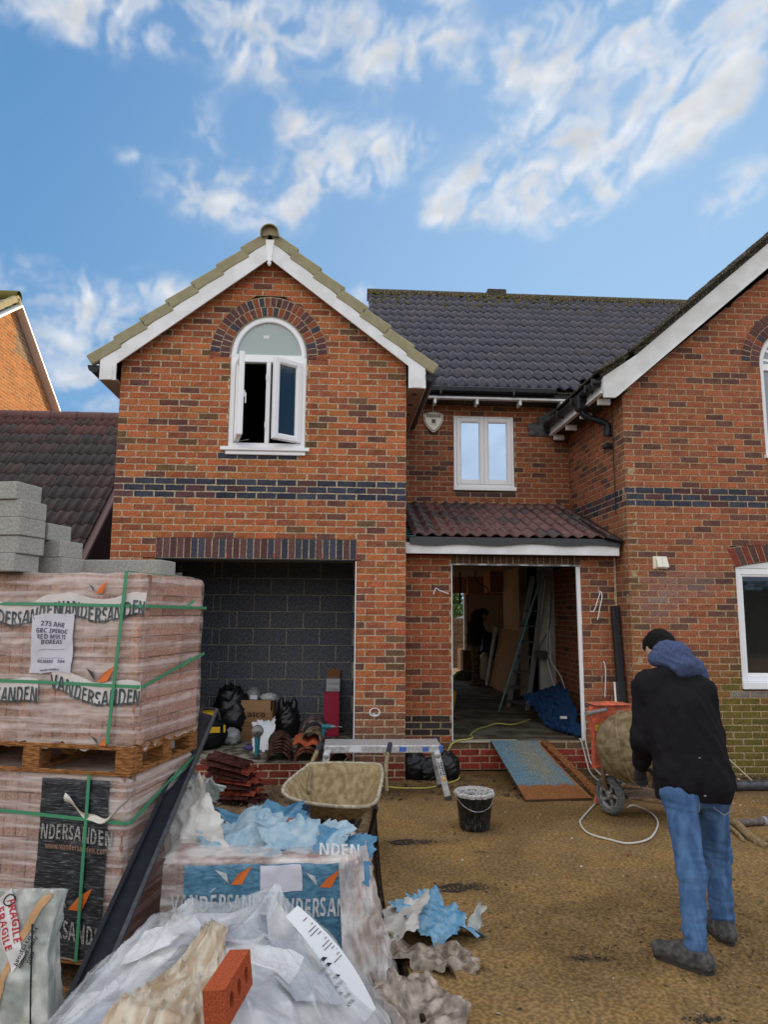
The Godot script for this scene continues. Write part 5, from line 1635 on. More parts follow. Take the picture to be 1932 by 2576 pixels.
func foreground() -> void:
	# blue printed pack, opened
	var w := 0.95
	var h := 0.585
	var d := 0.52
	var bp := thing("brick_pack", "low opened brick pack in blue printed film, torn open at the top", "brick pack", Vector3(-0.625, 0.0, 4.22), 0.0, "wrapped packs of bricks")
	pack_of_bricks(bp, w, h, d, Color(0.40, 0.2, 0.16), 9)
	var lowb := MB.new()
	lowb.col = Color(0.30, 0.15, 0.12)
	for i in 5:
		for k in 4:
			lowb.lohi(Vector3(-0.93 + k * 0.225, i * 0.076, -0.96), Vector3(-0.715 + k * 0.225, i * 0.076 + 0.068, -0.50), 0.004)
	stuff(part(bp, "bricks", lowb, mt.brick))
	wrapped(bp, "film_wrap", w + 0.015, h + 0.006, d + 0.01, film_mat("film_blue", Color(0.80, 0.75, 0.72, 0.3), Color(0.93, 0.9, 0.88, 0.7), Vector3(1.0, 3.4, 1.0), 91), 0.009)
	var sk := func(p: Vector2, z: float) -> Vector3: return skin(Vector3(p.x, p.y, 0), w, h, d, 0.009) + Vector3(0, 0, z)
	var blue := mk("blue_print", L(0.10, 0.25, 0.36), 0.3, ntex("bluescuff", 0.015, Color(0.75, 0.8, 0.83), Color(1, 1, 1), 5, 93), Vector3(2, 5, 2), tex["wrinkle"], 1.0)
	var pp := MB.new()
	pp.grid(50, 30, func(u: float, v: float) -> Vector3: return sk.call(Vector2(lerpf(-0.845, -0.02, u), lerpf(0.14, h - 0.004, v)), 0.007))
	part(bp, "printed_panel", pp, blue)
	var wp := mk("white_print", L(0.62, 0.64, 0.65), 0.4, tex["scuff"], Vector3.ONE * 3)
	lettering(bp, "VANDERSANDEN", 0.078, func(p: Vector2) -> Vector3: return sk.call(Vector2(-0.64 + p.x, 0.40 + p.y - 0.02 * p.x), 0.012), wp, "lettering", 0.62)
	lettering(bp, "VANDERSANDEN", 0.085, func(p: Vector2) -> Vector3: return sk.call(Vector2(-0.185 + p.x, 0.375 + p.y - 0.01 * p.x), 0.012), wp, "lettering", 0.56)
	logo(bp, func(p: Vector2) -> Vector3: return sk.call(Vector2(-0.63, 0.53) + p * 0.085, 0.012), wp)
	logo(bp, func(p: Vector2) -> Vector3: return sk.call(Vector2(-0.20, 0.51) + p * 0.085, 0.012), wp)
	var lb := MB.new()
	lb.grid(10, 8, func(u: float, v: float) -> Vector3: return sk.call(Vector2(lerpf(-0.48, -0.28, u), lerpf(0.45, 0.575, v)), 0.012))
	part(bp, "paper_label", lb, mk("label_paper", L(0.6, 0.58, 0.64), 0.6))
	# film drawn over the right corner
	var cf := MB.new()
	cf.grid(40, 40, func(u: float, v: float) -> Vector3:
		var y := lerpf(-0.05, 0.62, v)
		var a := u * 1.5
		var r := 0.06 + 0.12 * pow(1.0 - v, 1.3) + 0.02 * N1.get_noise_2d(u * 7.0 + v * 3.0, v * 5.0) + 0.014 * absf(N2.get_noise_2d(u * 16.0, v * 4.0))
		return Vector3(-0.10 + sin(a) * (r + 0.09) + 0.04 * (1 - v), y, -0.3 + cos(a) * (r + 0.28)))
	part(bp, "loose_film", cf, film_mat("film_loose", Color(0.86, 0.78, 0.74, 0.45), Color(0.95, 0.92, 0.90, 0.85), Vector3(1.5, 1.5, 1.5), 95))
	# what lies on top: loose bricks and torn sheets
	var rb := RandomNumberGenerator.new()
	rb.seed = 14
	var spots := [[-1.04, 0.56, 3.76, 0.1, "red brick standing clear in the middle of the torn film"], [-0.70, 0.40, 3.56, 1.5, "red brick at the far right corner of the opened pack"], [-0.80, 0.40, 3.38, 0.2, "red brick at the back of the opened pack, under the barrow"], [-1.04, 0.40, 3.38, -0.1, "red brick at the back of the opened pack, behind the blue cap"]]
	for s in spots:
		var k := part(self, "brick", cored_brick(), mk("red_brick", L(0.42, 0.11, 0.055), 0.85, tex["grain"], Vector3.ONE * 6, tex["rough"], 0.3))
		k.transform = Transform3D(Basis(Vector3.UP, s[3]) * Basis(Vector3.RIGHT, PI / 2), Vector3(s[0], s[1] + 0.052, s[2]))
		tag(k, s[4], "brick", "loose bricks on the packs")
	var cl := film_mat("film_clear", Color(0.80, 0.84, 0.86, 0.4), Color(0.93, 0.94, 0.95, 0.85), Vector3.ONE * 1.6, 97, 0.3)
	var bl := mk("blue_sheet", L(0.07, 0.22, 0.34), 0.3, ntex("bluewear", 0.012, Color(0.75, 0.85, 0.9), Color(1, 1, 1), 4, 98), Vector3.ONE * 2, tex["wrinkle"], 1.4)
	var pb := mk("pale_blue_sheet", L(0.36, 0.46, 0.52), 0.35, tex["bluewear"], Vector3.ONE * 2, tex["wrinkle"], 1.6)
	var ws := mk("white_sheet", L(0.62, 0.60, 0.56), 0.35, tex["dust"], Vector3.ONE * 2, tex["wrinkle"], 1.8)
	var lay := func(m: MeshInstance3D, label: String) -> void: tag(m, label, "plastic sheet", "torn plastic on the brick packs")
	lay.call(sheet(self, "torn_sheet", Transform3D(Basis.from_euler(Vector3(0.22, 0.3, 0.08)), Vector3(-1.16, 0.57, 3.52)), 0.50, 0.36, 0.06, 3.4, 2.0, bl, 0.07), "blue printed film folded over at the back of the pack")
	lay.call(sheet(self, "torn_sheet", Transform3D(Basis.from_euler(Vector3(0.35, 0.1, 0.1)), Vector3(-1.24, 0.59, 3.99)), 0.44, 0.46, 0.05, 4.0, 7.0, pb, 0.1), "pale blue torn film on the left of the opened pack")
	lay.call(sheet(self, "torn_sheet", Transform3D(Basis.from_euler(Vector3(0.55, -0.2, -0.1)), Vector3(-0.90, 0.585, 4.03)), 0.50, 0.36, 0.04, 4.0, 12.0, pb, 0.13), "pale blue torn film with a ragged top edge, right")
	lay.call(sheet(self, "torn_sheet", Transform3D(Basis.from_euler(Vector3(0.6, -0.25, -0.3)), Vector3(-0.70, 0.565, 4.08)), 0.30, 0.28, 0.03, 3.5, 17.0, bl, 0.06), "bright blue printed film at the pack's right corner")
	lay.call(sheet(self, "torn_sheet", Transform3D(Basis.from_euler(Vector3(0.5, 0.5, 0.75)), Vector3(-1.50, 0.60, 3.86)), 0.32, 0.64, 0.06, 4.5, 23.0, ws, 0.06), "creased whitish film down the pack's left shoulder")
	lay.call(sheet(self, "torn_sheet", Transform3D(Basis.from_euler(Vector3(0.2, 0.9, 1.0)), Vector3(-1.57, 0.70, 3.35)), 0.18, 0.30, 0.1, 7.0, 27.0, mk("green_white", L(0.5, 0.56, 0.52), 0.35, null, Vector3.ONE, tex["wrinkle"], 1.6), 0.2), "shredded pale film hanging beside the black channel")
	lay.call(sheet(self, "torn_sheet", Transform3D(Basis.from_euler(Vector3(1.1, 0.5, 0.2)), Vector3(-0.96, 0.50, 3.30)), 0.15, 0.22, 0.05, 6.0, 33.0, mk("deep_blue_film", L(0.10, 0.17, 0.24), 0.3, null, Vector3.ONE, tex["wrinkle"], 1.4), 0.1), "dark blue film standing up before the barrow tray")
	var blue_corner: Node = find_child("torn_sheet_003", false, false)
	lettering(blue_corner, "NDEN", 0.062, func(p: Vector2) -> Vector3: return Vector3(-0.72 + p.x, 0.612 + p.y * 0.75 - p.x * 0.05, 4.125 - p.y * 0.55 + 0.02), wp, "lettering", 0.9)
	var cap := MB.new()
	cap.lathe([Vector2(0.0, 0.018), Vector2(0.035, 0.018), Vector2(0.05, 0.01), Vector2(0.055, 0.0)], 20, Transform3D(Basis.from_scale(Vector3(1.5, 1.2, 0.8)), Vector3(-0.98, 0.60, 3.64)))
	tag(part(self, "plastic_scrap", cap, mk("bright_blue", L(0.01, 0.17, 0.62), 0.35)), "bright blue plastic scrap among the torn film", "scrap")
	plastic_mound()
	# white wrapped goods at the bottom left corner
	var bg := thing("wrapped_parcel", "white film-wrapped parcel with red warning tape, bottom left corner", "parcel", Vector3(-1.79, 0.0, 4.98), -0.16)
	var sp := func(p: Vector3) -> Vector3:
		return p + Vector3(0.012 * N1.get_noise_3d(p.x * 8, p.y * 8, p.z * 8) - 0.03 * (0.74 - p.y) * 0.6 + 0.02 * sin(p.y * 9.0), 0.01 * N1.get_noise_3d(p.x * 9 + 7, p.y * 6, p.z), 0.014 * N1.get_noise_3d(p.x * 6, p.y * 9 + 4, p.z * 6))
	var b := MB.new()
	b.grid(60, 60, func(u: float, v: float) -> Vector3: return sp.call(Vector3(-0.7 + u * 0.7, v * (0.715 + 0.03 * u), 0.0)))
	b.grid(40, 60, func(u: float, v: float) -> Vector3: return sp.call(Vector3(-0.03 * u, v * (0.745 - 0.05 * u), -u * 0.14)))
	b.grid(40, 30, func(u: float, v: float) -> Vector3: return sp.call(Vector3(-0.7 + u * (0.7 - 0.03 * v), 0.715 + 0.03 * u - 0.05 * v, -v * 0.14)))
	part(bg, "film_wrap", b, mk("parcel_film", L(0.62, 0.62, 0.57), 0.32, ntex("parcel", 0.008, Color(0.72, 0.76, 0.76), Color(1, 1, 1), 4, 111), Vector3(1.5, 1.0, 1.5), tex["wrinkle"], 1.6))
	var tp := MB.new()
	tp.grid(6, 24, func(u: float, v: float) -> Vector3: return sp.call(Vector3(-0.02 - v * 0.20 - u * 0.045 * (1 - v * 0.4), 0.735 - v * 0.45 - u * 0.02, 0.006)))
	part(bg, "tan_tape", tp, mk("tan_tape", L(0.62, 0.36, 0.18), 0.35))
	var rt := MB.new()
	rt.grid(6, 20, func(u: float, v: float) -> Vector3: return sp.call(Vector3(-0.245 + v * 0.11 + u * 0.055, 0.69 - v * 0.24 + u * 0.06, 0.008)))
	part(bg, "warning_tape", rt, mk("white_tape", L(0.78, 0.77, 0.76), 0.35))
	var rink := mk("red_ink", L(0.52, 0.03, 0.05), 0.4)
	for e in [["FRAGILE", -0.183, 0.60, 0.03], ["FRAGILE", -0.146, 0.632, 0.03]]:
		var cs := -1.14
		lettering(bg, e[0], e[3], func(p: Vector2) -> Vector3: return sp.call(Vector3(e[1] + p.x * cos(cs) - p.y * sin(cs), e[2] + p.x * sin(cs) + p.y * cos(cs), 0.011)), rink)
	for e in [["PROTECTED BY", -0.09, 0.56, 0.016], ["HANDLE WITH", -0.075, 0.54, 0.014], ["2020", -0.06, 0.525, 0.016]]:
		lettering(bg, e[0], e[3], func(p: Vector2) -> Vector3: return sp.call(Vector3(e[1] + p.x * 0.45 + p.y * 0.8, e[2] - 0.02 + p.x * 0.88 - p.y * 0.45, 0.009)), mt.ink)
	var st := MB.new()
	st.tube([sp.call(Vector3(-0.075, 0.62, 0.007)), sp.call(Vector3(-0.062, 0.4, 0.007)), sp.call(Vector3(-0.055, 0.1, 0.007))], 0.003, 6)
	var ci := []
	for k in 20: ci.append(sp.call(Vector3(-0.185 + cos(k * TAU / 20) * 0.022, 0.70 + sin(k * TAU / 20) * 0.022, 0.009)))
	st.tube(ci, 0.0025, 6, false, true)
	part(bg, "ink_line", st, mt.ink)
	# the brick set down on the sheeting
	var k2 := part(self, "brick", cored_brick(), mk("red_brick_clean", L(0.46, 0.10, 0.04), 0.85, tex["grain"], Vector3.ONE * 8, tex["rough"], 0.25))
	k2.transform = Transform3D(Basis(Vector3.UP, 1.36) * Basis(Vector3.RIGHT, -0.10) * Basis(Vector3.BACK, 0.06), Vector3(-1.045, 0.715, 5.66))
	tag(k2, "clean red brick with three holes on edge on the white sheeting", "brick", "loose bricks on the packs")
	# torn pieces on the yard
	var yp := func(x: float, z: float, rx: float, ry: float, rz: float, y := 0.05) -> Transform3D: return Transform3D(Basis.from_euler(Vector3(rx, ry, rz)), Vector3(x, y, z))
	var yg := "torn plastic lying on the yard"
	tag(sheet(self, "torn_sheet", yp.call(-0.16, 3.62, 0.16, 0.5, -0.12, 0.07), 0.36, 0.46, 0.06, 4.5, 41.0, mk("sky_sheet", L(0.25, 0.40, 0.50), 0.4, ntex("skywear", 0.014, Color(0.55, 0.8, 0.92), Color(1, 1, 1), 5, 120), Vector3.ONE * 2.2, tex["wrinkle"], 1.4), 0.13), "torn light blue plastic lying on the sandy yard", "plastic sheet", yg)
	tag(sheet(self, "torn_sheet", yp.call(-0.36, 3.70, 0.1, -0.3, 0.45, 0.09), 0.28, 0.44, 0.04, 4.0, 44.0, ws, 0.04), "whitish folded plastic joined to the torn blue piece", "plastic sheet", yg)
	tag(sheet(self, "torn_sheet", yp.call(-0.27, 3.98, 0.1, -0.5, -0.1, 0.03), 0.55, 0.2, 0.07, 7.0, 48.0, mk("dirty_sheet", L(0.42, 0.35, 0.27), 0.45, tex["blotch"], Vector3.ONE * 3, tex["wrinkle"], 1.6), 0.1), "muddy rolled strip of plastic at the yard's edge", "plastic sheet", yg)
	tag(sheet(self, "torn_sheet", yp.call(0.07, 3.68, 0.2, 0.2, 1.25, 0.09), 0.16, 0.09, 0.03, 8.0, 52.0, mk("grey_scrap", L(0.5, 0.5, 0.46), 0.4), 0.08), "small pale scrap of plastic standing up on the yard", "plastic sheet", yg)
	tag(sheet(self, "torn_sheet", yp.call(-0.35, 4.56, 0.1, 0.3, -0.15, 0.02), 0.36, 0.58, 0.10, 5.0, 56.0, mk("tan_sheet", L(0.48, 0.40, 0.32), 0.35, tex["blotch"], Vector3.ONE * 3, tex["wrinkle"], 2.0), 0.06), "crumpled brown plastic in the gap beside the yard edge", "plastic sheet", yg)

func cored_brick() -> MB:
	# 215 x 102 bed face with three holes, 65 deep, centred
	var b := MB.new()
	b.col = Color.WHITE
	var pts := [Vector2(-0.1075, -0.051), Vector2(0.1075, -0.051), Vector2(0.1075, 0.051), Vector2(-0.1075, 0.051)]
	for s in [1.0, -1.0]:
		var z: float = 0.0325 * s
		# face built as cells round each hole
		for k in 3:
			var cx := (k - 1) * 0.062
			var x0 := -0.1075 if k == 0 else cx - 0.031
			var x1 := 0.1075 if k == 2 else cx + 0.031
			var n := 24
			for i in n:
				var p := []
				for a in [TAU * i / n, TAU * (i + 1) / n]:
					var dr := Vector2(cos(a), sin(a))
					var hx := ((x1 - cx) if dr.x > 0 else (cx - x0)) / maxf(absf(dr.x), 1e-5)
					var hy := 0.051 / maxf(absf(dr.y), 1e-5)
					var o := Vector2(cx, 0) + dr * minf(hx, hy)
					var q := Vector2(cx, 0) + dr * Vector2(0.015, 0.023)
					p.append([o, q])
				var P := func(v: Vector2, zz: float) -> Vector3: return Vector3(v.x, v.y, zz)
				if s > 0:
					b.quad(P.call(p[0][1], z), P.call(p[0][0], z), P.call(p[1][0], z), P.call(p[1][1], z))
					b.quad(P.call(p[0][1], z), P.call(p[1][1], z), P.call(p[1][1], -z), P.call(p[0][1], -z))
				else:
					b.quad(P.call(p[0][0], z), P.call(p[0][1], z), P.call(p[1][1], z), P.call(p[1][0], z))
	for i in 4:
		var a: Vector2 = pts[i]
		var c: Vector2 = pts[(i + 1) % 4]
		b.quad(Vector3(a.x, a.y, -0.0325), Vector3(c.x, c.y, -0.0325), Vector3(c.x, c.y, 0.0325), Vector3(a.x, a.y, 0.0325))
	return b

var prop_xy := PackedVector2Array()
var prop_h := []
var prop_tri := PackedInt32Array()

func mound_props() -> void:
	# points where the sheeting is held up or pinned; it hangs in flat facets between them
	for e in ["-1.90 4.30 .02 -1.62 4.42 .10 -1.30 4.45 .22 -1.0 4.46 .24 -.70 4.5 .2 -.42 4.55 .02 -.34 5.2 .0 -.30 6.4 .0 -2.0 5.2 .10 -2.05 6.4 .2",
		"-1.60 4.92 .50 -1.47 4.80 .575 -1.32 4.72 .605 -1.17 4.72 .60 -1.0 4.70 .655 -.88 4.76 .565 -.78 4.82 .53 -.64 4.92 .385 -.53 5.12 .28",
		"-1.68 5.32 .44 -1.50 5.10 .50 -1.36 5.02 .60 -1.18 5.20 .665 -1.08 5.06 .575 -.97 5.08 .60 -.86 5.02 .555 -1.28 5.36 .60 -1.37 5.60 .635 -1.22 5.52 .60",
		"-1.55 5.55 .52 -1.62 5.9 .46 -1.40 6.1 .58 -1.15 5.75 .64 -1.0 5.62 .655 -.93 5.35 .60 -.80 5.30 .50 -.66 5.35 .36 -.84 5.62 .56 -.66 5.75 .40 -1.05 6.2 .60 -.75 6.3 .42 -1.07 5.38 .62"]:
		var f: PackedFloat64Array = (e as String).split_floats(" ", false)
		for i in range(0, f.size() - 2, 3):
			prop_xy.append(Vector2(f[i], f[i + 1]))
			prop_h.append(f[i + 2])
	prop_tri = Geometry2D.triangulate_delaunay(prop_xy)

func facet(p: Vector2) -> float:
	for i in range(0, prop_tri.size(), 3):
		var a := prop_xy[prop_tri[i]]
		var b := prop_xy[prop_tri[i + 1]]
		var c := prop_xy[prop_tri[i + 2]]
		var d := (b - a).cross(c - a)
		var u := (p - a).cross(c - a) / d
		var v := (b - a).cross(p - a) / d
		if u >= -1e-4 and v >= -1e-4 and u + v <= 1.0002:
			# cloth sags inside each facet
			var w := 1.0 - u - v
			return prop_h[prop_tri[i]] * w + prop_h[prop_tri[i + 1]] * u + prop_h[prop_tri[i + 2]] * v - 0.35 * u * v * w
	return 0.0

func mound_at(x: float, z: float) -> float:
	var h := facet(Vector2(x, z)) * 2.0
	for o in [Vector2(0.014, 0), Vector2(-0.014, 0), Vector2(0, 0.014), Vector2(0, -0.014)]:
		h += facet(Vector2(x, z) + o)
	return h / 6.0

func plastic_mound() -> void:
	var o := thing("plastic_sheeting", "heap of creased translucent white sheeting over the goods in front", "plastic sheet")
	mound_props()
	var creases := []
	for c in ["-1.0 4.70 -1.16 5.18 .04", "-1.0 4.70 -.97 5.25 .045", "-1.0 4.70 -.80 5.15 .04", "-.88 4.76 -.66 5.1 .03", "-1.18 5.20 -1.38 5.58 .035", "-1.18 5.20 -1.07 5.6 .04", "-1.18 5.20 -1.30 5.62 .03", "-1.32 4.72 -1.46 5.25 .03", "-1.32 4.72 -1.2 5.15 .025", "-1.47 4.80 -1.68 5.3 .03", "-.97 5.08 -.82 5.7 .04", "-.97 5.08 -.70 5.45 .035", "-1.36 5.02 -1.58 5.5 .03", "-1.0 5.62 -.8 6.1 .03", "-1.5 5.1 -1.66 5.7 .03", "-1.22 5.52 -1.4 5.95 .03"]:
		var n := (c as String).split_floats(" ", false)
		creases.append([Vector2(n[0], n[1]), Vector2(n[2], n[3]), n[4] * 0.75])
	var f := func(u: float, v: float) -> Vector3:
		var x := lerpf(-1.86, -0.40, u)
		var z := lerpf(4.36, 6.3, v)
		var h := mound_at(x, z)
		# creases running across the facets, and fine crinkle
		var c1 := N3.get_noise_2d(x * 2.6 + z * 1.2 + 0.3 * N3.get_noise_2d(x * 3.0, z * 3.0), z * 1.2 - x * 1.0)
		h += 0.010 * (0.3 - absf(c1)) + 0.007 * exp(-absf(c1) * 40.0)
		var c3 := N3.get_noise_2d(x * 4.5 - z * 1.6 + 30.0, z * 1.6 + x * 2.0)
		h += 0.004 * exp(-absf(c3) * 45.0)
		var c2 := N3.get_noise_2d(x * 7.0 - z * 3.5 + 9.0, z * 4.5 + x * 3.0)
		h += 0.0015 * exp(-absf(c2) * 20.0)
		h += 0.0008 * N3.get_noise_2d(x * 18.0 + z * 7.0, z * 13.0)
		# pulled creases running from the high points to the hem
		var top := 0.0
		for s in creases:
			var a: Vector2 = s[0]
			var e: Vector2 = s[1]
			var q := Vector2(x, z) - a
			var L2 := (e - a).length()
			var dr := (e - a) / L2
			var t := q.dot(dr) / L2
			if t > -0.05 and t < 1.05:
				var dist := absf(q.cross(dr) + 0.018 * sin(t * 5.0 + a.x * 9.0))
				top = maxf(top, s[2] * exp(-dist / (0.010 + 0.02 * t)) * (1.0 - smoothstep(0.55, 1.05, t)) * smoothstep(-0.05, 0.06, t))
		h += top
		return Vector3(x + 0.02 * N1.get_noise_2d(x * 4.0, z * 4.0 + 9), h, z)
	var tint := func(u: float, v: float, p: Vector3) -> Color:
		var c := Color(0.70, 0.71, 0.72)
		var m := N1.get_noise_2d(p.x * 2.6, p.z * 2.6 + 50)
		c = c.lerp(Color(0.56, 0.575, 0.60), clampf(0.25 + 0.9 * m, 0, 0.7))
		# muddy flap below the near fold
		var g := smoothstep(-0.02, 0.05, p.z - 5.38 + (p.x + 1.22) * 0.95) * (1.0 - smoothstep(-1.10, -1.02, p.x + 0.25 * (p.z - 5.4)))
		c = c.lerp(Color(0.43, 0.33, 0.22).lerp(Color(0.55, 0.47, 0.36), clampf(0.5 + N2.get_noise_2d(p.x * 9, p.z * 7) * 1.4, 0, 1)), g * 0.9)
		return c
	var b := MB.new()
	b.grid(200, 240, f, tint)
	var m := mk("sheeting", Color(1, 1, 1), 0.26, ntex("haze", 0.007, Color(0.96, 0.97, 0.98, 0.24), Color(1, 1, 1, 0.62), 4, 131), Vector3.ONE * 1.0, tex["wrinkle"], 0.35, 0.0, true)
	m.transparency = BaseMaterial3D.TRANSPARENCY_ALPHA
	m.metallic_specular = 0.6
	m.clearcoat_enabled = true
	m.clearcoat = 0.8
	m.clearcoat_roughness = 0.12
	part(o, "film", b, m)
	# cartons and boards showing dimly through it
	var cn := 0
	for e in [[-1.42, 4.95, 0.20, 0.16, 0.3, 0], [-1.12, 4.92, 0.24, 0.12, -0.2, 1], [-1.52, 5.35, 0.22, 0.2, 0.5, 2], [-0.95, 5.15, 0.16, 0.22, 0.2, 0], [-1.15, 5.40, 0.2, 0.14, -0.4, 3], [-0.82, 5.2, 0.1, 0.3, 0.6, 2], [-1.45, 5.75, 0.26, 0.16, 0.3, 1], [-0.78, 5.55, 0.12, 0.24, 0.5, 3], [-1.3, 5.15, 0.1, 0.2, 0.8, 3]]:
		var g := MB.new()
		g.grid(8, 8, func(u: float, v: float) -> Vector3:
			var q := Vector2((u - 0.5) * e[2], (v - 0.5) * e[3]).rotated(e[4]) + Vector2(e[0], e[1])
			return Vector3(q.x, mound_at(q.x, q.y) - 0.020 - 0.003 * e[5], q.y))
		part(o, "carton_face", g, mk("carton_%d" % e[5], [L(0.8, 0.8, 0.8), L(0.12, 0.14, 0.2), L(0.42, 0.45, 0.52), L(0.06, 0.06, 0.07)][e[5]], 0.7))
	# a muddy flap turned back over it
	var fp := MB.new()
	fp.grid(50, 60, func(u: float, v: float) -> Vector3:
		var l := Vector2(-1.21, 5.19).lerp(Vector2(-1.40, 5.62), minf(v * 1.7, 1.0)) + Vector2(0.05, 0.45) * maxf(v - 0.59, 0.0) * 2.0
		var r := Vector2(-1.12, 5.18).lerp(Vector2(-1.07, 5.60), minf(v * 1.7, 1.0)) + Vector2(0.0, 0.45) * maxf(v - 0.59, 0.0) * 2.0
		var q := l.lerp(r, u) + Vector2(0.012 * N3.get_noise_2d(v * 7.0, u * 2.0), 0.0)
		var c := N3.get_noise_2d(u * 5.0 + v * 1.5, v * 2.2 + 40.0)
		return Vector3(q.x, mound_at(q.x, q.y) + 0.022 + 0.02 * sin(u * PI) + 0.022 * exp(-absf(c) * 14.0) + 0.01 * c, q.y),
		func(u: float, v: float, p: Vector3) -> Color: return Color(0.40, 0.29, 0.18).lerp(Color(0.58, 0.50, 0.39), clampf(0.45 + 1.3 * N3.get_noise_2d(u * 6.0, v * 3.0 + 7.0), 0, 1)))
	var fm := mk("muddy_film", Color(1, 1, 1), 0.3, tex["dust"], Vector3.ONE * 2, tex["wrinkle"], 0.5, 0.0, true)
	fm.clearcoat_enabled = true
	fm.clearcoat = 0.5
	part(o, "muddy_flap", fp, fm)
	# dim goods under the film
	var un := MB.new()
	un.grid(60, 60, func(u: float, v: float) -> Vector3:
		var x := lerpf(-1.78, -0.5, u)
		var z := lerpf(4.4, 6.3, v)
		return Vector3(x, mound_at(x, z) - 0.045, z), func(u: float, v: float, p: Vector3) -> Color: return Color(0.34, 0.35, 0.39).lerp(Color(0.7, 0.69, 0.66), clampf(0.5 + 2.0 * N1.get_noise_2d(p.x * 4, p.z * 4), 0, 1)))
	part(o, "covered_goods", un, mk("goods", Color(1, 1, 1), 0.8, null, Vector3.ONE, null, 0.3, 0.0, true))
	# printed delivery note stuck to it
	var lbm := func(p: Vector2, z: float) -> Vector3:
		var a := Vector3(-0.885, 0.0, 4.93)
		var x := a.x + p.x * 0.30 - p.y * 0.08 + 0.03 * sin(p.x * 3.0)
		var zz := a.z + p.x * 0.12 + p.y * 0.06
		return Vector3(x, 0.655 - p.x * 0.27 - p.y * 0.05 - 0.05 * p.x * p.x + z, zz)
	var nb := MB.new()
	nb.grid(16, 6, func(u: float, v: float) -> Vector3: return lbm.call(Vector2(u, (1.0 - v) * (0.55 + 0.5 * u)), 0.0))
	part(o, "paper_note", nb, mt.paper)
	var bars := MB.new()
	for k in 9:
		for r in 2:
			var u := 0.42 + k * 0.055
			if (k + r) % 3 == 0: continue
			bars.quad(lbm.call(Vector2(u, 0.75 - r * 0.22 + 0.1), 0.004), lbm.call(Vector2(u + 0.028, 0.75 - r * 0.22), 0.004), lbm.call(Vector2(u + 0.028, 0.93 - r * 0.22), 0.004), lbm.call(Vector2(u, 0.93 - r * 0.22 + 0.1), 0.004))
	for k in 14:
		bars.quad(lbm.call(Vector2(0.12 + k * 0.03, 0.12), 0.004), lbm.call(Vector2(0.126 + k * 0.03, 0.12), 0.004), lbm.call(Vector2(0.126 + k * 0.03, 0.3 + 0.2 * sin(k * 5.0)), 0.004), lbm.call(Vector2(0.12 + k * 0.03, 0.3 + 0.2 * sin(k * 5.0)), 0.004))
	part(o, "note_print", bars, mt.ink)

func path(s: String) -> Array:
	var f := s.split_floats(" ", false)
	var o := []
	for i in range(0, f.size() - 2, 3):
		o.append(Vector3(f[i], f[i + 1], f[i + 2]))
	return o

# Catmull-Rom through the points
func smoothed(p: Array, k := 6) -> Array:
	var o := []
	for i in p.size() - 1:
		var a: Vector3 = p[maxi(i - 1, 0)]
		var d: Vector3 = p[mini(i + 2, p.size() - 1)]
		for j in k:
			o.append((p[i] as Vector3).cubic_interpolate(p[i + 1], a, d, float(j) / k))
	o.append(p[p.size() - 1])
	return o

func cable(called: String, s: String, r: float, m: Material, label: String, cat := "cable", group := "") -> void:
	var b := MB.new()
	b.tube(smoothed(path(s)), r, 8)
	tag(part(self, called, b, m), label, cat, group)

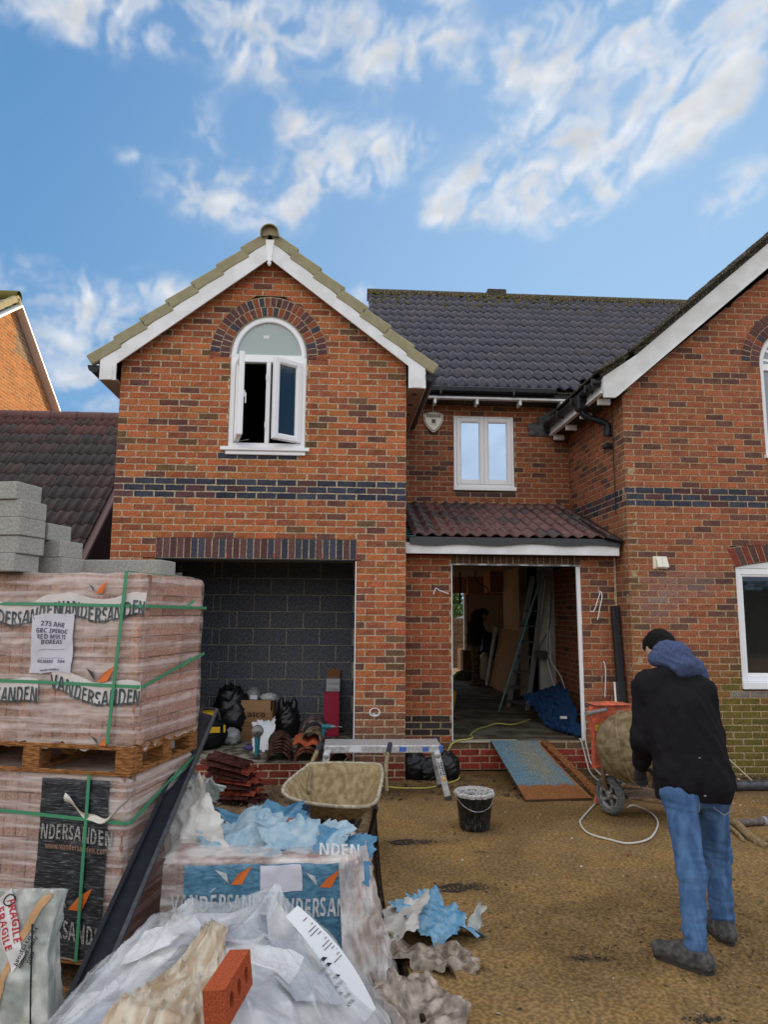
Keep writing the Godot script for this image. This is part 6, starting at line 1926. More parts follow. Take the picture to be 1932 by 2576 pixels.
func yard_things() -> void:
	# black channel leaning along the packs
	var ch := thing("black_channel", "long black plastic channel leaning diagonally past the brick packs", "channel")
	var a := Vector3(-1.695, 0.30, 4.99)
	var e := Vector3(-1.632, 1.085, 2.80)
	var ax := (e - a).normalized()
	var nn := Vector3(0.25, 0.75, 0.55)
	nn = (nn - ax * nn.dot(ax)).normalized()
	var sd := ax.cross(nn).normalized()
	var b := MB.new()
	b.bar(a, e, 0.105, 0.006, 0.001, nn)
	part(ch, "web", b, mt.black_plastic)
	for s in [-1.0, 1.0]:
		var f := MB.new()
		f.bar(a + sd * 0.053 * s + nn * 0.028, e + sd * 0.053 * s + nn * 0.028, 0.007, 0.058, 0.001, nn)
		f.bar(a + sd * 0.046 * s + nn * 0.058, e + sd * 0.046 * s + nn * 0.058, 0.018, 0.006, 0.001, nn)
		part(ch, "flange", f, mk("lit_edge", L(0.055, 0.06, 0.068), 0.45, tex["dusty"], Vector3.ONE * 3) if s > 0 else mt.black_plastic)  # lighter grey on one flange stands in for its highlight
	# wheelbarrow
	var wb := thing("wheelbarrow", "mortar-crusted tan wheelbarrow with dark legs and a yellow wheel", "wheelbarrow")
	var T := [Vector3(-1.12, 0.545, 2.62), Vector3(-0.96, 0.515, 2.86), Vector3(-0.52, 0.485, 2.86), Vector3(-0.42, 0.54, 2.55), Vector3(-0.385, 0.575, 2.12), Vector3(-0.46, 0.59, 2.02), Vector3(-0.90, 0.595, 2.02), Vector3(-0.99, 0.58, 2.12)]
	var B := [Vector3(-0.93, 0.33, 2.50), Vector3(-0.87, 0.31, 2.62), Vector3(-0.62, 0.31, 2.62), Vector3(-0.56, 0.31, 2.5), Vector3(-0.53, 0.31, 2.24), Vector3(-0.57, 0.31, 2.18), Vector3(-0.84, 0.31, 2.18), Vector3(-0.88, 0.31, 2.24)]
	var tr := MB.new()
	tr.sm = 1
	var ring := func(k: float, inset: float) -> Array:
		var o := []
		for i in 8:
			for j in 4:
				var t := j / 4.0
				var P: Vector3 = T[i].cubic_interpolate(T[(i + 1) % 8], T[(i + 7) % 8], T[(i + 2) % 8], t)
				var Q: Vector3 = B[i].cubic_interpolate(B[(i + 1) % 8], B[(i + 7) % 8], B[(i + 2) % 8], t)
				var c := Vector3(-0.72, 0, 2.4)
				var p := P.lerp(Q, pow(k, 0.85))
				o.append(p.lerp(Vector3(c.x, p.y, c.z), inset))
		return o
	var lev := [0.0, 0.15, 0.35, 0.6, 0.85, 1.0]
	for side in 2:
		for l in lev.size() - 1:
			var r0: Array = ring.call(lev[l], 0.03 * side)
			var r1: Array = ring.call(lev[l + 1], 0.03 * side)
			for i in 32:
				var j := (i + 1) % 32
				if side == 0: tr.quad(r1[i], r0[i], r0[j], r1[j])
				else: tr.quad(r0[i], r1[i], r1[j], r0[j])
		var rb: Array = ring.call(1.0, 0.03 * side)
		for i in 32:
			var cc := Vector3(-0.73, 0.305 + 0.012 * side, 2.4)
			if side == 0: tr.tri(cc, rb[i], rb[(i + 1) % 32])
			else: tr.tri(cc, rb[(i + 1) % 32], rb[i])
	var crust := mk("mortar_crust", L(0.44, 0.345, 0.20), 0.9, ntex("crust", 0.012, Color(0.74, 0.70, 0.65), Color(1, 1, 1), 5, 140, FastNoiseLite.TYPE_SIMPLEX_SMOOTH, 0.25, 0.75), Vector3.ONE * 2.2, tex["rough"], 0.6)
	part(wb, "tray", tr, crust)
	var rim := MB.new()
	rim.tube(ring.call(-0.0, 0.0), 0.013, 8, false, true)
	part(wb, "rim", rim, mk("rim_crust", L(0.55, 0.5, 0.4), 0.85, tex["crust"], Vector3.ONE * 3))
	for s in [[Vector3(-0.36, 0.44, 2.30), Vector3(-0.345, 0.56, 2.02), Vector3(-0.31, 0.60, 1.72), Vector3(-0.275, 0.635, 1.48)], [Vector3(-0.95, 0.44, 2.3), Vector3(-0.94, 0.58, 2.0), Vector3(-0.91, 0.62, 1.7), Vector3(-0.885, 0.645, 1.48)]]:
		var h := MB.new()
		h.tube(smoothed(s), 0.017, 10)
		var hm := part(wb, "handle", h, mk("crusted_tube", L(0.34, 0.28, 0.18), 0.9, tex["crust"], Vector3.ONE * 4, tex["rough"], 0.5))
		var g := MB.new()
		g.tube([(s[2] as Vector3).lerp(s[3], 0.1), s[3] + (s[3] - s[2]) * 0.1], 0.022, 10)
		part(hm, "grip", g, mk("grip", L(0.035, 0.045, 0.07), 0.6, tex["blotch"], Vector3.ONE * 8))
	for s in [[-0.50, 0.0], [-0.86, 0.0]]:
		var l := MB.new()
		var x: float = s[0]
		l.tube(smoothed([Vector3(x + 0.06, 0.36, 2.42), Vector3(x, 0.03, 2.2), Vector3(x + 0.015, -0.035, 2.12), Vector3(x + 0.03, 0.0, 2.06), Vector3(x + 0.10, 0.42, 1.95)]), 0.016, 8)
		part(wb, "leg", l, mk("dark_tube", L(0.03, 0.028, 0.027), 0.6, tex["crust"], Vector3.ONE * 4))
	var fk := MB.new()
	fk.tube([Vector3(-0.56, 0.3, 2.5), Vector3(-0.66, 0.22, 2.85)], 0.015, 8)
	fk.tube([Vector3(-0.9, 0.3, 2.5), Vector3(-0.86, 0.22, 2.85)], 0.015, 8)
	fk.bx(Vector3(-0.73, 0.34, 2.66), Vector3(0.26, 0.09, 0.03), 0.008, Vector3(0.6, 0, 0))
	part(wb, "fork", fk, mt.seal)
	var wh := node(wb, "wheel", Vector3(-0.77, 0.205, 2.84))
	var ty := MB.new()
	var pr := []
	for k in 13:
		var t := TAU * k / 12
		pr.append(Vector2(0.145 + 0.042 * cos(t), 0.042 * sin(t)))
	var wt := Transform3D(Basis(Vector3.UP, 0.12) * Basis(Vector3.BACK, PI / 2), Vector3.ZERO)
	ty.lathe(pr, 28, wt)
	part(wh, "tyre", ty, mk("yellow_tyre", L(0.50, 0.29, 0.03), 0.75, tex["crust"], Vector3.ONE * 3, tex["rough"], 0.4))
	var rm := MB.new()
	rm.lathe([Vector2(0.0, 0.03), Vector2(0.04, 0.03), Vector2(0.06, 0.012), Vector2(0.115, 0.02), Vector2(0.115, -0.02), Vector2(0.06, -0.012), Vector2(0.04, -0.03), Vector2(0.0, -0.03)], 24, wt)
	part(wh, "rim", rm, crust)
	# aluminium hop-up platform
	var hp := thing("work_platform", "low silver folding work platform standing behind the wheelbarrow", "platform")
	slab(hp, "deck", Vector3(-0.86, 0.45, 0.38), Vector3(0.29, 0.50, 0.74), mt.alloy, 0.006)
	for z in [0.39, 0.735]:
		slab(hp, "rail", Vector3(-0.84, 0.43, z - 0.012), Vector3(0.265, 0.497, z + 0.013), mt.alloy, 0.004)
	for z in [0.37, 0.755]:
		slab(hp, "end_cap", Vector3(0.266, 0.438, z - 0.016), Vector3(0.30, 0.503, z + 0.016), mk("blue_cap", L(0.05, 0.16, 0.5), 0.45), 0.006)
	for s in [-1.0, 1.0]:
		for z in [0.37, 0.755]:
			var top := Vector3(-0.83 if s < 0 else 0.235, 0.455, z)
			var foot := Vector3(-0.89 if s < 0 else 0.345, 0.0, z + (0.06 if z > 0.5 else -0.06))
			var l := MB.new()
			l.bar(top, foot, 0.06, 0.024, 0.003, Vector3(0, 0, 1))
			var lg := part(hp, "leg", l, mt.alloy)
			var ft := MB.new()
			ft.bar(foot + (top - foot).normalized() * 0.04, foot - (top - foot).normalized() * 0.003, 0.068, 0.034, 0.004, Vector3(0, 0, 1))
			part(lg, "foot", ft, mk("rubber_foot", L(0.06, 0.055, 0.05), 0.8))
			var kn := MB.new()
			kn.lathe([Vector2(0.0, 0.016), Vector2(0.03, 0.016), Vector2(0.034, 0.0)], 14, Transform3D(Basis(Vector3.RIGHT, PI / 2), top + Vector3(0.01 * s, -0.04, 0.014)))
			part(lg, "hinge", kn, mt.alloy)
		var br := MB.new()
		var bx: float = -0.865 if s < 0 else 0.30
		br.lohi(Vector3(bx - 0.012, 0.2, 0.33), Vector3(bx + 0.012, 0.235, 0.80), 0.003)
		part(hp, "brace", br, mt.alloy)
	var bw := mk("platform_blue", L(0.05, 0.14, 0.45), 0.5)
	slab(hp, "blue_label", Vector3(0.10, 0.442, 0.7485), Vector3(0.16, 0.486, 0.7495), bw)
	slab(hp, "blue_label", Vector3(-0.13, 0.442, 0.7485), Vector3(-0.06, 0.486, 0.7495), bw)
	slab(hp, "white_label", Vector3(-0.62, 0.442, 0.7485), Vector3(-0.50, 0.486, 0.7495), mt.paper)
	var lt := Basis(Vector3.BACK, -1.32)
	var lb := MB.new()
	lb.bx(Vector3(0.277, 0.29, 0.805), Vector3(0.125, 0.036, 0.002), 0.0, Vector3(-0.12, 0, -1.336))
	part(hp, "leg_label", lb, mt.ink)
	lettering(hp, "youngman", 0.028, func(p: Vector2) -> Vector3: return Vector3(0.277, 0.29, 0.8075) + Vector3(cos(-1.336) * p.x - sin(-1.336) * p.y, sin(-1.336) * p.x + cos(-1.336) * p.y, -0.12 * (p.x * sin(-1.336))), mt.paper)
	var yl := MB.new()
	yl.bx(Vector3(0.301, 0.20, 0.816), Vector3(0.045, 0.036, 0.003), 0.0, Vector3(-0.12, 0, -1.336))
	part(hp, "warning_label", yl, mk("label_yellow", L(0.6, 0.33, 0.02), 0.5))
	# bucket of black mortar dye
	var bk := thing("bucket", "black builder's bucket with a pale splashed rim, standing on the sand", "bucket", Vector3(0.43, 0.0, 1.70))
	var q := MB.new()
	q.lathe([Vector2(0.0, 0.004), Vector2(0.118, 0.0), Vector2(0.125, 0.012), Vector2(0.158, 0.29), Vector2(0.17, 0.292)], 40)
	q.lathe([Vector2(0.152, 0.285), Vector2(0.145, 0.2), Vector2(0.0, 0.2)], 40)
	part(bk, "shell", q, mk("bucket_black", L(0.10, 0.10, 0.10), 0.5, ntex("drips", 0.02, Color(0.22, 0.22, 0.24), Color(1, 1, 1), 5, 150, FastNoiseLite.TYPE_SIMPLEX_SMOOTH, 0.5, 0.75), Vector3(5, 1.1, 5)))
	var rm2 := MB.new()
	rm2.lathe([Vector2(0.158, 0.268), Vector2(0.172, 0.268), Vector2(0.178, 0.29), Vector2(0.172, 0.302), Vector2(0.156, 0.302), Vector2(0.150, 0.28), Vector2(0.143, 0.20)], 9, Transform3D(Basis(Vector3.UP, 0.2), Vector3.ZERO), false)
	part(bk, "rim", rm2, mk("splashed", L(0.6, 0.57, 0.55), 0.8, ntex("splash", 0.02, Color(0.3, 0.29, 0.29), Color(1, 1, 1), 5, 151, FastNoiseLite.TYPE_SIMPLEX_SMOOTH, 0.2, 0.42), Vector3.ONE * 4, tex["rough"], 0.6))
	var mu := MB.new()
	mu.grid(20, 20, func(u: float, v: float) -> Vector3:
		var r := u * 0.146
		return Vector3(cos(v * TAU) * r, 0.235 + 0.02 * N1.get_noise_2d(cos(v * TAU) * r * 30, sin(v * TAU) * r * 30), -sin(v * TAU) * r))
	part(bk, "contents", mu, mk("black_mud", L(0.01, 0.01, 0.011), 0.5, null, Vector3.ONE, tex["rough"], 1.0))
	var ba := MB.new()
	ba.tube(smoothed([Vector3(-0.165, 0.262, 0), Vector3(-0.10, 0.20, 0.135), Vector3(0, 0.17, 0.158), Vector3(0.10, 0.20, 0.135), Vector3(0.165, 0.262, 0)]), 0.004, 6)
	part(bk, "bail_handle", ba, mt.galvanised)
	# ramp: blue board over a rusty sheet
	var rp := thing("ramp_board", "blue painted board with a rusty end sloping from the threshold to the yard", "ramp")
	var c := [Vector3(1.02, 0.335, -0.40), Vector3(1.56, 0.335, -0.37), Vector3(1.74, 0.012, 0.86), Vector3(1.075, 0.012, 0.91)]
	var up: Vector3 = (c[1] - c[0]).cross(c[0] - c[3]).normalized() * -1.0
	if up.y < 0: up = -up
	var bo := MB.new()
	bo.grid(30, 50, func(u: float, v: float) -> Vector3: return (c[0] as Vector3).lerp(c[1], u).lerp((c[3] as Vector3).lerp(c[2], u), v) + up * (0.012 - 0.012 * sin(v * PI)),
		func(u: float, v: float, p: Vector3) -> Color:
			var n := N1.get_noise_2d(u * 4, v * 6)
			var k := Color(0.16, 0.27, 0.335).lerp(Color(0.285, 0.275, 0.205), clampf(exp(-pow((u - 0.62) / 0.3, 2) - pow((v - 0.35) / 0.45, 2)) * 1.1 + 0.5 * n, 0, 0.9))
			k = k.lerp(Color(0.33, 0.14, 0.055), smoothstep(0.76, 0.80, v + 0.03 * n + 0.02 * N2.get_noise_1d(u * 20)))
			k = k.lerp(Color(0.40, 0.18, 0.07), smoothstep(0.95, 0.97, u + 0.01 * n))
			return shade(k, 1.0 + 0.25 * N2.get_noise_2d(u * 30, v * 40)))
	part(rp, "painted_face", bo, mk("board", Color(1, 1, 1), 0.7, tex["grain"], Vector3.ONE * 3, tex["rough"], 0.15, 0.0, true))
	var un := MB.new()
	for i in 4:
		un.quad(c[i] - up * 0.010, c[(i + 1) % 4] - up * 0.010, c[(i + 1) % 4] + up * 0.0115, c[i] + up * 0.0115)
	un.quad(c[0] - up * 0.01, c[3] - up * 0.01, c[2] - up * 0.01, c[1] - up * 0.01)
	part(rp, "edge", un, mk("board_edge", L(0.10, 0.06, 0.035), 0.9))
	var rs := MB.new()
	rs.bar(Vector3(1.64, 0.335, -0.37), Vector3(1.85, 0.01, 0.85), 0.09, 0.025, 0.003)
	tag(part(self, "timber_plank", rs, mk("rust_wood", L(0.36, 0.15, 0.06), 0.85, tex["wood"], Vector3(6, 1, 1.5))), "narrow orange timber plank lying along the ramp's right edge", "plank")
	mixer()
	# black square downpipe and white conduit in the corner
	var bp := MB.new()
	bp.bar(Vector3(2.522, 1.88, -0.37), Vector3(2.505, 0.0, -0.12), 0.085, 0.07, 0.006)
	tag(part(self, "black_box_section", bp, mt.black_plastic), "black square section of plastic standing in the wall corner", "channel")
	var wc := MB.new()
	wc.tube([Vector3(2.46, 1.01, -0.30), Vector3(2.44, 0.0, -0.15)], 0.0125, 8)
	tag(part(self, "white_conduit", wc, mt.upvc), "short white conduit leaning beside the black box section", "conduit")
	# cables
	cable("white_cable", "2.10 0.02 0.39  1.88 0.012 0.75  1.45 0.012 1.45  1.36 0.012 1.63  1.33 0.012 1.91  1.45 0.012 2.09  1.55 0.012 2.18  1.73 0.012 2.11  1.88 0.012 1.93  2.05 0.012 1.62  2.11 0.012 1.33  2.06 0.012 1.10  1.95 0.02 1.2", 0.0075, mt.white_cable, "white cable looped on the sand in front of the mixer", "cable")
	cable("white_cable", "2.19 0.85 -0.45  2.16 0.75 -0.44  2.14 0.62 -0.44  2.14 0.49 -0.42  2.13 0.36 -0.40  2.16 0.13 -0.36  2.16 0.07 -0.20  2.05 0.11 0.30  1.86 0.27 1.00", 0.0075, mt.white_cable, "white cable running from the door frame down to the mixer, right strand", "cable")
	cable("white_cable", "2.06 0.36 -0.41  2.08 0.33 -0.39  2.12 0.13 -0.36  2.07 0.05 -0.10  1.99 0.07 0.40  1.85 0.20 1.00", 0.0075, mt.white_cable, "white cable from the threshold plug to the mixer, left strand", "cable")
	var yc := mk("yellow_cable", L(0.50, 0.47, 0.10), 0.5)
	cable("yellow_hose", "-0.30 0.02 0.30  -0.10 0.012 0.36  0.08 0.012 0.38  0.20 0.012 0.37  0.31 0.012 0.29  0.48 0.012 0.14  0.58 0.012 -0.01  0.61 0.012 -0.18  0.54 0.05 -0.3  0.52 0.10 -0.36  0.51 0.20 -0.36  0.56 0.30 -0.38  0.65 0.345 -0.40  0.76 0.345 -0.47  0.85 0.345 -0.59  0.87 0.335 -0.84  1.02 0.335 -1.21  1.18 0.335 -1.43  1.39 0.335 -1.69  1.59 0.335 -1.61  1.93 0.335 -2.06", 0.0085, yc, "yellow hose curling from the yard over the threshold into the hall", "hose")
	cable("yellow_hose", "-0.58 0.30 0.02  -0.66 0.20 0.06  -0.68 0.05 0.1  -0.60 0.0 0.22", 0.007, yc, "short yellow lead hanging over the garage floor's edge", "hose")
	cable("muddy_hose", "2.30 0.02 1.4  2.5 0.04 1.55  2.64 0.04 1.67  2.66 0.035 1.78  2.62 0.03 1.97  2.60 0.02 2.12  2.62 0.0 2.3", 0.035, mk("muddy_pipe", L(0.34, 0.26, 0.15), 0.8, tex["crust"], Vector3.ONE * 3), "thick muddy flexible hose curving out of the sand, right", "hose")
	cable("muddy_hose", "2.45 0.02 1.65  2.56 0.025 1.80  2.57 0.02 1.89  2.54 0.012 2.05  2.50 0.0 2.17", 0.018, mt["muddy_pipe"], "thin muddy hose beside the thick one", "hose")
	cable("dark_pipe", "2.60 -0.01 2.2  2.75 0.01 2.34  2.95 0.02 2.42  3.2 0.02 2.45  3.6 0.02 2.46", 0.04, mk("dark_pipe", L(0.06, 0.045, 0.03), 0.8), "dark half-buried pipe at the right edge of the yard", "pipe")
	cable("grey_pipe", "2.5 0.055 0.55  3.33 0.055 0.56  4.2 0.055 0.56", 0.05, mk("grey_pipe", L(0.085, 0.092, 0.105), 0.5, tex["dusty"], Vector3.ONE * 2), "long grey drain pipe lying along the foot of the right wall", "pipe")
	cable("short_pipe", "2.68 0.032 1.76  2.95 0.034 1.72", 0.03, mk("muddy_grey", L(0.2, 0.185, 0.18), 0.7, tex["crust"], Vector3.ONE * 3), "short muddy grey pipe offcut on the sand", "pipe")
	var ec := MB.new()
	ec.tube([Vector3(2.93, 0.034, 1.722), Vector3(2.96, 0.034, 1.718)], 0.04, 14)
	part(find_child("short_pipe", false, false), "collar", ec, mk("pipe_collar", L(0.3, 0.29, 0.29), 0.6))
	cable("cane", "3.60 0.22 -0.02  3.71 0.02 0.30", 0.006, mk("cane", L(0.55, 0.5, 0.3), 0.7), "thin pale cane leaning by the right wall", "cane")
	var wm: Material = mt.upvc
	cable("cable_tail", "0.40 2.07 -0.43  0.41 2.068 -0.40  0.44 2.045 -0.385  0.54 2.01 -0.37", 0.0055, wm, "white cable tail sticking out right of the doorway's left pier", "cable", "cable tails from the porch wall")
	cable("cable_tail", "0.40 2.075 -0.43  0.39 2.07 -0.40  0.37 2.03 -0.38  0.36 2.00 -0.37", 0.0055, wm, "short white cable tail bent down on the doorway's left pier", "cable", "cable tails from the porch wall")
	cable("cable_tail", "2.37 2.05 -0.43  2.365 2.045 -0.40  2.33 1.96 -0.385  2.29 1.86 -0.375  2.26 1.815 -0.37  2.22 1.82 -0.37", 0.0055, wm, "upper white cable tail curling left on the right pier", "cable", "cable tails from the porch wall")
	cable("cable_tail", "2.375 2.05 -0.43  2.38 2.04 -0.40  2.38 1.98 -0.385  2.35 1.88 -0.375  2.31 1.72 -0.37", 0.0055, wm, "upper white cable tail hanging straight on the right pier", "cable", "cable tails from the porch wall")
	cable("cable_tail", "2.385 1.23 -0.43  2.39 1.21 -0.40  2.395 1.12 -0.395  2.385 0.96 -0.39  2.375 0.83 -0.39", 0.0055, wm, "lower white cable tail on the right pier", "cable", "cable tails from the porch wall")
	var cr := MB.new()
	for k in 3:
		var o := []
		for i in 24: o.append(Vector3(-0.335 + cos(i * TAU / 24) * (0.058 - k * 0.003), 0.715 + k * 0.004 + sin(i * TAU / 24) * (0.045 - k * 0.003), 0.02 + k * 0.006))
		cr.tube(o, 0.0045, 6, false, true)
	cr.tube([Vector3(-0.35, 0.70, 0.0), Vector3(-0.33, 0.685, 0.03), Vector3(-0.30, 0.69, 0.03)], 0.007, 6)
	tag(part(self, "cable_coil", cr, wm), "small coil of white cable on the garage pier", "cable")
	# fixtures on the walls
	var al := thing("alarm_box", "cream shield-shaped alarm box high on the recessed wall", "alarm box", Vector3(0.585, 4.545, -2.05))
	al.scale = Vector3.ONE * 0.88
	var sh := []
	for k in 9: sh.append(Vector2(-0.165 + k * 0.04125, 0.14 - 0.045 * pow(absf(k - 4) / 4.0, 1.8)))
	for p in [Vector2(0.155, -0.02), Vector2(0.10, -0.12), Vector2(0.03, -0.19), Vector2(0.0, -0.205), Vector2(-0.03, -0.19), Vector2(-0.10, -0.12), Vector2(-0.155, -0.02)]: sh.append(p)
	var sc := func(k: float) -> Array:
		var o := []
		for p in sh: o.append((p as Vector2) * k)
		return o
	var am := MB.new()
	am.prism(sh, 0.06, Transform3D(Basis(), Vector3(0, 0, 0.06)))
	part(al, "case", am, mt.cream)
	am = MB.new()
	am.prism(sc.call(0.92), 0.006, Transform3D(Basis(), Vector3(0, 0, 0.067)))
	part(al, "black_line", am, mt.ink)
	am = MB.new()
	am.prism(sc.call(0.87), 0.006, Transform3D(Basis(), Vector3(0, 0, 0.071)))
	part(al, "face", am, mt.cream)
	lettering(al, "BANHAM", 0.052, func(p: Vector2) -> Vector3: return Vector3(p.x, 0.072 + p.y, 0.0735), mt.ink, "lettering", 0.80)
	slab(al, "underline", Vector3(-0.10, 0.042, 0.072), Vector3(0.12, 0.048, 0.0735), mt.ink)
	slab(al, "emblem", Vector3(-0.032, -0.055, 0.072), Vector3(0.032, 0.012, 0.0735), mk("emblem", L(0.18, 0.17, 0.15), 0.7, tex["grain"], Vector3.ONE * 20))
	slab(al, "emblem_base", Vector3(-0.05, -0.075, 0.072), Vector3(0.05, -0.067, 0.0735), mk("emblem2", L(0.3, 0.28, 0.24), 0.7))
	cable("alarm_wire", "0.585 4.68 -2.03  0.583 4.80 -2.03", 0.006, mt.white_cable, "thin pale wire rising from the alarm box to the eaves", "wire")
	var cw := thing("vent_cowl", "cream plastic vent cowl on the right wing's wall", "vent", Vector3(2.95, 2.38, -0.048))
	slab(cw, "back_plate", Vector3(-0.085, -0.075, 0.0), Vector3(0.08, 0.07, 0.016), mt.cream, 0.004)
	for s in 2:
		var hd := MB.new()
		hd.prism([Vector2(0, 0.055), Vector2(0.03, 0.05), Vector2(0.075, -0.052), Vector2(0.07, -0.062), Vector2(0, -0.06)], 0.062, Transform3D(Basis(Vector3.BACK, Vector3.UP, Vector3.LEFT), Vector3(-0.062 + s * 0.066, 0, 0.016)))
		part(cw, "hood", hd, mt.cream)

func mixer() -> void:
	var o := thing("cement_mixer", "orange cement mixer with a mortar-coated drum, partly behind the labourer", "cement mixer")
	var ax := Vector3(0.80, 0.22, 0.55).normalized()
	var y := ax
	var x := Vector3.UP.cross(y).normalized()
	var z := x.cross(y)
	var t := Transform3D(Basis(x, y, z), Vector3(1.885, 0.63, 1.56))
	var d := MB.new()
	d.lathe([Vector2(0.0, -0.29), Vector2(0.15, -0.285), Vector2(0.22, -0.25), Vector2(0.285, -0.14), Vector2(0.312, -0.02), Vector2(0.30, 0.07), Vector2(0.25, 0.19), Vector2(0.20, 0.28), Vector2(0.208, 0.295), Vector2(0.19, 0.295), Vector2(0.235, 0.19), Vector2(0.285, 0.07), Vector2(0.295, -0.02), Vector2(0.2, -0.24), Vector2(0.0, -0.27)], 44, t)
	part(o, "drum", d, mk("drum_mortar", L(0.30, 0.235, 0.135), 0.85, ntex("drumcrust", 0.010, Color(0.66, 0.62, 0.57), Color(1, 1, 1), 5, 160, FastNoiseLite.TYPE_SIMPLEX_SMOOTH, 0.2, 0.75), Vector3.ONE * 2.2, tex["rough"], 0.7))
	var lip := MB.new()
	var lp := []
	for k in 36: lp.append(t * Vector3(cos(k * TAU / 36) * 0.202, 0.29, sin(k * TAU / 36) * 0.202))
	lip.tube(lp, 0.011, 8, false, true)
	part(o, "drum_lip", lip, mk("pale_lip", L(0.5, 0.47, 0.4), 0.8, tex["crust"], Vector3.ONE * 3))
	var band := MB.new()
	band.lathe([Vector2(0.304, -0.06), Vector2(0.322, -0.055), Vector2(0.322, -0.035), Vector2(0.312, -0.03)], 44, t)
	part(o, "drum_band", band, mt["drum_mortar"])
	var om := mk("mixer_orange", L(0.78, 0.16, 0.075), 0.5, ntex("orangewear", 0.012, Color(0.75, 0.8, 0.85), Color(1, 1, 1), 4, 161), Vector3.ONE * 2)
	var cv := MB.new()
	cv.prism([Vector2(1.575, 0.925), Vector2(1.60, 0.95), Vector2(1.74, 0.965), Vector2(1.98, 0.955), Vector2(1.96, 0.90), Vector2(1.84, 0.86), Vector2(1.72, 0.84), Vector2(1.66, 0.78), Vector2(1.64, 0.60), Vector2(1.65, 0.42), Vector2(1.60, 0.40), Vector2(1.605, 0.66), Vector2(1.59, 0.82), Vector2(1.56, 0.885)], 0.07, Transform3D(Basis(Vector3.UP, 0.1), Vector3(1.7, 0, 1.36)) * Transform3D(Basis(), Vector3(-1.7, 0, 0)))
	part(o, "motor_cover", cv, om)
	var lid := MB.new()
	lid.grid(14, 8, func(u: float, v: float) -> Vector3: return Transform3D(Basis(Vector3.UP, 0.1), Vector3(1.7, 0, 1.42)) * Transform3D(Basis(), Vector3(-1.7, 0, 0)) * Vector3(1.60 + u * 0.37, 0.968 + 0.022 * sin(u * PI) * sin(v * PI) , 0.01 - v * 0.22))
	part(o, "lid", lid, om)
	var hd := MB.new()
	hd.tube([Vector3(1.70, 0.93, 1.42), Vector3(1.50, 0.905, 1.50)], 0.017, 10)
	hd.tube([Vector3(1.53, 0.908, 1.49), Vector3(1.485, 0.903, 1.505)], 0.022, 10)
	part(o, "tilt_handle", hd, mk("handle_grey", L(0.22, 0.2, 0.19), 0.7))
	slab(o, "yellow_label", Vector3(1.612, 0.735, 1.375), Vector3(1.66, 0.79, 1.378), mk("label_yellow", L(0.6, 0.33, 0.02), 0.5))
	var fr := MB.new()
	var tm := mk("mixer_tube", L(0.30, 0.2, 0.13), 0.75, tex["crust"], Vector3.ONE * 3)
	fr.tube(smoothed([Vector3(1.66, 0.55, 1.42), Vector3(1.68, 0.30, 1.36), Vector3(1.75, 0.18, 1.30)]), 0.02, 8)
	fr.tube(smoothed([Vector3(1.78, 0.175, 1.33), Vector3(2.0, 0.16, 1.48), Vector3(2.3, 0.13, 1.56), Vector3(2.5, 0.02, 1.6)]), 0.02, 8)
	fr.tube(smoothed([Vector3(1.9, 0.2, 1.15), Vector3(2.2, 0.17, 1.25), Vector3(2.45, 0.02, 1.3)]), 0.02, 8)
	fr.tube([Vector3(1.72, 0.18, 1.40), Vector3(1.95, 0.18, 0.95)], 0.016, 8)
	part(o, "frame", fr, tm)
	var leg := MB.new()
	leg.tube([Vector3(1.77, 0.2, 1.05), Vector3(1.72, 0.02, 1.02)], 0.022, 8)
	part(o, "orange_foot", leg, om)
	slab(o, "belly_tray", Vector3(1.85, 0.17, 1.25), Vector3(2.3, 0.19, 1.5), mk("dusty_steel", L(0.22, 0.17, 0.13), 0.8, tex["crust"], Vector3.ONE * 4))
	for w in [[Vector3(1.735, 0.17, 1.36), 0], [Vector3(2.02, 0.17, 0.86), 1]]:
		var n := Vector3(-0.93, 0.0, 0.37).normalized()
		var bt := Basis(Vector3.UP.cross(n).normalized(), n, Vector3.UP.cross(n).normalized().cross(n))
		var wn := node(o, "wheel", w[0])
		var ty := MB.new()
		var pr := []
		for k in 13: pr.append(Vector2(0.138 + 0.030 * cos(TAU * k / 12), 0.036 * sin(TAU * k / 12)))
		ty.lathe(pr, 32, Transform3D(bt, Vector3.ZERO))
		part(wn, "tyre", ty, mk("dusty_tyre", L(0.14, 0.14, 0.135), 0.9, tex["splash"], Vector3.ONE * 4, tex["rough"], 0.5))
		var rm := MB.new()
		rm.lathe([Vector2(0.0, 0.03), Vector2(0.034, 0.03), Vector2(0.036, 0.012)], 20, Transform3D(bt, Vector3.ZERO))
		rm.lathe([Vector2(0.10, 0.02), Vector2(0.118, 0.02), Vector2(0.118, -0.02), Vector2(0.10, -0.02), Vector2(0.10, 0.02)], 28, Transform3D(bt, Vector3.ZERO))
		for k in 5:
			var a := TAU * k / 5
			var dr := bt * Vector3(cos(a), 0, sin(a))
			rm.bar(dr * 0.03, dr * 0.105, 0.03, 0.022, 0.003, n)
		part(wn, "rim", rm, mk("wheel_grey", L(0.36, 0.36, 0.35), 0.7, tex["blotch"], Vector3.ONE * 4))
		var bk := MB.new()
		bk.lathe([Vector2(0.0, -0.012), Vector2(0.1, -0.012)], 20, Transform3D(bt, Vector3.ZERO))
		part(wn, "inner_disc", bk, mt.seal)

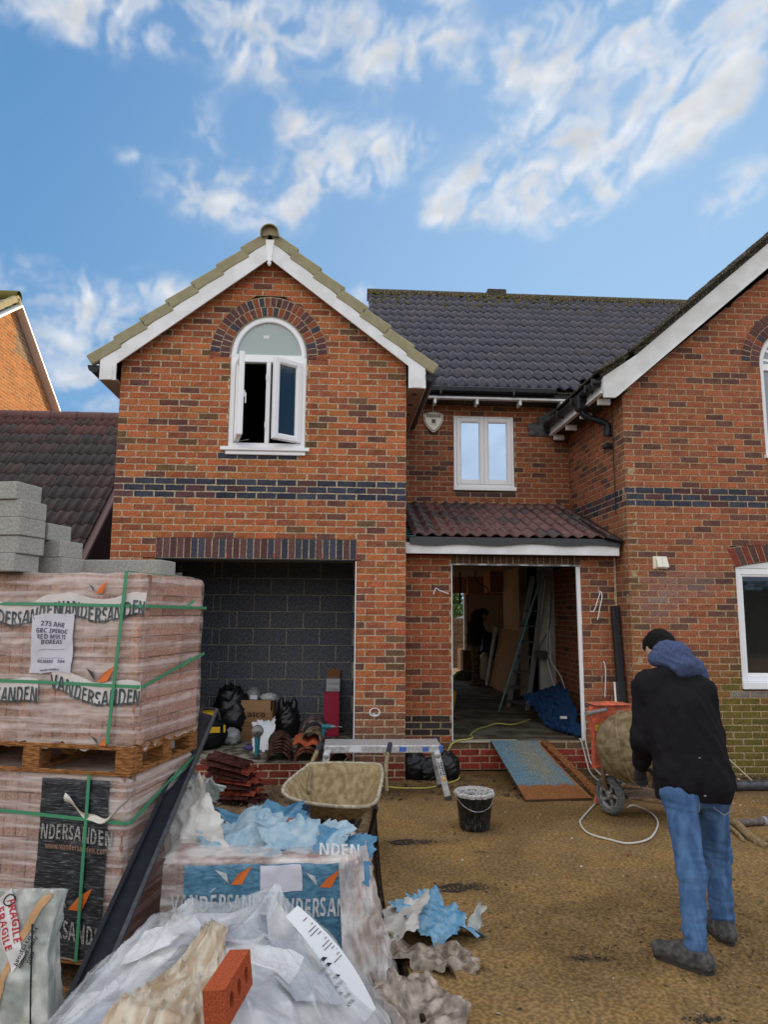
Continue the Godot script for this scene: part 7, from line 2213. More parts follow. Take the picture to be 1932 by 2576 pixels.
func lump(par: Node, called: String, c: Vector3, r: Vector3, m: Material, sd: float, amp := 0.25, fr := 4.0, res := 26) -> MeshInstance3D:
	# a slack bag: an ellipsoid with folds, flattened where it stands
	var b := MB.new()
	b.grid(res, res, func(u: float, v: float) -> Vector3:
		var th := u * TAU
		var ph := (v - 0.5) * PI
		var n := Vector3(cos(ph) * cos(th), sin(ph), -cos(ph) * sin(th))
		var k := 1.0 + amp * (0.5 - absf(N1.get_noise_3d(n.x * fr + sd, n.y * fr * 0.7, n.z * fr)) * 2.0) + amp * 0.4 * N2.get_noise_3d(n.x * 9 + sd, n.y * 9, n.z * 9)
		var p := n * r * k
		p.y = maxf(p.y, -r.y * 0.8)
		return c + p)
	return part(par, called, b, m)

func half_pipe(b: MB, t: Transform3D, r: float, th: float, len: float) -> void:
	b.sm = 1
	b.lathe([Vector2(r, 0.0), Vector2(r * 1.02, len)], 16, t, true, PI + 0.06, TAU - 0.06)
	b.lathe([Vector2(r - th, len), Vector2(r - th, 0.0)], 16, t, true, PI + 0.06, TAU - 0.06)
	b.lathe([Vector2(r - th, 0.0), Vector2(r, 0.0)], 16, t, false, PI + 0.06, TAU - 0.06)

func garage_things() -> void:
	var fl := 0.21
	# cardboard box with odds and ends
	var cb := thing("cardboard_box", "open brown cardboard box against the grey block wall", "box", Vector3(-1.74, fl, -1.33), -0.06)
	var card := mk("card", L(0.30, 0.17, 0.085), 0.9, tex["dust"], Vector3.ONE * 2)
	slab(cb, "front", Vector3(-0.21, 0.0, 0.14), Vector3(0.21, 0.36, 0.146), card)
	slab(cb, "front_flap", Vector3(-0.19, 0.345, 0.147), Vector3(0.185, 0.49, 0.153), mk("card_light", L(0.38, 0.22, 0.115), 0.9), 0.001)
	slab(cb, "side", Vector3(-0.21, 0.0, -0.16), Vector3(-0.204, 0.36, 0.139), card)
	slab(cb, "side", Vector3(0.204, 0.0, -0.16), Vector3(0.21, 0.47, 0.139), card)
	slab(cb, "back", Vector3(-0.21, 0.0, -0.166), Vector3(0.21, 0.50, -0.161), card)
	lettering(cb, "alco", 0.085, func(p: Vector2) -> Vector3: return Vector3(0.01 + p.x, 0.315 + p.y * 0.8, 0.1475), mt.ink)
	lettering(cb, "www.alco.co.uk", 0.03, func(p: Vector2) -> Vector3: return Vector3(0.02 + p.x, 0.22 + p.y, 0.1475), mk("card_ink", L(0.16, 0.09, 0.05), 0.9))
	lettering(cb, "handle with care", 0.026, func(p: Vector2) -> Vector3: return Vector3(0.02 + p.x, 0.18 + p.y, 0.1475), mt["card_ink"])
	tag(lump(self, "clear_tub", Vector3(-1.80, 0.74, -1.36), Vector3(0.10, 0.10, 0.09), mk("tub_grey", L(0.2, 0.2, 0.21), 0.3), 3.0, 0.1), "grey plastic tub poking out of the cardboard box", "tub")
	tag(lump(self, "clear_bag", Vector3(-1.60, 0.72, -1.30), Vector3(0.11, 0.05, 0.08), mk("clear_grey", L(0.5, 0.51, 0.52), 0.3, null, Vector3.ONE, tex["wrinkle"], 1.4), 5.0, 0.3), "crumpled clear bag on top of the cardboard box", "bag")
	slab(find_child("clear_tub", false, false), "label", Vector3(-1.83, 0.70, -1.263), Vector3(-1.74, 0.75, -1.26), mt.paper)
	# bags
	var sk := thing("black_sack", "black plastic sack with two peaks, right of the cardboard box", "bag", Vector3(-1.37, fl, -1.42))
	lump(sk, "body", Vector3(0, 0.19, 0), Vector3(0.15, 0.23, 0.12), mt.black_bag, 11.0, 0.3)
	for s in [-1, 1]:
		var e := MB.new()
		e.tube([Vector3(0.06 * s, 0.3, 0), Vector3(0.085 * s, 0.43, 0.01), Vector3(0.075 * s, 0.50, 0)], [0.06, 0.045, 0.012], 10)
		part(sk, "handle_loop", e, mt.black_bag)
	slab(sk, "print", Vector3(-0.06, 0.2, 0.15), Vector3(0.06, 0.235, 0.153), mk("sack_print", L(0.09, 0.085, 0.085), 0.5))
	tag(lump(self, "black_sack", Vector3(-2.06, 0.50, -1.30), Vector3(0.22, 0.34, 0.18), mt.black_bag, 17.0, 0.35), "large slumped black sack between the tool bag and cardboard box", "bag")
	tag(lump(self, "white_sack", Vector3(-2.0, 0.30, -0.95), Vector3(0.10, 0.10, 0.09), mk("grey_white", L(0.42, 0.42, 0.42), 0.4, null, Vector3.ONE, tex["wrinkle"], 1.6), 19.0, 0.3), "small grey-white plastic bag beside the tool bag", "bag")
	var tb := thing("tool_bag", "black and yellow canvas tool bag behind the black channel", "tool bag", Vector3(-2.26, fl, -0.72), 0.25)
	lump(tb, "body", Vector3(0, 0.17, 0), Vector3(0.24, 0.2, 0.17), mk("canvas", L(0.014, 0.014, 0.016), 0.85, null, Vector3.ONE, tex["rough"], 0.4), 23.0, 0.12)
	slab(tb, "yellow_panel", Vector3(-0.2, 0.20, 0.178), Vector3(0.14, 0.265, 0.186), mk("tool_yellow", L(0.62, 0.36, 0.01), 0.6), 0.003)
	var yt := MB.new()
	yt.bx(Vector3(0.0, 0.40, 0.06), Vector3(0.17, 0.012, 0.10), 0.004, Vector3(0.7, 0, 0))
	part(tb, "yellow_flap", yt, mt["tool_yellow"])
	slab(tb, "yellow_trim", Vector3(0.18, 0.20, 0.12), Vector3(0.2, 0.28, 0.19), mt["tool_yellow"], 0.003)
	var hn := MB.new()
	hn.tube(smoothed([Vector3(-0.12, 0.33, 0.1), Vector3(-0.1, 0.45, 0.08), Vector3(0.1, 0.45, 0.08), Vector3(0.14, 0.33, 0.1)]), 0.014, 8)
	part(tb, "handle", hn, mt.seal)
	# red and white boxes
	var rb := MB.new()
	rb.lohi(Vector3(-0.915, fl, -1.66), Vector3(-0.715, fl + 0.545, -1.49), 0.002)
	tag(part(self, "red_box", rb, mk("crimson", L(0.40, 0.008, 0.045), 0.55)), "tall crimson box standing at the right of the block wall", "box")
	var wb := thing("white_box", "white lighting box with an open brown flap behind the crimson box", "box", Vector3(-0.80, fl, -1.78))
	slab(wb, "carton", Vector3(-0.09, 0.0, -0.08), Vector3(0.088, 0.70, 0.08), mk("grey_card", L(0.56, 0.58, 0.6), 0.7), 0.002)
	slab(wb, "flap", Vector3(-0.085, 0.70, -0.085), Vector3(0.088, 0.815, -0.081), mk("card_flap", L(0.27, 0.13, 0.06), 0.9))
	lettering(wb, "Condor", 0.03, func(p: Vector2) -> Vector3: return Vector3(p.x, 0.64 + p.y, 0.0815), mk("grey_ink", L(0.25, 0.25, 0.26), 0.8))
	lettering(wb, "Condor", 0.03, func(p: Vector2) -> Vector3: return Vector3(p.x, 0.565 + p.y, 0.0815), mt["grey_ink"])
	# grinder
	var gr := thing("angle_grinder", "teal angle grinder stood upright on the garage floor edge", "grinder", Vector3(-1.60, fl, -0.10))
	var g := MB.new()
	g.lathe([Vector2(0.0, 0.0), Vector2(0.034, 0.0), Vector2(0.036, 0.03), Vector2(0.031, 0.05)], 18)
	g.bx(Vector3(0, 0.02, 0), Vector3(0.075, 0.04, 0.06), 0.008)
	part(gr, "battery_base", g, mt.seal)
	g = MB.new()
	g.lathe([Vector2(0.03, 0.045), Vector2(0.026, 0.1), Vector2(0.03, 0.19), Vector2(0.034, 0.23), Vector2(0.025, 0.25)], 18)
	part(gr, "body", g, mk("teal_tool", L(0.015, 0.14, 0.17), 0.45))
	g = MB.new()
	g.lathe([Vector2(0.03, 0.24), Vector2(0.034, 0.265), Vector2(0.03, 0.31), Vector2(0.0, 0.315)], 16)
	part(gr, "gear_head", g, mt.galvanised)
	g = MB.new()
	g.lathe([Vector2(0.0, 0.012), Vector2(0.012, 0.012), Vector2(0.014, 0.004), Vector2(0.06, 0.004), Vector2(0.06, 0.0), Vector2(0.0, 0.0)], 30, Transform3D(Basis(Vector3.RIGHT, PI / 2 - 0.15), Vector3(0.0, 0.30, 0.045)))
	part(gr, "disc", g, mk("disc_grey", L(0.25, 0.23, 0.22), 0.5, null, Vector3.ONE, null, 0.3, 0.6))
	g = MB.new()
	g.lathe([Vector2(0.064, 0.0), Vector2(0.066, -0.03), Vector2(0.0, -0.032)], 24, Transform3D(Basis(Vector3.RIGHT, PI / 2 - 0.15), Vector3(0.0, 0.30, 0.042)), true, 0.0, TAU)
	part(gr, "guard", g, mt.galvanised)
	tag(sheet(self, "paper_sheet", Transform3D(Basis.from_euler(Vector3(0.95, 0.15, 0.35)), Vector3(-1.58, fl + 0.16, -0.62)), 0.27, 0.38, 0.05, 4.0, 61.0, mt.paper, 0.02), "white crumpled sheet of paper behind the grinder", "paper")
	tag(lump(self, "purple_pouch", Vector3(-1.72, fl + 0.025, -0.62), Vector3(0.09, 0.03, 0.05), mk("purple", L(0.08, 0.06, 0.2), 0.5), 29.0, 0.2), "small purple pouch beside the white paper", "pouch")
	# half-round ridge tiles
	var dk := mk("brown_ridge", L(0.095, 0.048, 0.036), 0.8, tex["blotch"], Vector3.ONE * 3, tex["rough"], 0.4)
	var rd := mk("red_ridge", L(0.22, 0.08, 0.05), 0.8, tex["blotch"], Vector3.ONE * 3, tex["rough"], 0.4)
	var out := func(x: float, y: float, z: float, r: float, m: Material, label: String, turn := 0.0) -> void:
		var b := MB.new()
		half_pipe(b, Transform3D(Basis(Vector3.UP, turn) * Basis(Vector3.RIGHT, -PI / 2), Vector3.ZERO), r, 0.018, 0.40)
		var o := part(self, "ridge_tile", b, m)
		o.position = Vector3(x, y, z)
		tag(o, label, "ridge tile", "half-round ridge tiles on the garage floor")
	var nth := ["bottom", "second", "third", "fourth", "top"]
	for k in 5:
		out.call(-1.355 + 0.005 * k, fl + 0.003 + 0.03 * k, 0.10 - 0.03 * k, 0.128, dk, "%s dark ridge tile of the left stack of five" % nth[k], 0.03 * k)
	for k in 2:
		out.call(-1.06, fl + 0.003 + 0.032 * k, 0.12 - 0.02 * k, 0.128, rd, "%s reddish ridge tile under the orange pantile" % ["lower", "upper"][k])
	out.call(-1.02, fl + 0.20, -0.02, 0.115, mk("tan_ridge", L(0.24, 0.185, 0.11), 0.8, tex["blotch"], Vector3.ONE * 3), "tan ridge tile lying on top of the orange pantile", -0.1)
	out.call(-1.0, fl + 0.24, -0.30, 0.14, mk("mauve_ridge", L(0.2, 0.145, 0.14), 0.8, tex["blotch"], Vector3.ONE * 3), "mauve ridge tile behind the tan one")
	for k in 3:
		out.call(-0.71, fl + 0.003 + 0.03 * k, 0.10 - 0.03 * k, 0.12, rd if k < 2 else mt["mauve_ridge"], "%s ridge tile of the right stack behind the platform leg" % ["bottom", "middle", "top"][k])
	var pt := put(self, "pantile", tile_mesh(9, 0.4), mk("orange_tile", L(0.48, 0.11, 0.045), 0.7, tex["grain"], Vector3.ONE * 3))
	pt.transform = Transform3D(Basis(Vector3.BACK, -0.1) * Basis(Vector3.RIGHT, 0.1), Vector3(-1.21, fl + 0.165, 0.06))
	tag(pt, "bright orange pantile across the middle ridge tiles", "roof tile")
	var dr := thing("cordless_drill", "dark teal cordless drill lying on the mauve ridge tile", "drill", Vector3(-0.84, fl + 0.33, -0.16), 0.0)
	var q := MB.new()
	q.tube([Vector3(-0.07, 0, 0), Vector3(0.03, 0, 0)], 0.028, 12)
	q.bar(Vector3(-0.04, -0.01, 0), Vector3(-0.06, -0.11, 0.01), 0.03, 0.035, 0.006)
	part(dr, "body", q, mt["teal_tool"])
	q = MB.new()
	q.tube([Vector3(0.03, 0, 0), Vector3(0.06, 0, 0), Vector3(0.085, 0, 0)], [0.024, 0.02, 0.012], 12)
	q.tube([Vector3(0.085, 0, 0), Vector3(0.15, -0.005, 0)], 0.005, 6)
	part(dr, "chuck", q, mt.galvanised)
	# stack of spare roof tiles outside
	var tm := [mk("spare_tile", L(0.10, 0.036, 0.03), 0.75, tex["blotch"], Vector3.ONE * 4, tex["rough"], 0.3), mk("spare_tile_red", L(0.36, 0.075, 0.04), 0.7, tex["blotch"], Vector3.ONE * 4, tex["rough"], 0.3)]
	var rg := RandomNumberGenerator.new()
	rg.seed = 44
	var hues := [0, 0, 1, 0, 0, 1, 0, 0, 1, 0, 0]
	var places := ["ground", "second", "third", "fourth", "fifth", "sixth", "seventh", "eighth", "ninth", "tenth", "topmost"]
	for k in 11:
		var o := put(self, "roof_tile", tile_mesh(200 + k, 0.40), tm[hues[k]])
		var tilt := 0.02 if k < 5 else 0.10 + 0.03 * (k - 5)
		o.transform = Transform3D(Basis(Vector3.UP, PI / 2 - 0.25 + rg.randf_range(-0.12, 0.12)) * Basis(Vector3.RIGHT, tilt), Vector3(-1.54 + rg.randf_range(-0.05, 0.04) - 0.012 * k, -0.05 + 0.031 * k, 0.72 + rg.randf_range(-0.04, 0.04)))
		tag(o, "%s %s roof tile of the loose stack by the garage step" % [places[k], "red" if hues[k] else "dark brown"], "roof tile", "stacked roof tiles by the garage step")
	var half := part(self, "brick", cored_brick(), mk("pink_brick", L(0.33, 0.16, 0.12), 0.9, tex["blotch"], Vector3.ONE * 5))
	half.transform = Transform3D(Basis(Vector3.UP, 0.12) * Basis(Vector3.RIGHT, PI / 2), Vector3(-0.42, -0.02, 0.32))
	tag(half, "dark dusty brick on the soil at the pier's foot", "brick")
	# bin bags under the platform
	for e in [[Vector3(0.10, 0.12, -0.12), Vector3(0.13, 0.18, 0.12), "left"], [Vector3(0.28, 0.09, -0.08), Vector3(0.13, 0.12, 0.12), "middle"], [Vector3(0.46, 0.11, -0.10), Vector3(0.13, 0.15, 0.13), "right"]]:
		tag(lump(self, "bin_bag", e[0], e[1], mt.black_bag, e[0].x * 40.0, 0.4), "%s one of three black bags against the plinth by the platform" % e[2], "bag", "black bags behind the platform")
	var db := MB.new()
	db.bar(Vector3(-0.56, 0.225, -0.3), Vector3(-0.72, 0.23, -1.0), 0.03, 0.03, 0.002)
	tag(part(self, "timber_batten", db, mk("batten", L(0.2, 0.14, 0.09), 0.9)), "thin timber batten on the garage floor near the right jamb", "batten")
	var mb := MB.new()
	mb.bx(Vector3(-2.66, 1.2, -0.3), Vector3(0.5, 2.0, 0.02), 0.002, Vector3(0, 0.2, 0.12))
	tag(part(self, "leaning_board", mb, mk("panel_grey", L(0.22, 0.22, 0.21), 0.7)), "pale panel leaning inside the garage behind the packs", "panel")

func hall_things() -> void:
	var fl := 0.325
	# step ladder
	var sl := thing("step_ladder", "tall aluminium step ladder standing open in the hall", "ladder")
	var st := mk("ladder_metal", L(0.36, 0.38, 0.4), 0.4, null, Vector3.ONE, null, 0.3, 0.5)
	var F := [[Vector3(1.93, fl, -3.35), Vector3(2.20, 2.35, -2.75)], [Vector3(2.14, fl, -3.0), Vector3(2.34, 2.35, -2.62)]]
	for s in F:
		var b := MB.new()
		b.bar(s[0], s[1], 0.07, 0.025, 0.002)
		part(sl, "stile", b, st)
	for k in 7:
		var t := 0.05 + k * 0.115
		var b := MB.new()
		b.bar((F[0][0] as Vector3).lerp(F[0][1], t), (F[1][0] as Vector3).lerp(F[1][1], t), 0.09, 0.03, 0.003)
		part(sl, "tread", b, mk("tread_dark", L(0.09, 0.09, 0.095), 0.7))
	for s in [[Vector3(2.20, fl, -3.1), Vector3(2.36, 2.3, -2.6)], [Vector3(2.02, fl, -3.55), Vector3(2.22, 2.3, -2.75)]]:
		var b := MB.new()
		b.tube([s[0], s[1]], 0.014, 8)
		part(sl, "back_leg", b, st)
	var po := MB.new()
	po.tube([Vector3(1.69, fl, -2.93), Vector3(2.33, 2.40, -2.68)], 0.016, 10)
	tag(part(self, "teal_pole", po, mk("teal_pole", L(0.11, 0.25, 0.26), 0.5)), "slim teal pole leaning beside the step ladder", "pole")
	# plasterboard leaning on the partition
	for k in 2:
		var b := MB.new()
		var o := Vector3(-0.02 * k, 0, 0)
		b.prism([Vector2(-6.65 + 0.1 * k, 0.0), Vector2(-5.05 + 0.05 * k, 0.0), Vector2(-4.75, 1.15), Vector2(-6.45 + 0.12 * k, 1.17)], 0.012, Transform3D(Basis(Vector3.BACK, Vector3(0.18, 0.98, 0).normalized(), Vector3(-0.98, 0.18, 0).normalized()), Vector3(2.33 + 0.02 * k, fl, 0)))
		tag(part(self, "plasterboard", b, mk("plasterboard", L(0.36, 0.26, 0.18), 0.9, tex["dust"], Vector3.ONE)), ["front sheet of tan plasterboard leaning in the hall", "rear sheet of tan plasterboard leaning in the hall"][k], "board", "plasterboard in the hall")
	var hd := MB.new()
	hd.bar(Vector3(2.30, fl, -6.75), Vector3(2.46, 1.5, -6.55), 0.05, 0.05, 0.002)
	tag(part(self, "white_pipe", hd, mt.upvc), "white pipe upright at the end of the plasterboard", "pipe")
	# tarpaulin
	var tp := MB.new()
	tp.grid(46, 46, func(u: float, v: float) -> Vector3:
		var a := Vector3(1.86, 0.62, -2.2).lerp(Vector3(2.38, 0.80, -2.05), u)
		var c := Vector3(1.98, 0.42, -1.1).lerp(Vector3(2.14, 0.34, -0.55), u)
		var p := a.lerp(c, v)
		p.y += 0.16 * sin(v * PI) * (0.4 + 0.6 * u) * 0.8
		p.y = maxf(p.y - 0.25 * (1 - u) * v, 0.335)
		var n := 0.5 - absf(N1.get_noise_2d(u * 5.0 + v * 2.0, v * 5.0))
		return p + Vector3(0.04 * N2.get_noise_2d(u * 5, v * 7), 0.07 * n, 0.04 * N2.get_noise_2d(u * 7 + 9, v * 5)))
	tag(part(self, "tarpaulin", tp, mt.blue_tarp), "crumpled dark blue tarpaulin heaped inside the doorway's right side", "tarpaulin")
	slab(self, "white_tag", Vector3(2.02, 0.50, -0.99), Vector3(2.10, 0.53, -0.96), mt.paper)
	tag(get_node("white_tag"), "scrap of white paper on the blue tarpaulin", "paper")
	cable("hanging_cable", "2.40 1.5 -2.6  2.38 1.1 -2.5  2.45 0.9 -2.3  2.47 0.6 -2.0  2.44 0.45 -1.7  2.50 0.5 -1.5", 0.009, mt.white_cable, "white cable hanging down the inner brick wall, front strand", "cable")
	cable("hanging_cable", "2.42 1.7 -2.7  2.36 1.2 -2.65  2.40 0.8 -2.5  2.45 0.55 -2.2  2.50 0.4 -1.9", 0.008, mt.white_cable, "white cable hanging beside the pale stud panel", "cable")
	cable("black_wire", "2.50 2.1 -2.8  2.44 1.6 -2.75  2.30 1.35 -2.7  2.25 1.2 -2.7", 0.008, mt.seal, "loose black wire on the pale stud panel", "wire")
	cable("ceiling_wire", "1.9 2.6 -5.6  1.86 2.5 -5.6  1.9 2.35 -5.5  2.05 2.25 -5.4  2.08 2.12 -5.4", 0.012, mt.seal, "curly black wire hanging from the hall ceiling, middle", "wire")
	cable("ceiling_wire", "1.72 2.6 -6.5  1.73 2.4 -6.5  1.72 2.1 -6.5  1.72 1.95 -6.5", 0.02, mt.seal, "straight black wire hanging by the garden opening", "wire")
	var dt := thing("wall_socket", "loose black socket with a silver clip on the stud panel", "socket", Vector3(2.30, 1.18, -2.62))
	slab(dt, "case", Vector3(-0.12, -0.05, -0.05), Vector3(0.05, 0.06, 0.05), mt.seal, 0.01)
	slab(dt, "clip", Vector3(0.051, -0.06, 0.0), Vector3(0.10, 0.03, 0.05), mt.galvanised, 0.005)
	# buckets, bags and boxes further in
	var yb := MB.new()
	yb.lathe([Vector2(0.0, 0.0), Vector2(0.11, 0.0), Vector2(0.15, 0.28), Vector2(0.14, 0.28), Vector2(0.1, 0.02)], 24, Transform3D(Basis(), Vector3(0.93, fl, -3.1)))
	tag(part(self, "yellow_bucket", yb, mk("yellow_plastic", L(0.62, 0.34, 0.02), 0.5)), "yellow plastic bucket at the hall doorway's left edge", "bucket")
	var bs := thing("plaster_sack", "white and green paper sack between the worker and the plasterboard", "sack", Vector3(2.42, fl, -7.5))
	lump(bs, "body", Vector3(0, 0.28, 0), Vector3(0.16, 0.32, 0.14), mk("sack_white", L(0.4, 0.4, 0.38), 0.7), 31.0, 0.1)
	slab(bs, "green_edge", Vector3(-0.17, 0.03, 0.02), Vector3(-0.14, 0.5, 0.1), mk("sack_green", L(0.02, 0.2, 0.13), 0.6), 0.01)
	var bx := MB.new()
	bx.lohi(Vector3(2.05, fl, -8.4), Vector3(2.5, fl + 0.62, -8.1))
	tag(part(self, "brown_crate", bx, mk("crate", L(0.12, 0.07, 0.05), 0.8)), "dark brown crate beside the garden opening", "crate")
	var bb := MB.new()
	bb.lohi(Vector3(2.5, fl + 0.4, -8.5), Vector3(3.0, fl + 0.95, -8.2), 0.02)
	tag(part(self, "blue_crate", bb, mk("blue_crate", L(0.015, 0.04, 0.14), 0.5)), "dark blue crate against the back wall behind the worker", "crate")
	tag(lump(self, "rubble_sack", Vector3(2.1, fl + 0.09, -7.8), Vector3(0.28, 0.12, 0.16), mk("camo", L(0.1, 0.11, 0.07), 0.8, tex["blotch"], Vector3.ONE * 4), 37.0, 0.25), "olive sack lying on the floor by the worker's feet", "sack")
	tag(sheet(self, "dust_sheet", Transform3D(Basis(), Vector3(1.85, fl + 0.03, -8.2)), 0.8, 0.6, 0.12, 4.0, 71.0, mk("sheet_grey", L(0.45, 0.45, 0.46), 0.8)), "pale dust sheet on the floor at the garden opening", "sheet")

# a surface round tapered bones [a, b, ra, rb], smoothly joined, as surface nets
func flesh(bones: Array, K: float, cell: float, amp := 0.0, fr := 8.0, cut = null, tint = null, extra = null) -> ArrayMesh:
	var lo := Vector3.INF
	var hi := -Vector3.INF
	for b in bones:
		var m: float = maxf(b[2], b[3]) + 0.05
		for p in [b[0], b[1]]:
			lo = lo.min(p - Vector3.ONE * m)
			hi = hi.max(p + Vector3.ONE * m)
	var nx := int((hi.x - lo.x) / cell) + 3
	var ny := int((hi.y - lo.y) / cell) + 3
	var nz := int((hi.z - lo.z) / cell) + 3
	var F := PackedFloat32Array()
	F.resize(nx * ny * nz)
	var hit := PackedInt32Array()
	for b in bones:
		var A: Vector3 = b[0]
		var B: Vector3 = b[1]
		var ra: float = b[2]
		var rb: float = b[3]
		var m := maxf(ra, rb) + 0.045
		var l := A.min(B) - Vector3.ONE * m
		var h := A.max(B) + Vector3.ONE * m
		var ab := B - A
		var q := maxf(ab.length_squared(), 1e-8)
		for z in range(maxi(0, int((l.z - lo.z) / cell)), mini(nz, int((h.z - lo.z) / cell) + 1)):
			for y in range(maxi(0, int((l.y - lo.y) / cell)), mini(ny, int((h.y - lo.y) / cell) + 1)):
				var row := (z * ny + y) * nx
				for x in range(maxi(0, int((l.x - lo.x) / cell)), mini(nx, int((h.x - lo.x) / cell) + 1)):
					var p := lo + Vector3(x, y, z) * cell
					var t := clampf((p - A).dot(ab) / q, 0.0, 1.0)
					var d := p.distance_to(A + ab * t) - lerpf(ra, rb, t)
					if d < 0.045:
						if F[row + x] == 0.0:
							hit.append(row + x)
						F[row + x] += exp(-K * maxf(d, -0.3))
	for i in hit:
		var d := -log(F[i]) / K
		var p := lo + Vector3(i % nx, (i / nx) % ny, i / (nx * ny)) * cell
		if amp > 0.0:
			d += amp * N1.get_noise_3d(p.x * fr, p.y * fr * 0.6, p.z * fr) + amp * 0.5 * (absf(N2.get_noise_3d(p.x * fr * 1.5 + 7, p.y * fr * 1.8, p.z * fr * 1.5)) - 0.2)
		if extra:
			d += extra.call(p)
		if cut:
			d = maxf(d, cut.call(p))
		F[i] = 1.0 - d
	# untouched cells hold 0, that is a distance of 1: outside
	var at := {}
	var st := SurfaceTool.new()
	st.begin(Mesh.PRIMITIVE_TRIANGLES)
	st.set_smooth_group(1)
	var cand := {}
	for i in hit:
		if F[i] > 1.0 - cell * 2.0 and F[i] < 1.0 + cell * 2.0:
			for o in [0, -1, -nx, -1 - nx, -nx * ny, -1 - nx * ny, -nx - nx * ny, -1 - nx - nx * ny]:
				cand[i + o] = true
	var off := [0, 1, nx, nx + 1, nx * ny, nx * ny + 1, nx * ny + nx, nx * ny + nx + 1]
	var edges := [[0, 1], [2, 3], [4, 5], [6, 7], [0, 2], [1, 3], [4, 6], [5, 7], [0, 4], [1, 5], [2, 6], [3, 7]]
	var n := 0
	var total := F.size()
	for c in cand:
		if c < 0 or c + off[7] >= total:
			continue
		var v := []
		var ins := 0
		for k in 8:
			var f := F[c + off[k]] - 1.0
			v.append(f)
			if f > 0: ins += 1
		if ins == 0 or ins == 8:
			continue
		var s := Vector3.ZERO
		var w := 0
		for e in edges:
			var a: float = v[e[0]]
			var b: float = v[e[1]]
			if (a > 0) != (b > 0):
				var t := a / (a - b)
				var p0 := Vector3(e[0] & 1, (e[0] >> 1) & 1, e[0] >> 2)
				var p1 := Vector3(e[1] & 1, (e[1] >> 1) & 1, e[1] >> 2)
				s += p0.lerp(p1, t)
				w += 1
		var p := lo + (Vector3(c % nx, (c / nx) % ny, c / (nx * ny)) + s / w) * cell
		st.set_color(tint.call(p) if tint else Color.WHITE)
		st.add_vertex(p)
		at[c] = n
		n += 1
	for c in at:
		# the three edges that start at this cell's first corner
		for ax in 3:
			var d: int = [1, nx, nx * ny][ax]
			var u: int = [nx, nx * ny, 1][ax]
			var w: int = [nx * ny, 1, nx][ax]
			if c + d >= total: continue
			var a := F[c] > 1.0
			var b := F[c + d] > 1.0
			if a == b or not (at.has(c - u) and at.has(c - w) and at.has(c - u - w)):
				continue
			var q := [at[c], at[c - u], at[c - u - w], at[c - w]]
			if not a: q.reverse()
			for k in [0, 2, 1, 0, 3, 2]:
				st.add_index(q[k])
	st.generate_normals()
	return st.commit()

func hand_bones(w: Vector3, d: Vector3, side: Vector3, palm: Vector3, curl: float) -> Array:
	# wrist, direction of the fingers, towards the thumb, out of the palm
	var o := [[w, w + d * 0.085, 0.024, 0.032], [w + side * 0.018 + d * 0.03, w + side * 0.022 + d * 0.085, 0.02, 0.018], [w - side * 0.02 + d * 0.03, w - side * 0.025 + d * 0.08, 0.018, 0.017]]
	for k in 4:
		var b := w + d * 0.085 + side * (0.030 - k * 0.020)
		var l: float = [0.070, 0.078, 0.072, 0.056][k]
		var dir := d
		for s in 3:
			dir = (dir + palm * curl).normalized()
			var e: Vector3 = b + dir * (l * ([0.45, 0.3, 0.25][s] as float))
			o.append([b, e, 0.0098 - s * 0.0008, 0.0092 - s * 0.0009])
			b = e
	var t := w + d * 0.03 + side * 0.028
	var t1 := t + (d * 0.55 + side * 0.75 + palm * 0.3).normalized() * 0.042
	var t2 := t1 + (d * 0.85 + side * 0.25 + palm * 0.5).normalized() * 0.032
	o.append([t, t1, 0.013, 0.011])
	o.append([t1, t2, 0.011, 0.009])
	return o

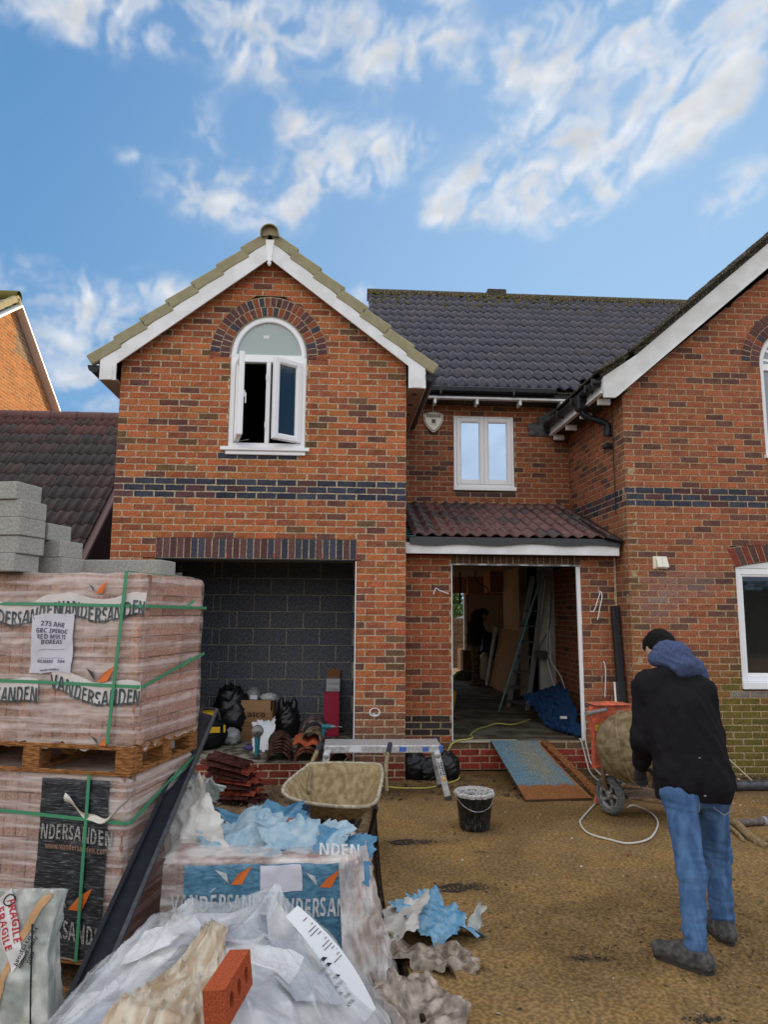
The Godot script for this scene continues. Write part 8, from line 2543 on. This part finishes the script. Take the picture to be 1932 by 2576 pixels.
func person(o: Node3D, J: Dictionary, hood: Material, jacket: Material, jeans: Material, boots: Material, hair: Material, hem: float, skin_c: Color) -> void:
	var lf: Vector3 = (J.shR - J.shL).normalized()
	var f: Vector3 = J.face
	var hd: Vector3 = J.head
	var hu: Vector3 = (hd - J.neck).normalized()
	hu = (hu - f * hu.dot(f)).normalized()
	var hs: Vector3 = f.cross(hu).normalized()
	var body := [[J.pelvis, J.chest, 0.09, 0.10], [J.chest, J.neck, 0.08, 0.058], [J.neck, hd - hu * 0.06, 0.055, 0.06], [J.hipL, J.kneeL, 0.065, 0.05], [J.kneeL, J.ankL, 0.048, 0.035], [J.hipR, J.kneeR, 0.065, 0.05], [J.kneeR, J.ankR, 0.048, 0.035], [J.pelvis, J.hipL, 0.08, 0.07], [J.pelvis, J.hipR, 0.08, 0.07],
		[J.neck, J.shL, 0.05, 0.045], [J.neck, J.shR, 0.05, 0.045], [J.shL, J.elL, 0.045, 0.037], [J.elL, J.haL, 0.036, 0.026], [J.shR, J.elR, 0.045, 0.037], [J.elR, J.haR, 0.036, 0.026],
		[hd - f * 0.02 + hu * 0.025, hd + f * 0.02 + hu * 0.02, 0.082, 0.075], [hd + f * 0.045 - hu * 0.03, hd + f * 0.055 - hu * 0.075, 0.05, 0.033], [hd - hs * 0.074, hd - hs * 0.078 - hu * 0.03, 0.014, 0.010], [hd + hs * 0.074, hd + hs * 0.078 - hu * 0.03, 0.014, 0.010]]
	var sm := mk("skin_" + str(skin_c.r), Color(1, 1, 1), 0.6, null, Vector3.ONE, null, 0.3, 0.0, true)
	sm.subsurf_scatter_enabled = true
	sm.subsurf_scatter_strength = 0.1
	var bm := flesh(body, 70.0, 0.012, 0.0, 8.0, null, func(p: Vector3) -> Color: return skin_c)
	var b := put(o, "body", bm, sm)
	var face := [[hd + f * 0.075 + hu * 0.012, hd + f * 0.105 - hu * 0.022, 0.011, 0.014], [hd + f * 0.085 - hu * 0.055 - hs * 0.015, hd + f * 0.085 - hu * 0.055 + hs * 0.015, 0.009, 0.009], [hd + f * 0.07 + hu * 0.03 - hs * 0.035, hd + f * 0.075 + hu * 0.033 + hs * 0.035, 0.016, 0.016]]
	put(o, "face", flesh(face, 90.0, 0.004, 0.0, 8.0, null, func(p: Vector3) -> Color: return skin_c), sm)
	for s in [-1.0, 1.0]:
		var e := MB.new()
		e.lathe([Vector2(0.0, -0.012), Vector2(0.009, -0.008), Vector2(0.012, 0.0), Vector2(0.009, 0.008), Vector2(0.0, 0.012)], 10, Transform3D(Basis(), hd + f * 0.076 + hu * 0.008 + hs * 0.03 * s))
		part(o, "eye", e, mk("eye_white", L(0.5, 0.48, 0.45), 0.3))
	for e in [["haL", "elL", 1.0], ["haR", "elR", -1.0]]:
		var d: Vector3 = (J[e[0]] - J[e[1]]).normalized()
		var sd: Vector3 = (lf * e[2] + Vector3.UP * 0.5)
		sd = (sd - d * sd.dot(d)).normalized()
		put(o, "hand", flesh(hand_bones(J[e[0]] - d * 0.02, d, sd, sd.cross(d).normalized() * e[2] * -1.0, 0.42), 260.0, 0.004, 0.0, 8.0, null, func(p: Vector3) -> Color: return Color(0.05, 0.05, 0.055)), mk("glove_rubber", Color(1, 1, 1), 0.8, null, Vector3.ONE, null, 0.3, 0.0, true))
	# jacket
	var w: float = J.get("wide", 0.10)
	var back: Vector3 = -Vector3(f.x, 0, f.z).normalized() * 0.02
	var hemL: Vector3 = J.pelvis - lf * w * 1.15
	var hemR: Vector3 = J.pelvis + lf * w * 1.15
	var hm: Vector3 = Vector3(0, hem - J.pelvis.y - 0.03, 0)
	var jk := [[J.chest - lf * w * 0.85 + back, hemL + back, 0.125, 0.118], [J.chest + lf * w * 0.85 + back, hemR + back, 0.125, 0.118], [J.chest + back, J.pelvis + back, 0.13, 0.13],
		[hemL, hemL + hm, 0.118, 0.118], [hemR, hemR + hm, 0.118, 0.118], [J.pelvis, J.pelvis + hm, 0.125, 0.12],
		[J.chest, J.neck - Vector3(0, 0.03, 0), 0.12, 0.075], [J.neck - Vector3(0, 0.04, 0), J.shL, 0.075, 0.08], [J.neck - Vector3(0, 0.04, 0), J.shR, 0.075, 0.08],
		[J.shL, J.elL, 0.086, 0.072], [J.elL, (J.elL as Vector3).lerp(J.haL, 0.86), 0.07, 0.052], [J.shR, J.elR, 0.086, 0.072], [J.elR, (J.elR as Vector3).lerp(J.haR, 0.86), 0.07, 0.052]]
	put(o, "jacket", flesh(jk, 46.0, 0.0115, 0.010, 9.0, func(p: Vector3) -> float: return hem + 0.008 * sin(p.x * 17.0) - p.y, null, func(p: Vector3) -> float:
		# long slanting drags in the cloth, gathered sleeves, a turned hem
		var s := N3.get_noise_3d((p.x + p.y * 0.42) * 9.0, (p.y - p.x * 0.3) * 1.9, p.z * 6.0)
		var e := absf(N3.get_noise_3d(p.x * 4.0 + 5.0, p.y * 15.0, p.z * 4.0))
		return 0.020 * (absf(s) - 0.25) + 0.008 * (e - 0.2) * smoothstep(J.pelvis.y + 0.34, J.pelvis.y + 0.1, p.y) - 0.004 * exp(-pow((p.y - hem - 0.03) / 0.012, 2))), jacket)
	# jeans
	var je := [[J.hipL, J.kneeL, 0.094, 0.072], [J.kneeL, J.ankL, 0.071, 0.062], [J.hipR, J.kneeR, 0.094, 0.072], [J.kneeR, J.ankR, 0.071, 0.062], [J.pelvis - lf * 0.06, J.hipL, 0.112, 0.104], [J.pelvis + lf * 0.06, J.hipR, 0.112, 0.104], [J.hipL, J.hipR, 0.10, 0.10]]
	var ay: float = minf(J.ankL.y, J.ankR.y)
	put(o, "jeans", flesh(je, 70.0, 0.009, 0.006, 10.0, func(p: Vector3) -> float: return maxf(ay - 0.055 - p.y, p.y - J.pelvis.y - 0.06), null, func(p: Vector3) -> float:
		# creases behind the knees and stacked at the ankles
		var k := exp(-pow((p.y - J.kneeL.y) / 0.10, 2)) + 1.2 * exp(-pow((p.y - ay - 0.03) / 0.10, 2)) + 0.5 * exp(-pow((p.y - J.hipL.y + 0.08) / 0.07, 2))
		return 0.015 * k * (absf(N3.get_noise_3d(p.x * 5.0 + p.y * 3.0, p.y * 19.0, p.z * 5.0)) - 0.28) + 0.007 * (absf(N3.get_noise_3d(p.x * 9.0, p.y * 3.5, p.z * 9.0 + 4.0)) - 0.25)), jeans)
	# back pockets and seat seam, stitched on
	var bkd := -Vector3(f.x, 0, f.z).normalized()
	var pk := MB.new()
	for sg in [-1.0, 1.0]:
		var hp: Vector3 = J.hipL if sg < 0 else J.hipR
		var o0: Vector3 = hp + bkd * 0.106 + Vector3(0, -0.045, 0)
		for q in [[Vector2(-0.055, 0.06), Vector2(0.055, 0.06)], [Vector2(-0.055, 0.06), Vector2(-0.05, -0.04)], [Vector2(0.055, 0.06), Vector2(0.05, -0.04)], [Vector2(-0.05, -0.04), Vector2(0, -0.07)], [Vector2(0.05, -0.04), Vector2(0, -0.07)]]:
			var a: Vector3 = o0 + lf * q[0].x + Vector3(0, q[0].y, 0) - bkd * (q[0].x * q[0].x * 5.0)
			var b2: Vector3 = o0 + lf * q[1].x + Vector3(0, q[1].y, 0) - bkd * (q[1].x * q[1].x * 5.0)
			pk.bar(a, b2, 0.004, 0.004, 0.0, bkd)
	part(o, "pocket_stitching", pk, mk("stitch", L(0.26, 0.27, 0.28), 0.8))
	# boots
	for e in [["ankL", "toeL"], ["ankR", "toeR"]]:
		var a: Vector3 = J[e[0]]
		var t: Vector3 = J[e[1]]
		var g: float = t.y
		var d := Vector3(t.x - a.x, 0, t.z - a.z).normalized()
		var heel := Vector3(a.x, g + 0.045, a.z) - d * 0.05
		var bt := [[a, Vector3(a.x, g + 0.06, a.z), 0.050, 0.053], [heel, Vector3(a.x, g + 0.05, a.z) + d * 0.05, 0.048, 0.05], [Vector3(a.x, g + 0.055, a.z) + d * 0.05, Vector3(t.x, g + 0.042, t.z), 0.052, 0.045], [a - Vector3(0, 0.02, 0), a + d * 0.07 - Vector3(0, 0.05, 0), 0.046, 0.045]]
		var bo := put(o, "boot", flesh(bt, 80.0, 0.008, 0.004, 14.0, func(p: Vector3) -> float: return g + 0.012 - p.y), boots)
		var sl := MB.new()
		var pl := []
		for k in 20:
			var q := TAU * k / 20
			var x := cos(q)
			pl.append(Vector2(x * 0.155, sin(q) * (0.052 - 0.008 * x)))
		var c := (heel + t) * 0.5
		sl.prism(pl, 0.026, Transform3D(Basis(d, Vector3.UP.cross(d).normalized() * -1.0, Vector3.UP), Vector3(c.x, g + 0.024, c.z)))
		part(bo, "sole", sl, mk("sole", L(0.05, 0.045, 0.04), 0.9))
	# hood thrown back over the collar
	if hood:
		var n: Vector3 = J.neck
		var bk := -Vector3(f.x, 0, f.z).normalized()
		var hb := [[n - lf * 0.095 + bk * 0.0 + Vector3(0, 0.05, 0), n + bk * 0.085 + Vector3(0, 0.015, 0), 0.05, 0.062], [n + lf * 0.125 + bk * 0.02 + Vector3(0, 0.005, 0), n + bk * 0.085 + Vector3(0, 0.015, 0), 0.045, 0.06], [n + bk * 0.03 + Vector3(0, 0.085, 0), n + bk * 0.08 + Vector3(0, 0.025, 0), 0.078, 0.058], [n - lf * 0.055 + bk * 0.0 + Vector3(0, 0.10, 0), n + lf * 0.06 + bk * 0.01 + Vector3(0, 0.092, 0), 0.056, 0.05], [n + lf * 0.11 + bk * 0.03 + Vector3(0, 0.03, 0), n + lf * 0.15 + bk * 0.05 + Vector3(0, -0.03, 0), 0.045, 0.03]]
		put(o, "hood", flesh(hb, 65.0, 0.008, 0.010, 10.0, null, null, func(p: Vector3) -> float: return 0.012 * (absf(N3.get_noise_3d(p.x * 5.0, p.y * 13.0 + p.x * 5.0, p.z * 5.0)) - 0.25)), hood)
	var hr := [[hd - f * 0.03 + hu * 0.035, hd + f * 0.02 + hu * 0.045, 0.088, 0.08], [hd - f * 0.045 - hu * 0.01, hd - f * 0.04 - hu * 0.05, 0.075, 0.06]]
	put(o, "hair", flesh(hr, 80.0, 0.007, 0.006, 40.0, func(p: Vector3) -> float: return (p - hd).dot(f) - 0.055 + maxf(0.0, (hd - p).dot(hu)) * 1.2), hair)

func people() -> void:
	var rt := Vector3(1.25, 0, 3.95)
	var o := thing("person", "labourer seen from behind in black fleece, blue jeans and dusty boots, head bowed", "person", rt)
	var j := {"hipL": Vector3(1.215, 0.80, 3.80), "hipR": Vector3(1.415, 0.80, 3.78), "kneeL": Vector3(1.19, 0.42, 3.95), "kneeR": Vector3(1.462, 0.43, 3.72), "ankL": Vector3(1.112, 0.115, 4.115), "ankR": Vector3(1.43, 0.115, 3.80), "toeL": Vector3(0.985, 0.004, 3.985), "toeR": Vector3(1.435, 0.004, 3.62),
		"pelvis": Vector3(1.310, 0.88, 3.78), "chest": Vector3(1.275, 1.24, 3.70), "neck": Vector3(1.30, 1.47, 3.62), "head": Vector3(1.275, 1.572, 3.51), "shL": Vector3(1.12, 1.365, 3.67), "shR": Vector3(1.425, 1.335, 3.70), "elL": Vector3(1.098, 1.06, 3.63), "elR": Vector3(1.475, 1.06, 3.69), "haL": Vector3(1.145, 0.85, 3.45), "haR": Vector3(1.36, 0.86, 3.42)}
	for k in j: j[k] = j[k] - rt
	j["face"] = Vector3(-0.12, -0.62, -0.78).normalized()
	j["wide"] = 0.082
	var jeans := mk("denim", L(0.095, 0.18, 0.33), 0.85, ntex("denim", 0.006, Color(0.72, 0.76, 0.82), Color(1, 1, 1), 5, 170, FastNoiseLite.TYPE_SIMPLEX_SMOOTH, 0.25, 0.75), Vector3(5, 1.6, 5), tex["rough"], 0.25)
	var fleece := mk("fleece", L(0.0135, 0.0125, 0.0145), 0.95, null, Vector3.ONE * 5, tex["rough"], 0.4)
	var boot := mk("dusty_boot", L(0.12, 0.115, 0.11), 0.75, ntex("bootdust", 0.012, Color(0.66, 0.66, 0.66), Color(1, 1, 1), 4, 171), Vector3.ONE * 4, tex["rough"], 0.3)
	person(o, j, mk("blue_hood", L(0.085, 0.115, 0.22), 0.9, tex["grain"], Vector3.ONE * 6), fleece, jeans, boot, mk("dark_hair", L(0.008, 0.007, 0.007), 0.7, null, Vector3.ONE * 8, tex["rough"], 0.8), 0.745, Color(0.42, 0.26, 0.19))
	# flecks of mortar on the fleece, pocket stitching
	var fk := MB.new()
	for p in [Vector3(1.305, 0.80, 3.915), Vector3(1.325, 0.815, 3.915), Vector3(1.29, 1.0, 3.90), Vector3(1.42, 0.85, 3.91)]:
		fk.bx(p - rt, Vector3(0.012, 0.006, 0.03), 0.002, Vector3(0, 0, 0.6))
	part(o, "mortar_fleck", fk, mk("fleck", L(0.3, 0.3, 0.3), 0.9))
	var r2 := Vector3(2.09, 0.325, -6.75)
	var p2 := thing("person", "worker inside the hall in dark hoodie and tan trousers, bent over plasterboard", "person", r2)
	var j2 := {"hipL": Vector3(-0.03, 0.80, -0.10), "hipR": Vector3(-0.03, 0.80, 0.10), "kneeL": Vector3(0.02, 0.43, -0.1), "kneeR": Vector3(-0.02, 0.43, 0.11), "ankL": Vector3(0.03, 0.10, -0.1), "ankR": Vector3(-0.06, 0.10, 0.12), "toeL": Vector3(0.18, 0.004, -0.1), "toeR": Vector3(0.10, 0.004, 0.12),
		"pelvis": Vector3(-0.03, 0.88, 0), "chest": Vector3(-0.02, 1.18, 0), "neck": Vector3(0.05, 1.37, 0), "head": Vector3(0.16, 1.42, 0), "shL": Vector3(0.01, 1.28, -0.17), "shR": Vector3(0.01, 1.28, 0.17), "elL": Vector3(0.14, 1.05, -0.18), "elR": Vector3(0.13, 1.02, 0.19), "haL": Vector3(0.34, 0.99, -0.06), "haR": Vector3(0.36, 0.96, 0.06), "face": Vector3(0.80, -0.60, 0).normalized(), "wide": 0.085}
	var dk := mk("hoodie", L(0.018, 0.017, 0.02), 0.95)
	person(p2, j2, dk, dk, mk("tan_trousers", L(0.16, 0.13, 0.09), 0.9, tex["blotch"], Vector3.ONE * 4), mk("tan_boot", L(0.12, 0.09, 0.06), 0.8), mt["dark_hair"], 0.80, Color(0.40, 0.26, 0.19))

func _ready() -> void:
	rng.seed = 1
	surroundings()
	N1.seed = 3
	N1.frequency = 1.0
	N1.fractal_octaves = 3
	N2.seed = 19
	N2.frequency = 1.0
	N2.fractal_octaves = 2
	N3.seed = 51
	N3.frequency = 1.0
	N3.fractal_type = FastNoiseLite.FRACTAL_NONE
	N3.noise_type = FastNoiseLite.TYPE_SIMPLEX_SMOOTH
	materials()
	grounds()
	build_house()
	neighbours()
	packs()
	foreground()
	yard_things()
	garage_things()
	hall_things()
	people()
